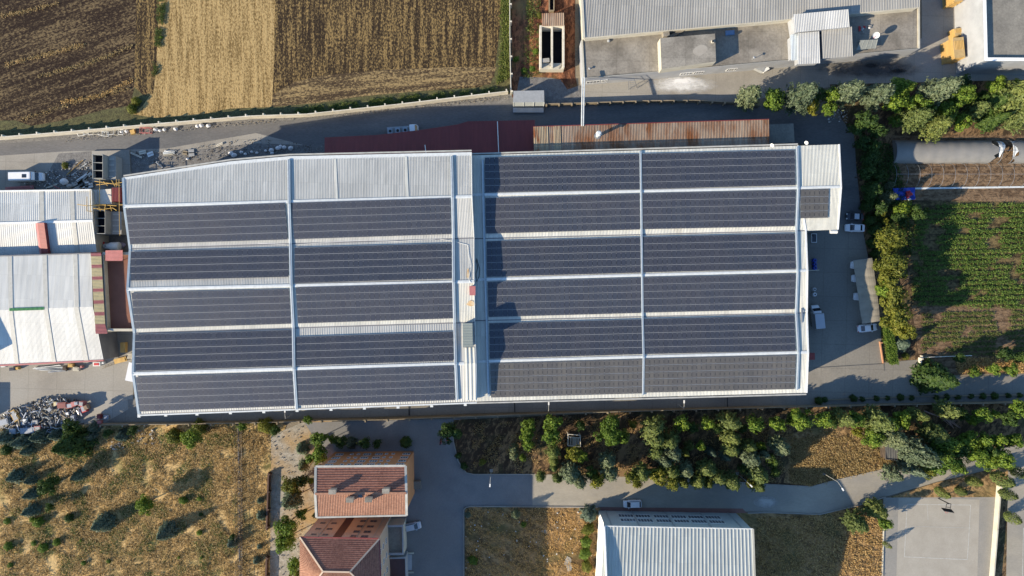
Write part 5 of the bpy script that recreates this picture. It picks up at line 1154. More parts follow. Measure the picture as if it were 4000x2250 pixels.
# white van by the workshop
v = empty('van', (0, 0, 0), 'white panel van with a dark roof hatch parked beside the factory road', 'van')
b = MB(); b.loft([rr_ring(x, 1.0 * k, .35, z, rad=.2) for x, k, z in ((-3.5, .93, 2.35), (-3.4, .98, 2.5), (1.3, 1, 2.5), (1.9, .98, 2.35), (2.55, .97, 1.3), (3.3, .94, 1.1), (3.55, .8, .8))]); b.build('body', m_carwhite, v)
b = MB(); b.add([(1.62, -.9, 2.49), (1.62, .9, 2.49), (2.7, .93, 1.34), (2.7, -.93, 1.34)], [(0, 3, 2, 1)]); b.build('windscreen', m_carglass, v)
b = MB(); b.box((.2, 0, 2.52), (.95, .8, .07)); b.build('roof_hatch', m_carglass, v)
for s in (-1, 1):
    b = MB(); b.box((1.2, s * 1.0, 1.75), (1.3, .03, .55)); b.build('side_window', m_carglass, v)
    b = MB(); b.box((2.1, s * 1.15, 1.5), (.15, .22, .3)); b.build('mirror', m_black, v)
    b = MB(); b.box((3.4, s * .7, .85), (.2, .35, .18)); b.build('headlight', m_lamp, v)
for x in (-2.2, 2.5):
    for y in (-.9, .9): wheel(v, x, y, .36, .24)
place(v, 111, 692, 1, 1); 
# box truck
t = empty('box_truck', (0, 0, 0), 'white box truck with a curved cab parked against the east wall', 'truck')
b = MB(); b.loft([rr_ring(x, 1.05, .7, z, rad=.06) for x, z in ((-2.6, 2.75), (-2.55, 2.8), (.75, 2.8), (.8, 2.75))]); b.build('cargo_box', m_carsilver, t)
b = MB(); b.loft([rr_ring(x, .95 * k, .35, z, rad=.2) for x, k, z in ((.85, 1, 1.95), (1.4, 1, 1.95), (2.0, .97, 1.25), (2.5, .9, 1.05), (2.7, .75, .8))]); b.build('cab', m_carwhite, t)
b = MB(); b.add([(1.42, -.85, 1.98), (1.42, .85, 1.98), (2.02, .85, 1.29), (2.02, -.85, 1.29)], [(0, 3, 2, 1)]); b.build('windscreen', m_carglass, t)
for x in (-1.7, 1.7):
    for y in (-.85, .85): wheel(t, x, y, .36, .24)
for s in (-1, 1): b = MB(); b.box((1.5, s * 1.08, 1.4), (.12, .2, .3)); b.build('mirror', m_black, t)
place(t, 3187, 1238, 1, 96)
# flat bed truck half under the red shed
t = empty('tank_truck', (0, 0, 0), 'flat bed truck with three round tanks and a white cab in the shaded road', 'truck')
b = MB(); b.box((-1.2, 0, .85), (5.2, 2.2, .3)); b.build('bed', m_greyp, t)
for x in (-3.0, -1.3, .4):
    b = MB(); b.box((x, 0, 1.35), (1.1, 1.5, .7)); q2 = b.build('tank', m_steel, t); b = MB(); b.tube((x, 0, 1.7), (x, 0, 1.78), .32, n=14); b.build('manhole', m_black, q2)
b = MB(); b.loft([rr_ring(x, 1.05 * k, .4, z, rad=.15) for x, k, z in ((1.5, 1, 2.3), (2.7, 1, 2.3), (3.2, .98, 1.7), (3.35, .9, 1.2))]); b.build('cab', m_carwhite, t)
b = MB(); b.add([(2.72, -.9, 2.32), (2.72, .9, 2.32), (3.22, .88, 1.74), (3.22, -.88, 1.74)], [(0, 3, 2, 1)]); b.build('windscreen', m_carglass, t)
b = MB(); b.box((-5.2, -.9, .9), (3.0, .25, .2)); b.build('boom', m_steel, t)
for x in (-3.0, -1.9, 2.4):
    for y in (-.9, .9): wheel(t, x, y, .45, .3)
place(t, 1578, 512, 1, 4)
# truck tail at the west end of the hall
t = empty('trailer', (0, 0, 0), 'white trailer tail poking out beyond the south west hall edge', 'trailer')
b = MB(); b.box((0, 0, 1.5), (2.1, 4.2, 2.0)); b.build('box', m_carwhite, t); b = MB(); b.box((0, -2.15, 1.4), (1.9, .05, 1.7)); b.build('door', m_trim, t)
for y in (-.8, .8):
    for x in (-.85, .85): b = MB(); b.tube((x - .12, y, .4), (x + .12, y, .4), .4, n=14); b.build('wheel', m_black, t)
place(t, 530, 1450, 1, -12)
# motor scooters on the plaza
def scooter(label, px, py, a):
    s = empty('scooter', (0, 0, 0), label, 'scooter', 'scooters on the plaza')
    b = MB(); b.loft([rr_ring(x, w_, z0, z1, rad=.06) for x, w_, z0, z1 in ((-.8, .1, .45, .75), (-.5, .18, .3, .85), (-.05, .16, .3, .8), (.1, .14, .25, .4), (.4, .16, .25, .4), (.5, .2, .3, 1.0), (.62, .12, .4, 1.05))]); b.build('body', m_redp, s)
    b = MB(); b.box((-.4, 0, .86), (.75, .26, .09)); b.build('seat', m_black, s)
    b = MB(); b.tube((.5, -.35, 1.08), (.5, .35, 1.08), .03); b.build('handlebar', m_black, s)
    for x in (-.62, .68): b = MB(); b.tube((x, -.06, .25), (x, .06, .25), .25, n=14); b.build('wheel', m_black, s)
    place(s, px, py, 1, a)
scooter('red motor scooter standing on the plaza, the larger one on the left', 1721, 1726, 80); scooter('red motor scooter standing at the plaza kerb by the dark tree', 1748, 1721, 100)
# ------------------------------------------------------------------ debris along the road and the scrap yard
rr = random.Random(21)
zg = lambda: .004 * LAY[0]
def sack(label, px, py, s, m=m_bag, group=None):
    s *= .75
    c = G(px, py); c.z = zg(); mb = MB(); K = 10; rings = []
    for t, r_ in ((0, .7), (.25, 1), (.6, .85), (.85, .45), (1, .12)):
        rings.append([c + Vector((r_ * s * math.cos(a) * rr.uniform(.8, 1.15), r_ * s * .8 * math.sin(a) * rr.uniform(.8, 1.15), t * s * 1.1)) for a in [k / K * 6.2832 for k in range(K)]])
    mb.loft(rings); return tag(mb.build('sack', m), label, 'sack', group)
xs = [(238, 514), (254, 517), (612, 507), (628, 511), (645, 508), (690, 505), (775, 494), (790, 491), (818, 492)]
nm = ['small white sack by the window frames', 'white sack next to the window frames', 'blue white sack beside the red rack', 'middle sack of the three beside the red rack', 'outer sack of the three beside the red rack', 'lone large white sack by the field wall', 'left sack of three near the wall bend', 'middle sack of three near the wall bend', 'small right sack of three near the wall bend']
xs[0] = (478, 516); xs[1] = (498, 514)
for (x, y), l in zip(xs, nm): sack(l, x, y, rr.uniform(.55, .85), group='sacks along the field wall')
for i, (x, y, s) in enumerate([(905, 600, .8), (917, 607, .9), (945, 595, .6), (960, 603, .5), (985, 594, .5), (1005, 598, .5), (1040, 590, .5), (1062, 588, .8), (1090, 580, .9), (1098, 573, .6), (1112, 577, .7), (1137, 580, .85), (1065, 600, .6), (735, 622, .5)]):
    sack('%s pale sack from the left on the shaded rubble strip north of the hall' % ORD[i].capitalize(), x, y, s, group='sacks on the rubble strip')
sack('big crumpled white sack in the debris west of the hopper bin', 256, 712, 1.4); sack('pile of purple sheeting beside the white tank', 480, 958, 1.2, plain('purple_film', (.3, .28, .38), .7)); sack('grey sack in the debris by the big crumpled one', 275, 728, .9, m_greyp)
def frames(label, px, py, n, L, W, seed, mats, name='window_frame', group=None, labels=None):
    q_ = random.Random(seed)
    for i in range(n):
        x, y = px + (i * L / n), py + q_.uniform(-W, W); c = G(x, y); c.z = zg() + .1 + q_.uniform(0, .5); a = q_.uniform(-.3, .3); w, h_ = q_.uniform(.9, 1.5), q_.uniform(.8, 1.2); mb = MB()
        M = Matrix.Rotation(a, 3, 'Z') @ Matrix.Rotation(q_.uniform(-.5, .5), 3, 'X')
        P = [c + M @ Vector(v) for v in ((-w / 2, -h_ / 2, 0), (w / 2, -h_ / 2, 0), (w / 2, h_ / 2, 0), (-w / 2, h_ / 2, 0))]
        for k in range(4): mb.path([P[k], P[(k + 1) % 4]], .06, 5)
        tag(mb.build(name, mats[i % len(mats)]), '%s %s' % (ORD[i].capitalize(), label), 'window frame', group)
frames('white window frame from the left leaning in the pile by the field wall', 322, 522, 9, 175, 4, 5, [m_white, m_trim, m_white, m_wallc], group='window frames by the field wall')
r = empty('steel_rack', G(576, 513), 'rusty red steel rack in the shade of the field wall', 'rack'); c = G(576, 512); mb = MB()
for z_ in (.2, 1.1):
    P = [c + Vector((sx * 1.15, sy * .6, z_)) for sx, sy in ((-1, -1), (1, -1), (1, 1), (-1, 1))]
    for k in range(4): mb.path([P[k], P[(k + 1) % 4]], .07)
for sx in (-1, 0, 1):
    for sy in (-1, 1): mb.path([c + Vector((sx * 1.15, sy * .6, 0)), c + Vector((sx * 1.15, sy * .6, 1.15))], .06)
    mb.path([c + Vector((sx * 1.15, -.6, 1.1)), c + Vector((sx * 1.15, .6, 1.1))], .05)
mb.build('frame', m_pink, r); tag(MB().box(G(520, 516, .4), (1.0, 1.0, .7), .3).build('cardboard_box', m_wood), 'brown box between the window frames and the red rack', 'box')
def plank(label, px, py, L, w, h_, a, m, name='plank', cat='plank', z=0, group=None):
    c = G(px, py); c.z = zg() + h_ / 2 + z; mb = MB(); mb.box(c, (L, w, h_), R(a)); 
    for k in range(3): mb.box(c + Vector((0, 0, h_ * .5 + .03)), (L * .9, w * .12, .05), R(a + rr.uniform(-6, 6)))
    return tag(mb.build(name, m), label, cat, group)
for i, (x, y, L, w, a, m) in enumerate([(662, 598, 2.6, .5, 3, m_trim), (665, 592, 2.4, .3, -2, m_white), (660, 604, 2.2, .3, 6, m_wallc), (535, 607, 2.8, .4, -24, m_precast), (560, 596, 1.6, .8, 12, m_precast), (590, 603, 1.4, 1.0, 20, m_white), (750, 598, 1.3, 1.6, 5, m_greyp), (725, 598, 1.0, 1.0, -8, m_precast2), (625, 645, 2.0, .2, -40, m_trim), (860, 566, 1.6, .5, 25, m_precast)]):
    plank(['long pale profile on the lit strip north of the hall', 'white bar lying above the long pale profile', 'cream bar lying below the long pale profile', 'slanting concrete beam at the loading platform corner', 'broken concrete slab beside the slanting beam', 'white crumpled panel between the slab and the pale profiles', 'grey plate standing in the shaded heap right of the profiles', 'brown plate beside the grey one in the shaded heap', 'thin pale bar lying alone in the rubble below the profiles', 'cream slab in the shade of the factory road'][i], x, y, L, w, .15, a, m, 'board', 'board')
for i, (x, y, L, w, a, m) in enumerate([(305, 725, 3.6, 1.9, 28, m_greysheet), (325, 700, 3.0, 1.2, 35, m_trim), (345, 690, 2.4, .8, 40, m_gymwall), (330, 722, 2.2, 1.4, 0, m_white), (350, 725, 1.9, 1.1, 8, m_trim), (205, 728, 2.6, .3, 20, m_precast), (225, 733, 2.2, .25, -30, m_pink), (295, 655, 5, .12, 42, m_wood), (312, 663, 4.4, .1, 38, m_trim), (80, 735, 6.5, .8, 4, m_pink)]):
    plank('%s' % ['grey sheet at the left of the sheet pile under the hopper bin', 'pale sheet slanting in the middle of the sheet pile', 'bluish sheet touching the hopper bin', 'white door panel in front of the sheet pile', 'small pale panel at the cabin wall', 'cream bar in the debris south of the big sack', 'reddish bar in the debris south of the big sack', 'long brown pole slanting over the rubble', 'long pale pole slanting over the rubble', 'faded red boards lying below the white van'][i], x, y, L, w, .12, a, m, 'board', 'board')
# rubble field as stuff
def scatter(name, label, ring, n, smin, smax, m, seed, flat=.6, zmax=0):
    q_ = random.Random(seed); P = ring; asp = 7 if label.startswith('long bars') else 1; xs_ = [p[0] for p in P]; ys_ = [p[1] for p in P]; mb = MB(); k = 0
    def inside(x, y):
        c_ = False; j = len(P) - 1
        for i in range(len(P)):
            if (P[i][1] > y) != (P[j][1] > y) and x < (P[j][0] - P[i][0]) * (y - P[i][1]) / (P[j][1] - P[i][1] + 1e-9) + P[i][0]: c_ = not c_
            j = i
        return c_
    while k < n:
        x, y = q_.uniform(min(xs_), max(xs_)), q_.uniform(min(ys_), max(ys_))
        if not inside(x, y): continue
        s = q_.uniform(smin, smax); c = G(x, y); c.z = zg() + s * .2 + q_.uniform(0, zmax)
        mb.box(c, (s * asp, s * q_.uniform(.5, 1), s * flat), q_.uniform(0, 3), rx=q_.uniform(-.5, .5), taper=q_.uniform(.5, .9), mi=q_.randrange(len(m))); k += 1
    return tag(mb.build(name, m, origin=(0, 0, 0)), label, None, None, 'stuff')
scatter('rubble', 'broken stones and scraps strewn along the north side of the hall', [(180, 670), (360, 620), (360, 740), (60, 735)], 420, .08, .3, [m_rock, m_greyp, m_trim, m_bark], 1)
scatter('rubble', 'rubble strip in the shade along the north wall', [(520, 590), (700, 584), (1000, 540), (1260, 570), (1262, 596), (1000, 600), (700, 640), (520, 650)], 520, .07, .26, [m_rock, m_greyp, m_bark], 2)
scatter('rubble', 'small stones under the field wall', [(250, 542), (800, 490), (1500, 428), (1980, 372), (1985, 388), (1500, 440), (800, 505), (260, 556)], 600, .06, .2, [m_rock, m_precast2], 3)
scatter('rubble', 'stones scattered on the stony track and its verge', [(1062, 1700), (1180, 1660), (1190, 1850), (1180, 2100), (1140, 2250), (1056, 2250)], 220, .08, .3, [m_rock, m_conc], 4)
scatter('rubble', 'white stones scattered on the tired lawn', [(1820, 1990), (2330, 1990), (2330, 2250), (1820, 2250)], 70, .1, .35, [m_trim], 5)
scatter('rubble', 'stones along the upper edge of the dry meadow', [(420, 1700), (600, 1670), (620, 1730), (440, 1760)], 60, .15, .6, [m_rock], 6)
scatter('rubble', 'broken rubbish by the small gate under the trees', [(3230, 430), (3310, 430), (3310, 480), (3230, 480)], 60, .1, .4, [m_trim, m_greyp, m_rock], 7)
# scrap heap: the mass as stuff, the larger finds one by one
scatter('scrap_metal', 'tangled mass of broken scrap metal and plastic in the heap', [(60, 1590), (200, 1550), (330, 1560), (310, 1640), (240, 1690), (20, 1690), (0, 1630)], 900, .1, .5, [m_steel, m_greyp, m_cardark, m_bark, m_scrap, m_carglass, m_cardark, m_precast2], 8, .4, .9)
scatter('scrap_metal', 'long bars and profiles sticking out of the scrap heap', [(60, 1590), (200, 1550), (330, 1560), (310, 1640), (240, 1690), (20, 1690), (0, 1630)], 150, .1, .28, [m_steel, m_greyp, m_carsilver, m_precast2, m_gymwall], 9, .7, 1.3)
items = [(70, 1620, 3.0, 1.5, 1.0, -60, m_wood, 'ochre cabinet tipped on its side in the scrap heap'), (88, 1632, 2.6, 1.4, .25, -62, m_scrap, 'bluish white door leaning on the ochre cabinet'), (30, 1645, 2.6, 1.6, 1.3, 15, m_greyp, 'grey machine case at the left edge of the heap'),
 (112, 1637, .9, .6, .6, 0, m_white, 'bright white box in the middle of the heap'), (105, 1650, 1.6, .9, .8, 4, m_scrap, 'pale appliance below the bright white box'), (128, 1655, 2.4, .5, .3, 3, m_white, 'long white tray on the heap front'), (150, 1645, 1.6, 1.2, .9, 0, m_cardark, 'black case with a fan grille on the heap front'),
 (120, 1678, 3.6, 1.5, 1.0, 4, m_scrap, 'wide pale blue crate at the bottom edge of the heap'), (160, 1672, 1.6, 1.6, 1.0, 4, m_pink, 'reddish crate beside the wide pale blue one'), (64, 1680, 1.7, 1.4, 1.1, 0, m_steel, 'grey unit with two round fans in the heap corner'),
 (262, 1578, 2.4, 1.5, 1.1, 4, m_redroof, 'dark red steel cabinet lying on the heap top'), (288, 1580, 1.8, 1.3, 1.0, 8, m_red, 'second dark red cabinet on the right of the heap'), (320, 1570, .9, .8, 1.4, 5, m_scrap, 'upright pale pink box among the red cabinets'), (308, 1573, 1.2, 1.2, 1.2, 12, m_pink, 'rusty red open box among the cabinets'),
 (338, 1572, 1.1, 1.2, 1.3, -8, m_pink, 'rusty box at the right end of the heap top'), (343, 1592, 1.2, 1.8, .9, 18, m_redp, 'bright orange red drum shell at the right of the heap'), (352, 1586, 1.0, 1.2, 1.0, 25, m_rust, 'brown rusted crate at the far right of the heap'), (232, 1573, .7, 1.0, .8, 0, m_yellow, 'yellow plastic box on top of the heap'), (244, 1572, .8, .6, .9, 0, m_white, 'small white carton next to the yellow box'),
 (318, 1600, 1.7, .35, .3, 100, m_scrap, 'pale bar standing beside the orange drum shell'), (326, 1606, 2.2, .35, .3, 104, m_steel, 'grey bar beside the pale bar'), (277, 1612, .8, .7, .6, 10, m_white, 'white crumpled can on the right of the heap'), (300, 1628, 1.0, 1.2, .8, 5, m_scrap, 'blue white drum at the lower right of the heap'), (208, 1596, 1.1, .9, .6, 40, m_scrap, 'light blue scrap casing in the heap middle'),
 (396, 1624, .9, 1.2, .9, 0, m_redroof, 'dark red crate standing alone right of the heap'), (397, 1646, 1.1, .8, .8, 0, m_pink, 'rusty red crate below the lone dark one'), (398, 1660, 1.2, .8, .7, 4, m_redroof, 'lowest dark red crate by the brown wall'), (420, 1628, 1.2, 1.0, .4, 0, m_scrap, 'flat white box beside the lone red crates')]
def junk(px, py, L, W, Hh, a, m, label, z=.0):
    r = empty('scrap_box', G(px, py), label, 'scrap piece', 'larger pieces of the scrap heap' if px < 360 else 'red crates by the brown wall'); c = G(px, py); c.z = zg() + Hh / 2 + z; M = R(a)
    mb = MB(); mb.box(c, (L, W, Hh), M, rx=0, taper=.97); mb.build('case', m, r)
    mb = MB(); mb.box(c + UP * (Hh / 2 + .03), (L * .8, W * .7, .04), M); mb.build('lid', random.choice([m, m, m_greyp, m_scrap]), r)
for (x, y, L, W, Hh, a, m, l) in items: junk(x, y, L * .9, W * .9, Hh, a, m, l, 0.55 if 100 < x < 360 and y < 1640 and L < 2.5 else 0)
tag(MB().box(G(470, 1407, .4), (2.9, 1.1, .1), R(14), rx=.1).box(G(480, 1405, .3), (1.2, .8, .5), R(14)).build('tarp_sheet', m_wood), 'orange yellow sheet folded by the mouth of the passage', 'sheet')
tag(MB().box(G(484, 1357, 1.2), (1.1, 2.3, 1.0)).build('yellow_crate', m_wood), 'dull yellow crate standing in the dark passage', 'crate')
r = empty('pallet', G(507, 1392), 'wooden pallet leaning at the passage mouth below the dull crate', 'pallet'); mb = MB()
for k in range(5): mb.box(G(500 + k * 4, 1392, .5), (.12, 1.2, .06), R(-12))
mb.build('slat', m_precast, r); mb = MB(); mb.box(G(508, 1386, .42), (1.3, .1, .1), R(-12)); mb.box(G(508, 1398, .42), (1.3, .1, .1), R(-12)); mb.build('bearer', m_precast, r)
r = empty('steel_ladder', G(440, 1428), 'long thin steel ladder lying from the workshop corner towards the hall', 'ladder'); mb = MB(); a, b = G(398, 1440, .3), G(506, 1402, .3)
n_ = Vector((.18, .45, 0)); mb.path([a, b], .05); mb.path([a + n_, b + n_], .05); mb.build('rail', m_precast2, r); mb = MB()
for k in range(1, 9): mb.path([a.lerp(b, k / 9), a.lerp(b, k / 9) + n_], .04)
mb.build('rung', m_precast2, r)
for i, (x, y, L, a, m) in enumerate([(200, 1436, 8.0, 3, m_trim), (205, 1441, 7.2, 1, m_steel), (212, 1446, 6.6, -2, m_trim), (190, 1431, 6.0, 5, m_white), (230, 1450, 4.6, 4, m_steel)]):
    plank('%s steel profile from the top in the long stack by the workshop wall' % ORD[i], x, y, L, .18, .16, a, m, 'steel_profile', 'steel profile', group='steel profiles by the workshop')
for i, (x, y, L, W, m) in enumerate([(58, 1440, 1.3, .7, m_cardark), (78, 1437, .7, .6, m_wood), (285, 1426, 1.2, .8, m_wood), (306, 1440, 1.4, .9, m_wallc), (327, 1431, .5, .5, m_pink), (386, 1421, 1.6, .9, m_white), (411, 1416, .5, .5, m_trim), (24, 1430, 1.2, .3, m_trim), (262, 1437, .9, .9, m_bark)]):
    r = empty('storage_box', G(x, y), ['black box with a dark lid below the workshop wall', 'small yellow brown box right of the black one', 'wooden box in the middle of the wall clutter', 'pale wooden crate with slats below the wooden box', 'small red box near the pale crate', 'white cabinet with a red mark at the workshop corner', 'tiny white box beside the white cabinet', 'thin white carton at the left end of the wall clutter', 'dark bundle at the end of the steel profiles'][i], 'box', 'boxes by the workshop wall')
    c = G(x, y); c.z = zg() + .35; mb = MB(); mb.box(c, (L, W, .7), R(rr.uniform(-6, 6))); mb.build('case', m, r); mb = MB(); mb.box(c + UP * .38, (L * .7, W * .6, .06)); mb.build('lid', m_redp if i == 5 else m, r)
# fallen bare tree
r = empty('fallen_tree', G(3680, 1650), 'bare fallen tree with pinkish branches on the park ground', 'tree'); m_barebark = mat('bare_pink_bark', (.42, .3, .26), (.3, .2, .17), sc=2)
mb = MB(); a = G(3610, 1605, .6); b = G(3700, 1640, 1.4); mb.tube(a, b, .16, .1); mb.build('trunk', m_barebark, r); mb = MB(); q_ = random.Random(5)
for k in range(14):
    e = G(3735 + q_.uniform(-18, 20), 1658 + q_.uniform(-22, 18), q_.uniform(.4, 2.4)); s_ = a.lerp(b, q_.uniform(.6, 1)); mid = s_.lerp(e, .5) + Vector((q_.uniform(-.4, .4), q_.uniform(-.4, .4), .2)); mb.tube(s_, mid, .07, .05, 5); mb.tube(mid, e, .05, .02, 5)
mb.build('branch', m_barebark, r)
# ------------------------------------------------------------------ trees
def leafquad(mb_v, mb_f, p, n, s, rnd, asp=1.0):
    n = n.normalized(); t = n.orthogonal().normalized(); a = rnd.uniform(0, 6.283); b = n.cross(t); u = (t * math.cos(a) + b * math.sin(a)); w = n.cross(u)
    k = len(mb_v); s2 = s * rnd.uniform(.7, 1.25)
    mb_v += [p - u * s2 * asp, p + w * s2 * .5, p + u * s2 * asp, p - w * s2 * .5]; mb_f.append((k, k + 1, k + 2, k + 3))
def crown_mesh(kind, n, s, seed):
    rnd = random.Random(seed); V, F = [], []
    if kind == 'round':                       # lumpy crown of leaf clumps, height 1..  z from .3 to 1
        nc = 34; clumps = []
        while len(clumps) < nc:
            v = Vector((rnd.gauss(0, 1), rnd.gauss(0, 1), rnd.gauss(0, 1))).normalized(); rad = rnd.uniform(.35, .8) if rnd.random() < .8 else rnd.uniform(0, .4)
            c = Vector((v.x * rad, v.y * rad, .0 + v.z * rad)); clumps.append((c, rnd.uniform(.2, .36)))
        for i in range(n):
            c, r = rnd.choice(clumps); v = Vector((rnd.gauss(0, 1), rnd.gauss(0, 1), rnd.gauss(0, 1) * .8 + .25)).normalized()
            p = c + v * r * rnd.uniform(.65, 1.05); nn = (v * 1.1 + c * .5 + Vector((rnd.gauss(0, .45), rnd.gauss(0, .45), rnd.gauss(0, .45) + .2)))
            leafquad(V, F, Vector((p.x, p.y, (p.z * .75 + 1.35))), nn, s, rnd)
    elif kind == 'pine':                      # open whorls of upturned boughs, total height 2.4
        for w in range(13):
            z = .45 + w * .145; rr_ = (1.02 - (w / 13.0) ** 1.4) * rnd.uniform(.8, 1.1) + .06; nb = max(4, int(9 * rr_ + 2)); ph = rnd.uniform(0, 6.28)
            for b in range(nb):
                a = ph + b / nb * 6.283 + rnd.uniform(-.2, .2); L = rr_ * rnd.uniform(.75, 1.1); d = Vector((math.cos(a), math.sin(a), .28))
                for k in range(int(n / (13 * 8))):
                    t = rnd.uniform(.2, 1); wd = .16 * (1.15 - t) + .05; p = d * L * t + Vector((rnd.gauss(0, wd * .6), rnd.gauss(0, wd * .6), z + rnd.gauss(0, .03)))
                    leafquad(V, F, p, Vector((math.cos(a) * .6 + rnd.gauss(0, .4), math.sin(a) * .6 + rnd.gauss(0, .4), .8)), s, rnd, 1.3)
    elif kind == 'spruce':                    # dense cone
        for i in range(n):
            z = rnd.random() ** 1.25; a = rnd.uniform(0, 6.283); lay = .8 + .13 * math.sin(z * 30) + .12 * math.sin(a * 7 + z * 9); rr_ = (1 - z) ** .72 * lay * rnd.uniform(.6, 1.1)
            p = Vector((rr_ * math.cos(a), rr_ * math.sin(a), .12 + z * 2.25)); leafquad(V, F, p, Vector((math.cos(a) + rnd.gauss(0, .4), math.sin(a) + rnd.gauss(0, .4), .7 + rnd.gauss(0, .3))), s, rnd, 1.2)
    elif kind == 'poplar':
        for i in range(n):
            z = rnd.random(); a = rnd.uniform(0, 6.283); rr_ = math.sin(math.pi * min(.97, .1 + z * .9)) ** .7 * rnd.uniform(.5, 1.05)
            p = Vector((rr_ * math.cos(a), rr_ * math.sin(a), .35 + z * 2.05)); leafquad(V, F, p, Vector((math.cos(a) + rnd.gauss(0, .5), math.sin(a) + rnd.gauss(0, .5), .6)), s, rnd)
    else:                                     # bush: low dome
        for i in range(n):
            v = Vector((rnd.gauss(0, 1), rnd.gauss(0, 1), abs(rnd.gauss(0, 1)))).normalized(); r = rnd.uniform(.6, 1.0) * (.86 + .16 * math.sin(5 * math.atan2(v.y, v.x)) * (1 - v.z))
            p = v * r; leafquad(V, F, Vector((p.x, p.y, .15 + p.z * 1.3)), v + Vector((rnd.gauss(0, .4), rnd.gauss(0, .4), rnd.gauss(0, .4))), s, rnd)
    me = bpy.data.meshes.new('crown_' + kind); me.from_pydata(V, [], F); me.update(); return me
def trunk_mesh(kind, seed):
    rnd = random.Random(seed); mb = MB(); top = {'round': 1.7, 'pine': 2.3, 'spruce': 2.1, 'poplar': 2.0, 'bush': .6}[kind]
    mb.tube((0, 0, -.05), (0, 0, top * .55), .085, .06, 7); mb.tube((0, 0, top * .55), (0, 0, top), .06, .015, 6)
    for k in range({'round': 7, 'bush': 5}.get(kind, 4)):
        a = rnd.uniform(0, 6.28); z = top * rnd.uniform(.3, .7); L = .55 if kind in ('round', 'bush') else .4; mb.tube((0, 0, z), (L * math.cos(a), L * math.sin(a), z + L * .6), .035, .01, 5)
    me = bpy.data.meshes.new('trunk'); me.from_pydata(mb.v, [], mb.f); me.materials.append(m_bark); return me
CR = {}
def crowns(kind, mkey, size):
    k = (kind, mkey, size)
    if k not in CR:
        base = {'S': (520, .15), 'M': (1500, .105), 'L': (3800, .072)}[size]; base = (int(base[0] * .6), base[1] * 1.45) if kind == 'spruce' else base; mul = {'round': 1.0, 'pine': 1.15, 'spruce': 1.3, 'poplar': .9, 'bush': .9}[kind]; L = []
        for v in range(3):
            kk = (kind, size, v)
            if kk not in CR: CR[kk] = crown_mesh(kind, int(base[0] * mul), base[1] * (1.0 if kind != 'spruce' else .95), hash((kind, size)) % 97 + v if False else (len(kind) * 7 + ord(size) + v * 13))
            me = CR[kk].copy(); me.materials.append({'D': L_D, 'K': L_DK, 'P': L_P, 'O': L_PO, 'S': L_S, 'Y': L_Y}[mkey]); L.append(me)
        CR[k] = L
    return CR[k]
TR = {k: [trunk_mesh(k, i) for i in range(2)] for k in ('round', 'pine', 'spruce', 'poplar', 'bush')}
ti = [0]
KIND = {'D': ('round', 'D', 2.5, 'green leafy tree'), 'K': ('round', 'K', 2.6, 'dark green leafy tree'), 'Y': ('round', 'Y', 2.4, 'yellow green leafy tree'), 'P': ('pine', 'P', 2.9, 'grey green pine tree'), 'O': ('pine', 'O', 2.8, 'olive green pine tree'),
        'S': ('spruce', 'S', 2.1, 'blue green spruce tree'), 'G': ('bush', 'D', 1.5, 'bright green bush'), 'B': ('bush', 'K', 1.5, 'dark green bush'), 'W': ('bush', 'Y', 1.4, 'yellow green bush'), 'T': ('poplar', 'O', 4.2, 'slender olive cypress tree'), 'N': ('spruce', 'K', 2.2, 'green conifer tree')}
NAMES = {'round': 'leafy_tree', 'pine': 'pine_tree', 'spruce': 'spruce_tree', 'bush': 'bush', 'poplar': 'cypress_tree'}
def tree(px, py, rpx, code, label, group):
    kind, mk, ratio, _ = KIND[code]; group = group or ''; rm = rpx / 17 * (1.1 if code in 'DKPOY' else 1.0) * (1.12 if 'south wall' in group or 'hut' in group or 'north east' in group or 'park grove' in group else 1); ratio *= 1.22 if code in 'DKPO' else 1; h = max(rm * ratio, .8); rnd = random.Random(int(px * 7 + py)); h *= rnd.uniform(.9, 1.12)
    if kind == 'round': h = min(h, 12.5)
    hm = {'trees along the south wall of the factory': 10.0 if px > 2900 else 7.5, 'trees of the north east belt': 8.5, 'trees around the dark hut': 9.5, 'trees of the western park grove': 8.5, 'trees of the eastern park grove': 8.5, 'golden trees beside the crop garden': 11}.get(group, 0) * rnd.uniform(.85, 1.1) * (1 if rpx > 25 else .7); h = max(h, min(hm, rm * 5.2))
     
    cz = h * {'round': .58, 'pine': .45, 'spruce': .35, 'bush': .4, 'poplar': .55}[kind]
    b = G(px, py, cz); b.z = 0; rm *= (157 - cz) / 157
    if rpx > 44: rm *= .95
    size = 'S' if rpx < 18 else 'M' if rpx < 40 else 'L'
    r = empty(NAMES[kind], b, label, 'bush' if kind == 'bush' else 'tree', group); r.rotation_euler = (rnd.uniform(-.04, .04), rnd.uniform(-.04, .04), rnd.uniform(0, 6.28)); hh = h / {'bush': 1.45}.get(kind, 2.4); uu = rnd.uniform(.84, 1.1) if kind != 'spruce' else .96; r.scale = (rm * uu, rm * (1.92 - uu), hh)
    me = rnd.choice(crowns(kind, mk, size)); o = bpy.data.objects.new('crown', me); col.objects.link(o); o.parent = r
    o = bpy.data.objects.new('trunk', rnd.choice(TR[kind])); col.objects.link(o); o.parent = r; k = max(.6, min(1.3, .28 * 12 / max(rm, 1) / 3)); o.scale = (k, k, 1)
    ti[0] += 1; return r
def ordw(i): return ORD[i] if i < 20 else ['twenty-first', 'twenty-second', 'twenty-third', 'twenty-fourth', 'twenty-fifth', 'twenty-sixth', 'twenty-seventh', 'twenty-eighth', 'twenty-ninth', 'thirtieth', 'thirty-first', 'thirty-second'][min(i - 20, 11)]
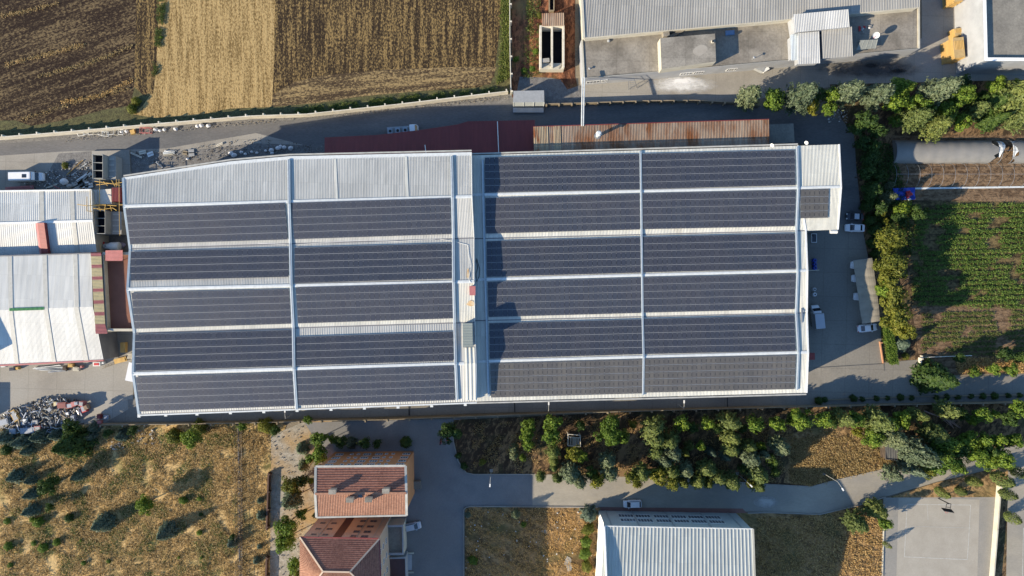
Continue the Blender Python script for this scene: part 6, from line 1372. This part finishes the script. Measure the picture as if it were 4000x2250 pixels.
def grove(group, place_, rows, key=0):
    """rows: (x, y, r, code[, own label]); within one group each kind is counted from the left, or from the top when key is 1"""
    by = {}
    for t in sorted(rows, key=lambda t: t[key]): by.setdefault((t[3], t[2] >= 36), []).append(t)
    for (code, big), L in by.items():
        for i, t in enumerate(L):
            d = ('large ' if big else 'small ') + KIND[code][3]
            lab = t[4] if len(t) > 4 else ('the only %s %s' % (d, place_) if len(L) == 1 else '%s %s from the %s %s' % (ordw(i), d, 'top' if key else 'left', place_))
            tree(t[0], t[1], t[2], code, lab[0].upper() + lab[1:], group)
grove('trees of the north east belt', 'in the northeast belt', [
 (2928, 380, 46, 'P'), (3020, 388, 46, 'D'), (3128, 378, 54, 'P'), (3168, 418, 34, 'Y'), (3192, 372, 30, 'K'), (3250, 372, 33, 'D'), (3312, 358, 50, 'P'), (3238, 425, 26, 'D'), (3428, 372, 52, 'P'), (3500, 392, 52, 'D'), (3520, 332, 46, 'D'), (3560, 400, 36, 'D'),
 (3655, 360, 56, 'P'), (3755, 372, 52, 'D'), (3757, 330, 36, 'K'), (3700, 436, 46, 'D'), (3572, 458, 46, 'O'), (3655, 498, 46, 'O'), (3760, 480, 34, 'D'), (3498, 472, 24, 'D'), (3870, 405, 66, 'N'), (3950, 385, 64, 'O'), (3900, 340, 44, 'D'), (3982, 350, 40, 'D'), (3880, 470, 40, 'N'), (3985, 460, 44, 'O'), (4080, 400, 60, 'D'),
 (3388, 474, 46, 'K'), (3430, 510, 36, 'K'), (3345, 500, 34, 'K'), (3620, 420, 38, 'D'), (3810, 430, 34, 'O')])
grove('trees of the shaded hedge belt', 'in the shaded hedge belt', [
 (3370, 560, 38, 'K'), (3410, 570, 36, 'K'), (3400, 620, 42, 'K'), (3385, 680, 38, 'K'), (3430, 690, 34, 'K'), (3410, 745, 42, 'K'), (3395, 800, 36, 'B'), (3440, 810, 32, 'K'), (3400, 860, 30, 'B'), (3420, 900, 32, 'B'), (3410, 950, 28, 'B'), (3425, 990, 26, 'B'), (3476, 724, 16, 'P'), (3472, 770, 26, 'P'), (3447, 826, 20, 'Y'), (3458, 862, 16, 'Y'), (3530, 815, 34, 'D'), (3590, 830, 40, 'K'), (3520, 850, 36, 'K')], 1)
grove('golden trees beside the crop garden', 'beside the crop garden', [
 (3478, 930, 66, 'Y'), (3492, 1030, 72, 'Y'), (3470, 1090, 42, 'Y'), (3488, 1165, 62, 'Y'), (3505, 1245, 66, 'Y'), (3530, 1285, 40, 'Y'), (3450, 1130, 34, 'D')], 1)
tree(3524, 1345, 38, 'S', 'Round blue green spruce just below the golden trees', 'trees at the east gate'); tree(3540, 1392, 18, 'W', 'Small yellow green bush below the round blue green spruce', 'trees at the east gate')
tree(3658, 1478, 80, 'N', 'Big round green conifer standing alone at the gate of the east yard', 'trees at the east gate')
grove('trees on the verge south of the vegetable rows', 'on the dry verge', [(3810, 1452, 26, 'D'), (3884, 1446, 30, 'D'), (3955, 1444, 30, 'D'), (3930, 1385, 34, 'K'), (3985, 1395, 32, 'K'), (3750, 1400, 26, 'K')])
grove('bushes of the planter along the shaded road', 'in the roadside planter', [(x, y, r, 'B') for x, y, r in [(3200, 1566, 20), (3222, 1562, 16), (3335, 1556, 19), (3370, 1560, 14), (3425, 1557, 15), (3468, 1556, 13), (3520, 1553, 18), (3562, 1555, 14), (3660, 1553, 14), (3700, 1551, 16), (3744, 1552, 14), (3795, 1549, 14), (3842, 1548, 16), (3888, 1547, 18), (3940, 1545, 14), (3985, 1545, 14)]])
grove('trees along the south wall of the factory', 'along the factory south wall', [
 (1757, 1693, 44, 'K'), (2064, 1658, 28, 'D'), (2160, 1655, 38, 'D'), (2268, 1666, 22, 'K'), (2388, 1664, 42, 'D'), (2470, 1658, 18, 'Y'), (2556, 1668, 44, 'O'), (2660, 1653, 36, 'D'), (2708, 1668, 24, 'K'), (2761, 1650, 30, 'D'), (2800, 1672, 22, 'K'), (2850, 1650, 38, 'O'), (2900, 1670, 22, 'K'), (2948, 1652, 38, 'D'),
 (3037, 1652, 30, 'D'), (3090, 1640, 24, 'K'), (3134, 1639, 46, 'D'), (3215, 1633, 36, 'D'), (3250, 1652, 24, 'K'), (3287, 1635, 32, 'O'), (3345, 1639, 34, 'D'), (3420, 1641, 48, 'O'), (3480, 1650, 30, 'D'), (3520, 1639, 34, 'D'), (3579, 1618, 26, 'O'), (3695, 1602, 36, 'O'), (3760, 1625, 24, 'K'), (3833, 1620, 34, 'D'), (3798, 1640, 20, 'D'), (3890, 1615, 16, 'D'), (3940, 1640, 30, 'K'), (3982, 1600, 34, 'D')])
grove('trees of the western park grove', 'in the western park', [
 (2056, 1700, 30, 'D'), (2062, 1741, 26, 'D'), (2153, 1702, 38, 'D'), (2008, 1750, 17, 'P'), (2009, 1780, 16, 'P'), (2043, 1788, 14, 'D'), (2159, 1762, 26, 'O'), (2162, 1800, 20, 'O'), (2163, 1828, 16, 'O'), (2240, 1774, 32, 'Y'), (2276, 1788, 24, 'D'), (2113, 1862, 19, 'O'), (2178, 1866, 20, 'O'), (2224, 1850, 38, 'P'), (2262, 1874, 30, 'P'), (2369, 1798, 32, 'P'), (2377, 1846, 34, 'P'), (2332, 1875, 34, 'Y'), (2310, 1850, 28, 'K'), (2380, 1702, 46, 'D'), (2430, 1705, 28, 'D'),
 (2560, 1708, 38, 'O'), (2614, 1716, 36, 'O'), (2567, 1763, 28, 'O'), (2629, 1768, 34, 'P'), (2590, 1800, 26, 'P'), (2510, 1844, 34, 'O'), (2474, 1864, 30, 'Y'), (2488, 1890, 20, 'Y'), (2565, 1858, 36, 'Y'), (2620, 1840, 34, 'O'), (2622, 1885, 30, 'Y')])
grove('trees of the eastern park grove', 'in the eastern park', [
 (2672, 1833, 32, 'P'), (2668, 1884, 18, 'O'), (2726, 1880, 28, 'O'), (2758, 1829, 34, 'O'), (2804, 1864, 30, 'O'), (2766, 1888, 18, 'O'), (2860, 1879, 32, 'O'), (2738, 1741, 20, 'D'), (2695, 1741, 17, 'O'), (2676, 1771, 15, 'O'), (2777, 1763, 20, 'S'), (2835, 1782, 22, 'S'), (2850, 1708, 34, 'O'), (2855, 1757, 30, 'O'), (2921, 1741, 27, 'O'), (2928, 1790, 34, 'P'), (2979, 1768, 28, 'S'), (2972, 1740, 18, 'D'), (2952, 1852, 38, 'O'), (2963, 1895, 26, 'O'), (2934, 1886, 18, 'Y'), (3043, 1738, 36, 'P'), (3010, 1800, 26, 'K'), (3030, 1840, 24, 'K'), (2900, 1830, 22, 'K')])
grove('trees around the dark hut', 'around the dark hut', [
 (3412, 1708, 42, 'D'), (3480, 1706, 44, 'P'), (3350, 1690, 20, 'Y'), (3583, 1765, 58, 'P'), (3640, 1700, 44, 'O'), (3692, 1728, 52, 'D'), (3676, 1802, 56, 'D'), (3736, 1822, 36, 'D'), (3560, 1828, 32, 'S'), (3785, 1728, 40, 'D'), (3816, 1782, 46, 'D'), (3870, 1798, 40, 'D'), (3915, 1790, 46, 'D'), (3847, 1722, 32, 'D'), (3897, 1722, 32, 'D'), (3960, 1716, 32, 'D'), (3620, 1830, 40, 'Y'), (3740, 1760, 36, 'K'), (3860, 1760, 36, 'K'), (3640, 1765, 36, 'K')])
tree(3482, 1846, 34, 'P', 'Sparse pale pine on the edge of the campus road, left of the leafy clump', 'trees around the ball court')
grove('trees around the ball court', 'around the ball court', [(3420, 1988, 42, 'O'), (3348, 2042, 42, 'O'), (3458, 2046, 34, 'D'), (3440, 2010, 24, 'Y')])
for x, y, r_, l in [(3466, 2130, 13, 'Slender cypress on the west edge of the ball court, the lowest on that side'), (3684, 1926, 22, 'Slender cypress right above the basketball hoop'), (3753, 1918, 18, 'Slender cypress right of the one above the basketball hoop'), (3806, 1884, 22, 'Slender cypress between the campus road and the court corner'), (3918, 1872, 30, 'Tall cypress above the head of the cream court wall'), (3940, 1932, 25, 'Cypress leaning over the cream court wall, second from its head'), (3960, 2026, 24, 'Cypress right of the cream court wall, the lowest one'), (3985, 1850, 24, 'Cypress at the right edge of the picture by the side road')]:
    tree(x, y, r_, 'T', l, 'cypresses around the ball court')
grove('trees at the top edge of the meadow', 'at the meadow top', [(18, 1712, 38, 'S'), (82, 1728, 36, 'S'), (155, 1706, 38, 'S'), (105, 1762, 28, 'S'), (22, 1757, 28, 'B'), (215, 1700, 30, 'S'), (280, 1736, 74, 'N'), (350, 1706, 26, 'S'), (474, 1704, 30, 'S'), (280, 1668, 34, 'K'), (365, 1670, 26, 'S'), (420, 1690, 24, 'K'), (676, 1706, 38, 'W'), (748, 1712, 44, 'D'), (777, 1668, 38, 'W'), (520, 1680, 22, 'K'), (944, 1668, 20, 'D'), (1040, 1664, 42, 'W'), (1075, 1680, 26, 'K'), (1205, 1638, 20, 'D')])
grove('spruces and trees standing in the meadow', 'inside the dry meadow', [(58, 1862, 34, 'S'), (120, 1876, 26, 'S'), (184, 1897, 42, 'K'), (120, 1932, 30, 'S'), (303, 1860, 28, 'S'), (122, 1994, 34, 'S'), (194, 1982, 22, 'K'), (398, 2046, 46, 'S'), (563, 1971, 40, 'D'), (645, 2078, 42, 'S'), (905, 2122, 24, 'S'), (908, 2096, 14, 'K')])
grove('round bushes dotted over the meadow', 'dotted over the dry meadow', [(27, 2037, 17, 'G'), (148, 2040, 26, 'G'), (125, 2030, 15, 'G'), (268, 2025, 22, 'B'), (715, 1955, 21, 'G'), (779, 1948, 14, 'G'), (779, 2082, 15, 'G'), (221, 2118, 19, 'G'), (167, 2140, 24, 'G'), (132, 2122, 15, 'G'), (31, 2134, 22, 'G'), (317, 2112, 9, 'G'), (326, 2200, 13, 'G'), (423, 2192, 12, 'G'), (39, 2207, 15, 'G'), (699, 2178, 9, 'G'), (787, 2178, 10, 'G'), (785, 2010, 12, 'B')])
grove('trees round the tiled blocks', 'beside the tiled blocks', [(1179, 1753, 30, 'S'), (1248, 1716, 38, 'D'), (1250, 1776, 38, 'D'), (1210, 1790, 26, 'D'), (1183, 1820, 22, 'P'), (1136, 1898, 44, 'Y'), (1180, 1880, 30, 'K'), (1218, 1881, 16, 'D'), (1140, 1955, 46, 'P'), (1178, 2006, 26, 'D'), (1114, 2058, 52, 'D'), (1113, 2122, 48, 'D'), (1148, 2204, 38, 'D'), (1155, 2250, 30, 'Y'), (1016, 1955, 17, 'S'), (1019, 2014, 24, 'S'), (1002, 2190, 20, 'S'), (1014, 2135, 14, 'S'), (1232, 2010, 16, 'K')])
grove('trees behind the orange block', 'behind the orange block', [(1328, 1726, 28, 'K'), (1369, 1732, 28, 'S'), (1423, 1730, 30, 'K'), (1470, 1734, 24, 'K'), (1583, 1730, 26, 'N'), (1300, 1715, 22, 'D')])
grove('plants on the lawns', 'by the sports hall', [(1886, 1807, 17, 'Y'), (1847, 2190, 24, 'G'), (2014, 2008, 18, 'P'), (2045, 2048, 15, 'D'), (2303, 2013, 38, 'S'), (2298, 2070, 30, 'W'), (2290, 2120, 28, 'G'), (2286, 2165, 30, 'G'), (2292, 2215, 28, 'W'), (1828, 2012, 16, 'S'), (1790, 1780, 16, 'B'), (1812, 1822, 18, 'B'), (2500, 2080, 0, 'B')][:-1])
grove('plants by the fields and the bunker', 'near the concrete bunker', [(2108, 60, 16, 'W'), (2092, 200, 15, 'G'), (2016, 230, 15, 'G'), (2080, 268, 15, 'G'), (2048, 275, 16, 'G'), (530, 395, 22, 'W'), (512, 425, 24, 'W'), (628, 145, 9, 'G'), (252, 645, 17, 'W')])
# hedge as one clipped plant
r = empty('hedge', G(3466, 1340), 'long clipped green hedge along the east edge of the yard', 'hedge'); V, F = [], []; rnd = random.Random(9)
for i in range(7000):
    t = rnd.random(); x = 3444 + 30 * t + rnd.uniform(-1, 1) * 17; y = 1240 + 178 * t; c = G(x, y); z = 2.3 * (rnd.random() ** .35); c.z = z
    leafquad(V, F, c + Vector((rnd.gauss(0, .08), rnd.gauss(0, .12), 0)), Vector((rnd.gauss(0, .6), rnd.gauss(0, .6), .8)), .17, rnd)
mb = MB(); o_ = ORG[r.name]; mb.v = V; mb.f = F; mb.build('foliage', L_D, r)
mb = MB()
for i in range(10): mb.tube(G(3447 + 3 * i, 1248 + 18 * i), G(3447 + 3 * i, 1248 + 18 * i) + UP * 1.8, .05, .02, 5)
mb.build('stem', m_bark, r)
# ------------------------------------------------------------------ ground cover, rows of crops (stuff)
def inside(P, x, y):
    c_ = False; j = len(P) - 1
    for i in range(len(P)):
        if (P[i][1] > y) != (P[j][1] > y) and x < (P[j][0] - P[i][0]) * (y - P[i][1]) / (P[j][1] - P[i][1] + 1e-9) + P[i][0]: c_ = not c_
        j = i
    return c_
def tufts(name, label, ring, n, s, m, seed, per=5, up=.6, patch=None, h=.35, rowp=None):
    rnd = random.Random(seed); xs_ = [p[0] for p in ring]; ys_ = [p[1] for p in ring]; V, F = [], []; k = 0; z0 = .004 * LAY[0]; guard = 0
    from mathutils import noise as nz
    while k < n and guard < n * 30:
        guard += 1; x, y = rnd.uniform(min(xs_), max(xs_)), rnd.uniform(min(ys_), max(ys_))
        if rowp: y = round((y + x * .02) / rowp) * rowp - x * .02 + rnd.gauss(0, rowp * .1)
        if not inside(ring, x, y): continue
        if patch is not None and nz.noise(Vector((x / patch[0], y / patch[1 if len(patch) > 2 else 0], seed))) < patch[-1]: continue
        c = G(x, y); c.z = z0; k += 1
        for j in range(per):
            v = Vector((rnd.gauss(0, .22), rnd.gauss(0, .22), rnd.uniform(.05, 1) * h)); leafquad(V, F, c + v, Vector((rnd.gauss(0, 1), rnd.gauss(0, 1), up)), s, rnd)
    mb = MB(); mb.v = V; mb.f = F; return tag(mb.build(name, m, origin=(0, 0, 0)), label, None, None, 'stuff')
tufts('dry_grass', 'tall dry straw coloured grass over the whole meadow', [(0, 1715), (430, 1690), (900, 1670), (1050, 1690), (1046, 2260), (0, 2260)], 17000, .16, L_G, 1, 4, 1.4, (60, -.3), .35)
tufts('green_grass', 'patches of greener grass in the dry meadow', [(0, 1730), (400, 1700), (926, 1690), (930, 2260), (0, 2260)], 5200, .14, L_W, 2, 4, 1.2, (70, .12), .35)
tufts('crops', 'rows of leafy green crops in the garden', [(3620, 792), (4010, 800), (4020, 1205), (3560, 1200), (3570, 860)], 8500, .17, L_C, 3, 4, 1.2, (80, 40, -.22), .4, 20)
tufts('vegetables', 'thin rows of seedlings in the vegetable plot', [(3600, 1212), (4010, 1215), (4010, 1385), (3600, 1385)], 3000, .14, L_W, 4, 4, 1.1, (90, 60, -.3), .22, 20)
for pp, ww in (([(0, 66), (110, 44), (230, 14)], 4), ([(22, 256), (90, 236), (170, 218), (330, 176)], 6), ([(150, 300), (300, 262), (420, 222), (520, 178)], 4), ([(240, 402), (400, 372), (520, 312)], 5), ([(80, 470), (300, 400), (515, 345)], 4)):
    tufts('straw', 'thin trail of straw across the ploughed field, the one starting at %s' % {66: 'the top left corner', 256: 'the left edge', 300: 'mid field', 402: 'the lower middle', 470: 'the lower left corner'}[pp[0][1]], [(x, y - ww) for x, y in pp] + [(x, y + ww) for x, y in reversed(pp)], int(26 * ww ** .5 * len(pp)), .15, L_G, int(pp[0][1]), 3, 1.4, None, .15)
tufts('weeds', 'green weeds growing along the shaded side of the field wall', [(1150, 430), (1500, 385), (1900, 350), (1975, 345), (1980, 364), (1556, 410), (1160, 452)], 1600, .16, L_W, 5, 4, .8, (30, -.1), .3)
tufts('weeds', 'green weeds in a strip beside the ploughed rows', [(1958, 0), (1990, 0), (1990, 300), (1940, 330), (1955, 200)], 900, .18, L_W, 6, 4, .8, None, .4)
tufts('weeds', 'mixed weeds and dry grass around the concrete bunker', [(2060, 0), (2110, 0), (2106, 300), (2040, 310)], 400, .18, L_W, 7, 4, .8, (25, -.1), .4)
tufts('weeds', 'green weeds between the stubble and the ploughed strip', [(622, 0), (650, 0), (612, 300), (600, 300)], 500, .16, L_W, 8, 4, .8, (30, -.2), .3)
tufts('park_grass', 'dry grass and weeds on the ground of the park', [(1850, 1650), (2900, 1620), (3540, 1600), (3540, 1780), (3420, 1830), (3160, 1890), (2700, 1860), (1840, 1840)], 5200, .16, L_G, 9, 3, .8, (50, .02), .25)
tufts('park_grass', 'sunlit dry grass in the open corner of the park', [(3090, 1710), (3400, 1700), (3540, 1800), (3420, 1836), (3249, 1874), (3167, 1896), (3080, 1880)], 3000, .17, L_G, 10, 4, .8, None, .3)
tufts('lawn_grass', 'long dry grass on the lawn beside the ball court', [(2960, 2020), (3200, 2015), (3340, 1985), (3450, 1960), (3440, 2255), (2960, 2255)], 4200, .17, L_G, 11, 3, .9, None, .25)
tufts('lawn_grass', 'thin dry grass on the lawn west of the sports hall', [(1825, 1985), (2335, 1990), (2335, 2255), (1825, 2255)], 3600, .14, L_G, 12, 3, .9, (40, -.2), .2)
tufts('hedge_weeds', 'dark undergrowth below the shaded hedge belt', [(3360, 560), (3470, 560), (3560, 800), (3560, 1000), (3450, 980), (3380, 760)], 1800, .22, L_DK, 13, 4, .9, None, .5)
tufts('verge_grass', 'dry grass on the verge east of the round conifer', [(3730, 1395), (4010, 1400), (4010, 1455), (3740, 1452)], 1200, .18, L_G, 14, 3, .9, None, .3)
# ------------------------------------------------------------------ light and camera
EL, = (24.0,)
to_sun = Vector((-2.02, -.981, 1.0)).normalized()
sd = bpy.data.lights.new('sun', 'SUN'); sd.energy = 5.0; sd.angle = R(.5); sd.color = (1, .86, .66)
so = bpy.data.objects.new('sun', sd); col.objects.link(so); so.rotation_euler = to_sun.to_track_quat('Z', 'Y').to_euler()
w = bpy.data.worlds.new('World'); scn.world = w; w.use_nodes = True; nt = w.node_tree
sky = nt.nodes.new('ShaderNodeTexSky'); sky.sky_type = 'NISHITA'; sky.sun_disc = False; sky.sun_elevation = math.asin(to_sun.z); sky.sun_rotation = math.atan2(to_sun.x, to_sun.y)
sky.ozone_density = 5.5; sky.air_density = 1.2; sky.dust_density = .3
nt.links.new(sky.outputs[0], nt.nodes['Background'].inputs[0]); nt.nodes['Background'].inputs[1].default_value = .13
cd = bpy.data.cameras.new('camera'); cd.sensor_width = 36; cd.lens = 36 * (PPM * H) / 4000; cd.clip_start = 1; cd.clip_end = 6000
co = bpy.data.objects.new('camera', cd); col.objects.link(co); co.location = (0, 0, H); scn.camera = co
scn.view_settings.view_transform = 'Standard'; scn.view_settings.look = 'None'; scn.view_settings.exposure = .92; scn.view_settings.gamma = 1
scn.cycles.max_bounces = 5; scn.cycles.diffuse_bounces = 3; scn.cycles.glossy_bounces = 2; scn.cycles.transmission_bounces = 3
